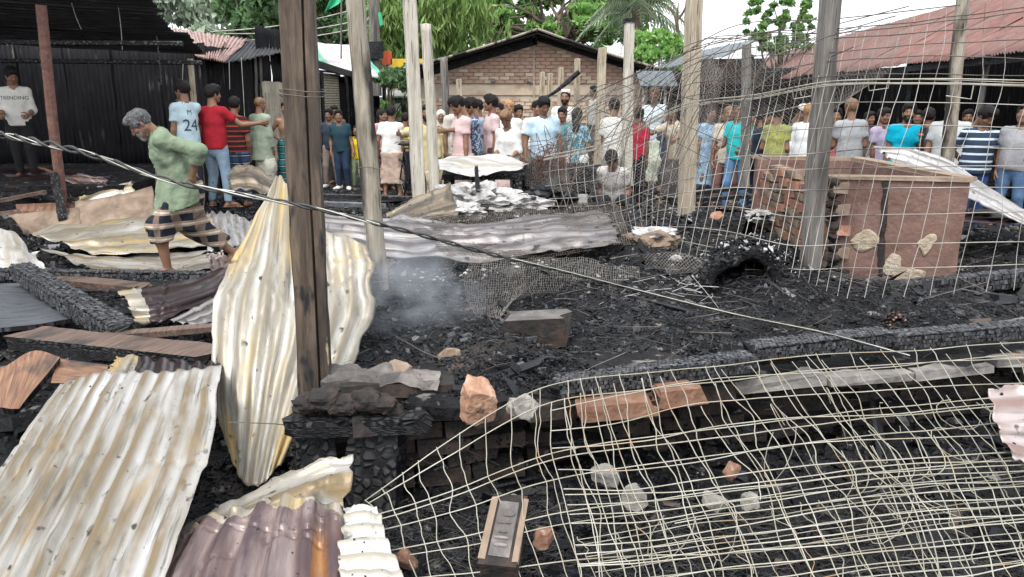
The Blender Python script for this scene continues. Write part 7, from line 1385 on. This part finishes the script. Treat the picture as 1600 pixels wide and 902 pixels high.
crowd('man in white peering over the shoulder of the light blue polo', 837, 156, 12.6, 25, top=('shirt', WHT), low=('trousers', (.2, .18, .16)), hair=('short', 'hair_black'))
crowd('man in a white cap and white kurta standing higher than the rest', 881, 138, 13.2, 0, Hmax=1.72, top=('kurta', (.78, .76, .72)), low=('lungi', (.7, .68, .64)), hair=('topi', (.70, .66, .58)), beard='hair_black')
crowd('young man in a teal collar and brown shawl beside the light blue polo', 882, 167, 11.9, -8, top=('polo', (.10, .26, .30)), low=('trousers', (.16, .07, .07)), hair=('short', 'hair_black'))
crowd('person in a teal printed shirt and white trousers seen from behind the mesh', 903, 168, 11.0, 160, top=('shirt', (.04, .17, .23), 'print', (.30, .36, .36)), low=('loose', (.70, .69, .66)), hair=('long', 'hair_black'), armR='bent', armL='bent')
crowd('boy whose head shows beside the tan post at the brick gable', 930, 134, 16.0, -60, Hmax=1.5, top=('tee', (.45, .46, .42)), low=('trousers', (.1, .1, .1)), hair=('short', 'hair_black'), skin=2)
crowd('man in a loose white shirt seen from behind through the fence mesh', 962, 152, 11.4, 165, top=('shirt', (.70, .69, .66)), low=('lungi', (.35, .34, .32)), hair=('short', 'hair_black'), armR='bent', armL='loose', lean=.08)
SIT = {1: ((.18, -.34, .40), (.16, -.16, .08), (.18, -.32, .03)), -1: ((-.18, -.34, .40), (-.16, -.16, .08), (-.18, -.32, .03))}
def squat(label, px_, pytop, Y, face, **kw):
    p = at(px_, pytop, Y); loc = np.array([p[0], Y, p[2] - 1.60]); off = np.array([0, 0, .52])
    L = {g: tuple(np.array(q) + ((0, 0, .50)) for q in SIT[g]) for g in SIT}; person(label, loc, 1.6, face, legs=L, **kw)
squat('boy in a white tee squatting in the ashes with his head bowed', 962, 222, 10.4, -10, top=('tee', (.66, .62, .60)), low=('trousers', (.05, .05, .06)), hair=('short', 'hair_black'), armR='bent', armL='bent', head=(.6, .2), lean=.35)
crowd('woman in a bright red top and dark skirt behind the pale post', 997, 168, 12.0, 150, top=('tee', (.58, .02, .07)), low=('trousers', (.025, .022, .03)), hair=('short', 'hair_black'))
crowd('man in a pale blue shirt and long patterned lungi standing on burnt debris', 1026, 135, 13.6, -25, Hmax=1.76, top=('shirt', (.58, .66, .68), 'fine', (.52, .62, .66)), low=('lungi', (.52, .50, .36), 'print', (.42, .52, .50)), hair=('short', 'hair_brown'), skin=2, armR='bent', armL='bent', head=(.1, -.3), feet=('sandal', (.12, .07, .05)))
crowd('man in a cream shirt bending behind the tall tan post', 1062, 160, 12.4, -50, top=('shirt', (.58, .52, .40)), low=('lungi', (.10, .09, .09)), hair=('short', 'hair_black'), armR='reach', armL='reach', lean=.15)
crowd('man in a dark blue shirt between the lungi man and the tan post', 1047, 170, 13.4, -15, top=('shirt', (.05, .07, .12)), low=('trousers', (.05, .05, .06)), hair=('short', 'hair_black'))
# --- right-hand crowd behind the fence
crowd('woman in a long pale blue printed dress behind the wire mesh', 1109, 164, 12.4, 20, top=('sari', (.36, .52, .66), 'print', (.20, .36, .55)), low=('skirt', (.05, .05, .07)), hair=('long', 'hair_black'))
crowd('man in a beige shirt and brown trousers next to the turquoise tee', 1139, 164, 12.0, -10, top=('shirt', (.52, .46, .38)), low=('trousers', (.24, .13, .11)), hair=('crew', 'hair_brown'), armR='bent')
crowd('youth in a turquoise tee and blue jeans close to the wooden stake', 1158, 158, 11.2, -30, top=('tee', (.03, .44, .46)), low=('jeans', (.10, .20, .36)), hair=('short', 'hair_black'), armR='bent', armL='bent', skin=2)
crowd('man in a dark navy shirt and dark trousers seen from the side', 1192, 170, 11.5, 100, top=('shirt', (.018, .026, .045)), low=('trousers', (.03, .04, .06)), hair=('short', 'hair_black'), armL='bent')
crowd('person with a pale face looking out between navy and olive shirts', 1201, 172, 12.6, 0, top=('tee', (.42, .44, .46)), low=('trousers', (.1, .1, .1)), hair=('short', 'hair_black'), skin=3)
crowd('woman in an olive-green dress turned away by the broken tank', 1217, 164, 10.4, 150, top=('sari', (.30, .32, .07), 'print', (.20, .20, .10)), low=('skirt', (.55, .5, .36)), hair=('short', 'hair_black'), armR='bent', armL='bent')
crowd('man in a white and red cap bending over beside the olive dress', 1240, 160, 11.2, 60, top=('shirt', (.10, .09, .08)), low=('trousers', (.05, .05, .05)), hair=('cap', (.66, .60, .56)), skin=2, lean=.12, head=(.2, 0))
crowd('orange-haired elder in a long white kurta by the weathered grey post', 1263, 160, 10.8, 140, top=('kurta', (.72, .73, .74)), low=('lungi', (.5, .55, .62)), hair=('crew', 'hair_orange'))
crowd('man in a faded red shirt just past the weathered grey post', 1306, 168, 12.0, -25, top=('shirt', (.46, .16, .16)), low=('trousers', (.09, .07, .08)), hair=('short', 'hair_black'))
crowd('man in a grey tee with a patterned sack seen from behind', 1336, 153, 11.0, 172, top=('tee', (.34, .35, .36)), low=('trousers', (.10, .10, .11)), hair=('short', 'hair_brown'), build=1.08, armR='bent', armL='bent')
crowd('boy in a lavender shirt and grey trousers under the iron roof', 1379, 168, 11.8, 30, top=('shirt', (.38, .33, .46)), low=('trousers', (.36, .38, .42)), hair=('short', 'hair_black'), skin=2)
crowd('bearded man in a turquoise-blue tee holding a phone to his face', 1417, 160, 10.2, -12, top=('tee', (.0, .33, .48)), low=('trousers', (.04, .05, .08)), hair=('puffy', 'hair_black'), beard='hair_black', armR='phone', armL='down', extra=phone_in(1), build=1.08)
crowd('man in a charcoal shirt turned away beside the turquoise-blue tee', 1457, 168, 10.6, 165, top=('shirt', (.045, .045, .055)), low=('trousers', (.03, .03, .04)), hair=('short', 'hair_black'), skin=2)
crowd('man in a light grey tee partly hidden by the leaning post', 1493, 152, 9.6, -50, top=('tee', (.46, .47, .47)), low=('trousers', (.12, .12, .13)), hair=('short', 'hair_black'), build=1.1)
crowd('man in a navy and white striped polo looking down beside the tin sheet', 1537, 165, 8.2, -8, top=('polo', (.035, .055, .10), 'stripe', (.52, .60, .66)), low=('jeans', (.04, .08, .22)), hair=('puffy', 'hair_black'), head=(.45, .2), build=1.1, armR='loose', armL='back')
crowd('man in a grey tee and blue jeans at the edge of the crowd', 1600, 162, 7.9, -40, top=('tee', (.33, .33, .35)), low=('jeans', (.09, .16, .28)), hair=('short', 'hair_black'), armR='bent', armL='down', build=1.1)
for x, y, Y, f, c, lb in ((1085, 172, 13.6, 10, (.10, .09, .10), 'man in dark clothes standing between the tan post and the blue dress'), (1128, 170, 13.8, 30, (.30, .28, .26), 'man in a drab shirt far back behind the blue printed dress'), (1176, 176, 13.4, -20, (.06, .07, .09), 'boy in black deep in the shade behind the turquoise tee'),
                          (1291, 172, 13.0, 0, (.5, .48, .44), 'man in an off-white shirt glimpsed beside the grey post'), (1361, 174, 13.2, 20, (.12, .10, .10), 'boy in dark brown standing in the shade under the iron roof'), (1437, 172, 12.6, -15, (.07, .07, .08), 'man in black deep in the shed behind the phone holder'), (1515, 170, 11.8, -30, (.16, .15, .16), 'man in dark grey in the shed behind the striped polo')):
    crowd(lb, x, y, Y, f, top=('shirt', c), low=('trousers', (.05, .05, .055)), hair=('short', 'hair_black'), skin=2)
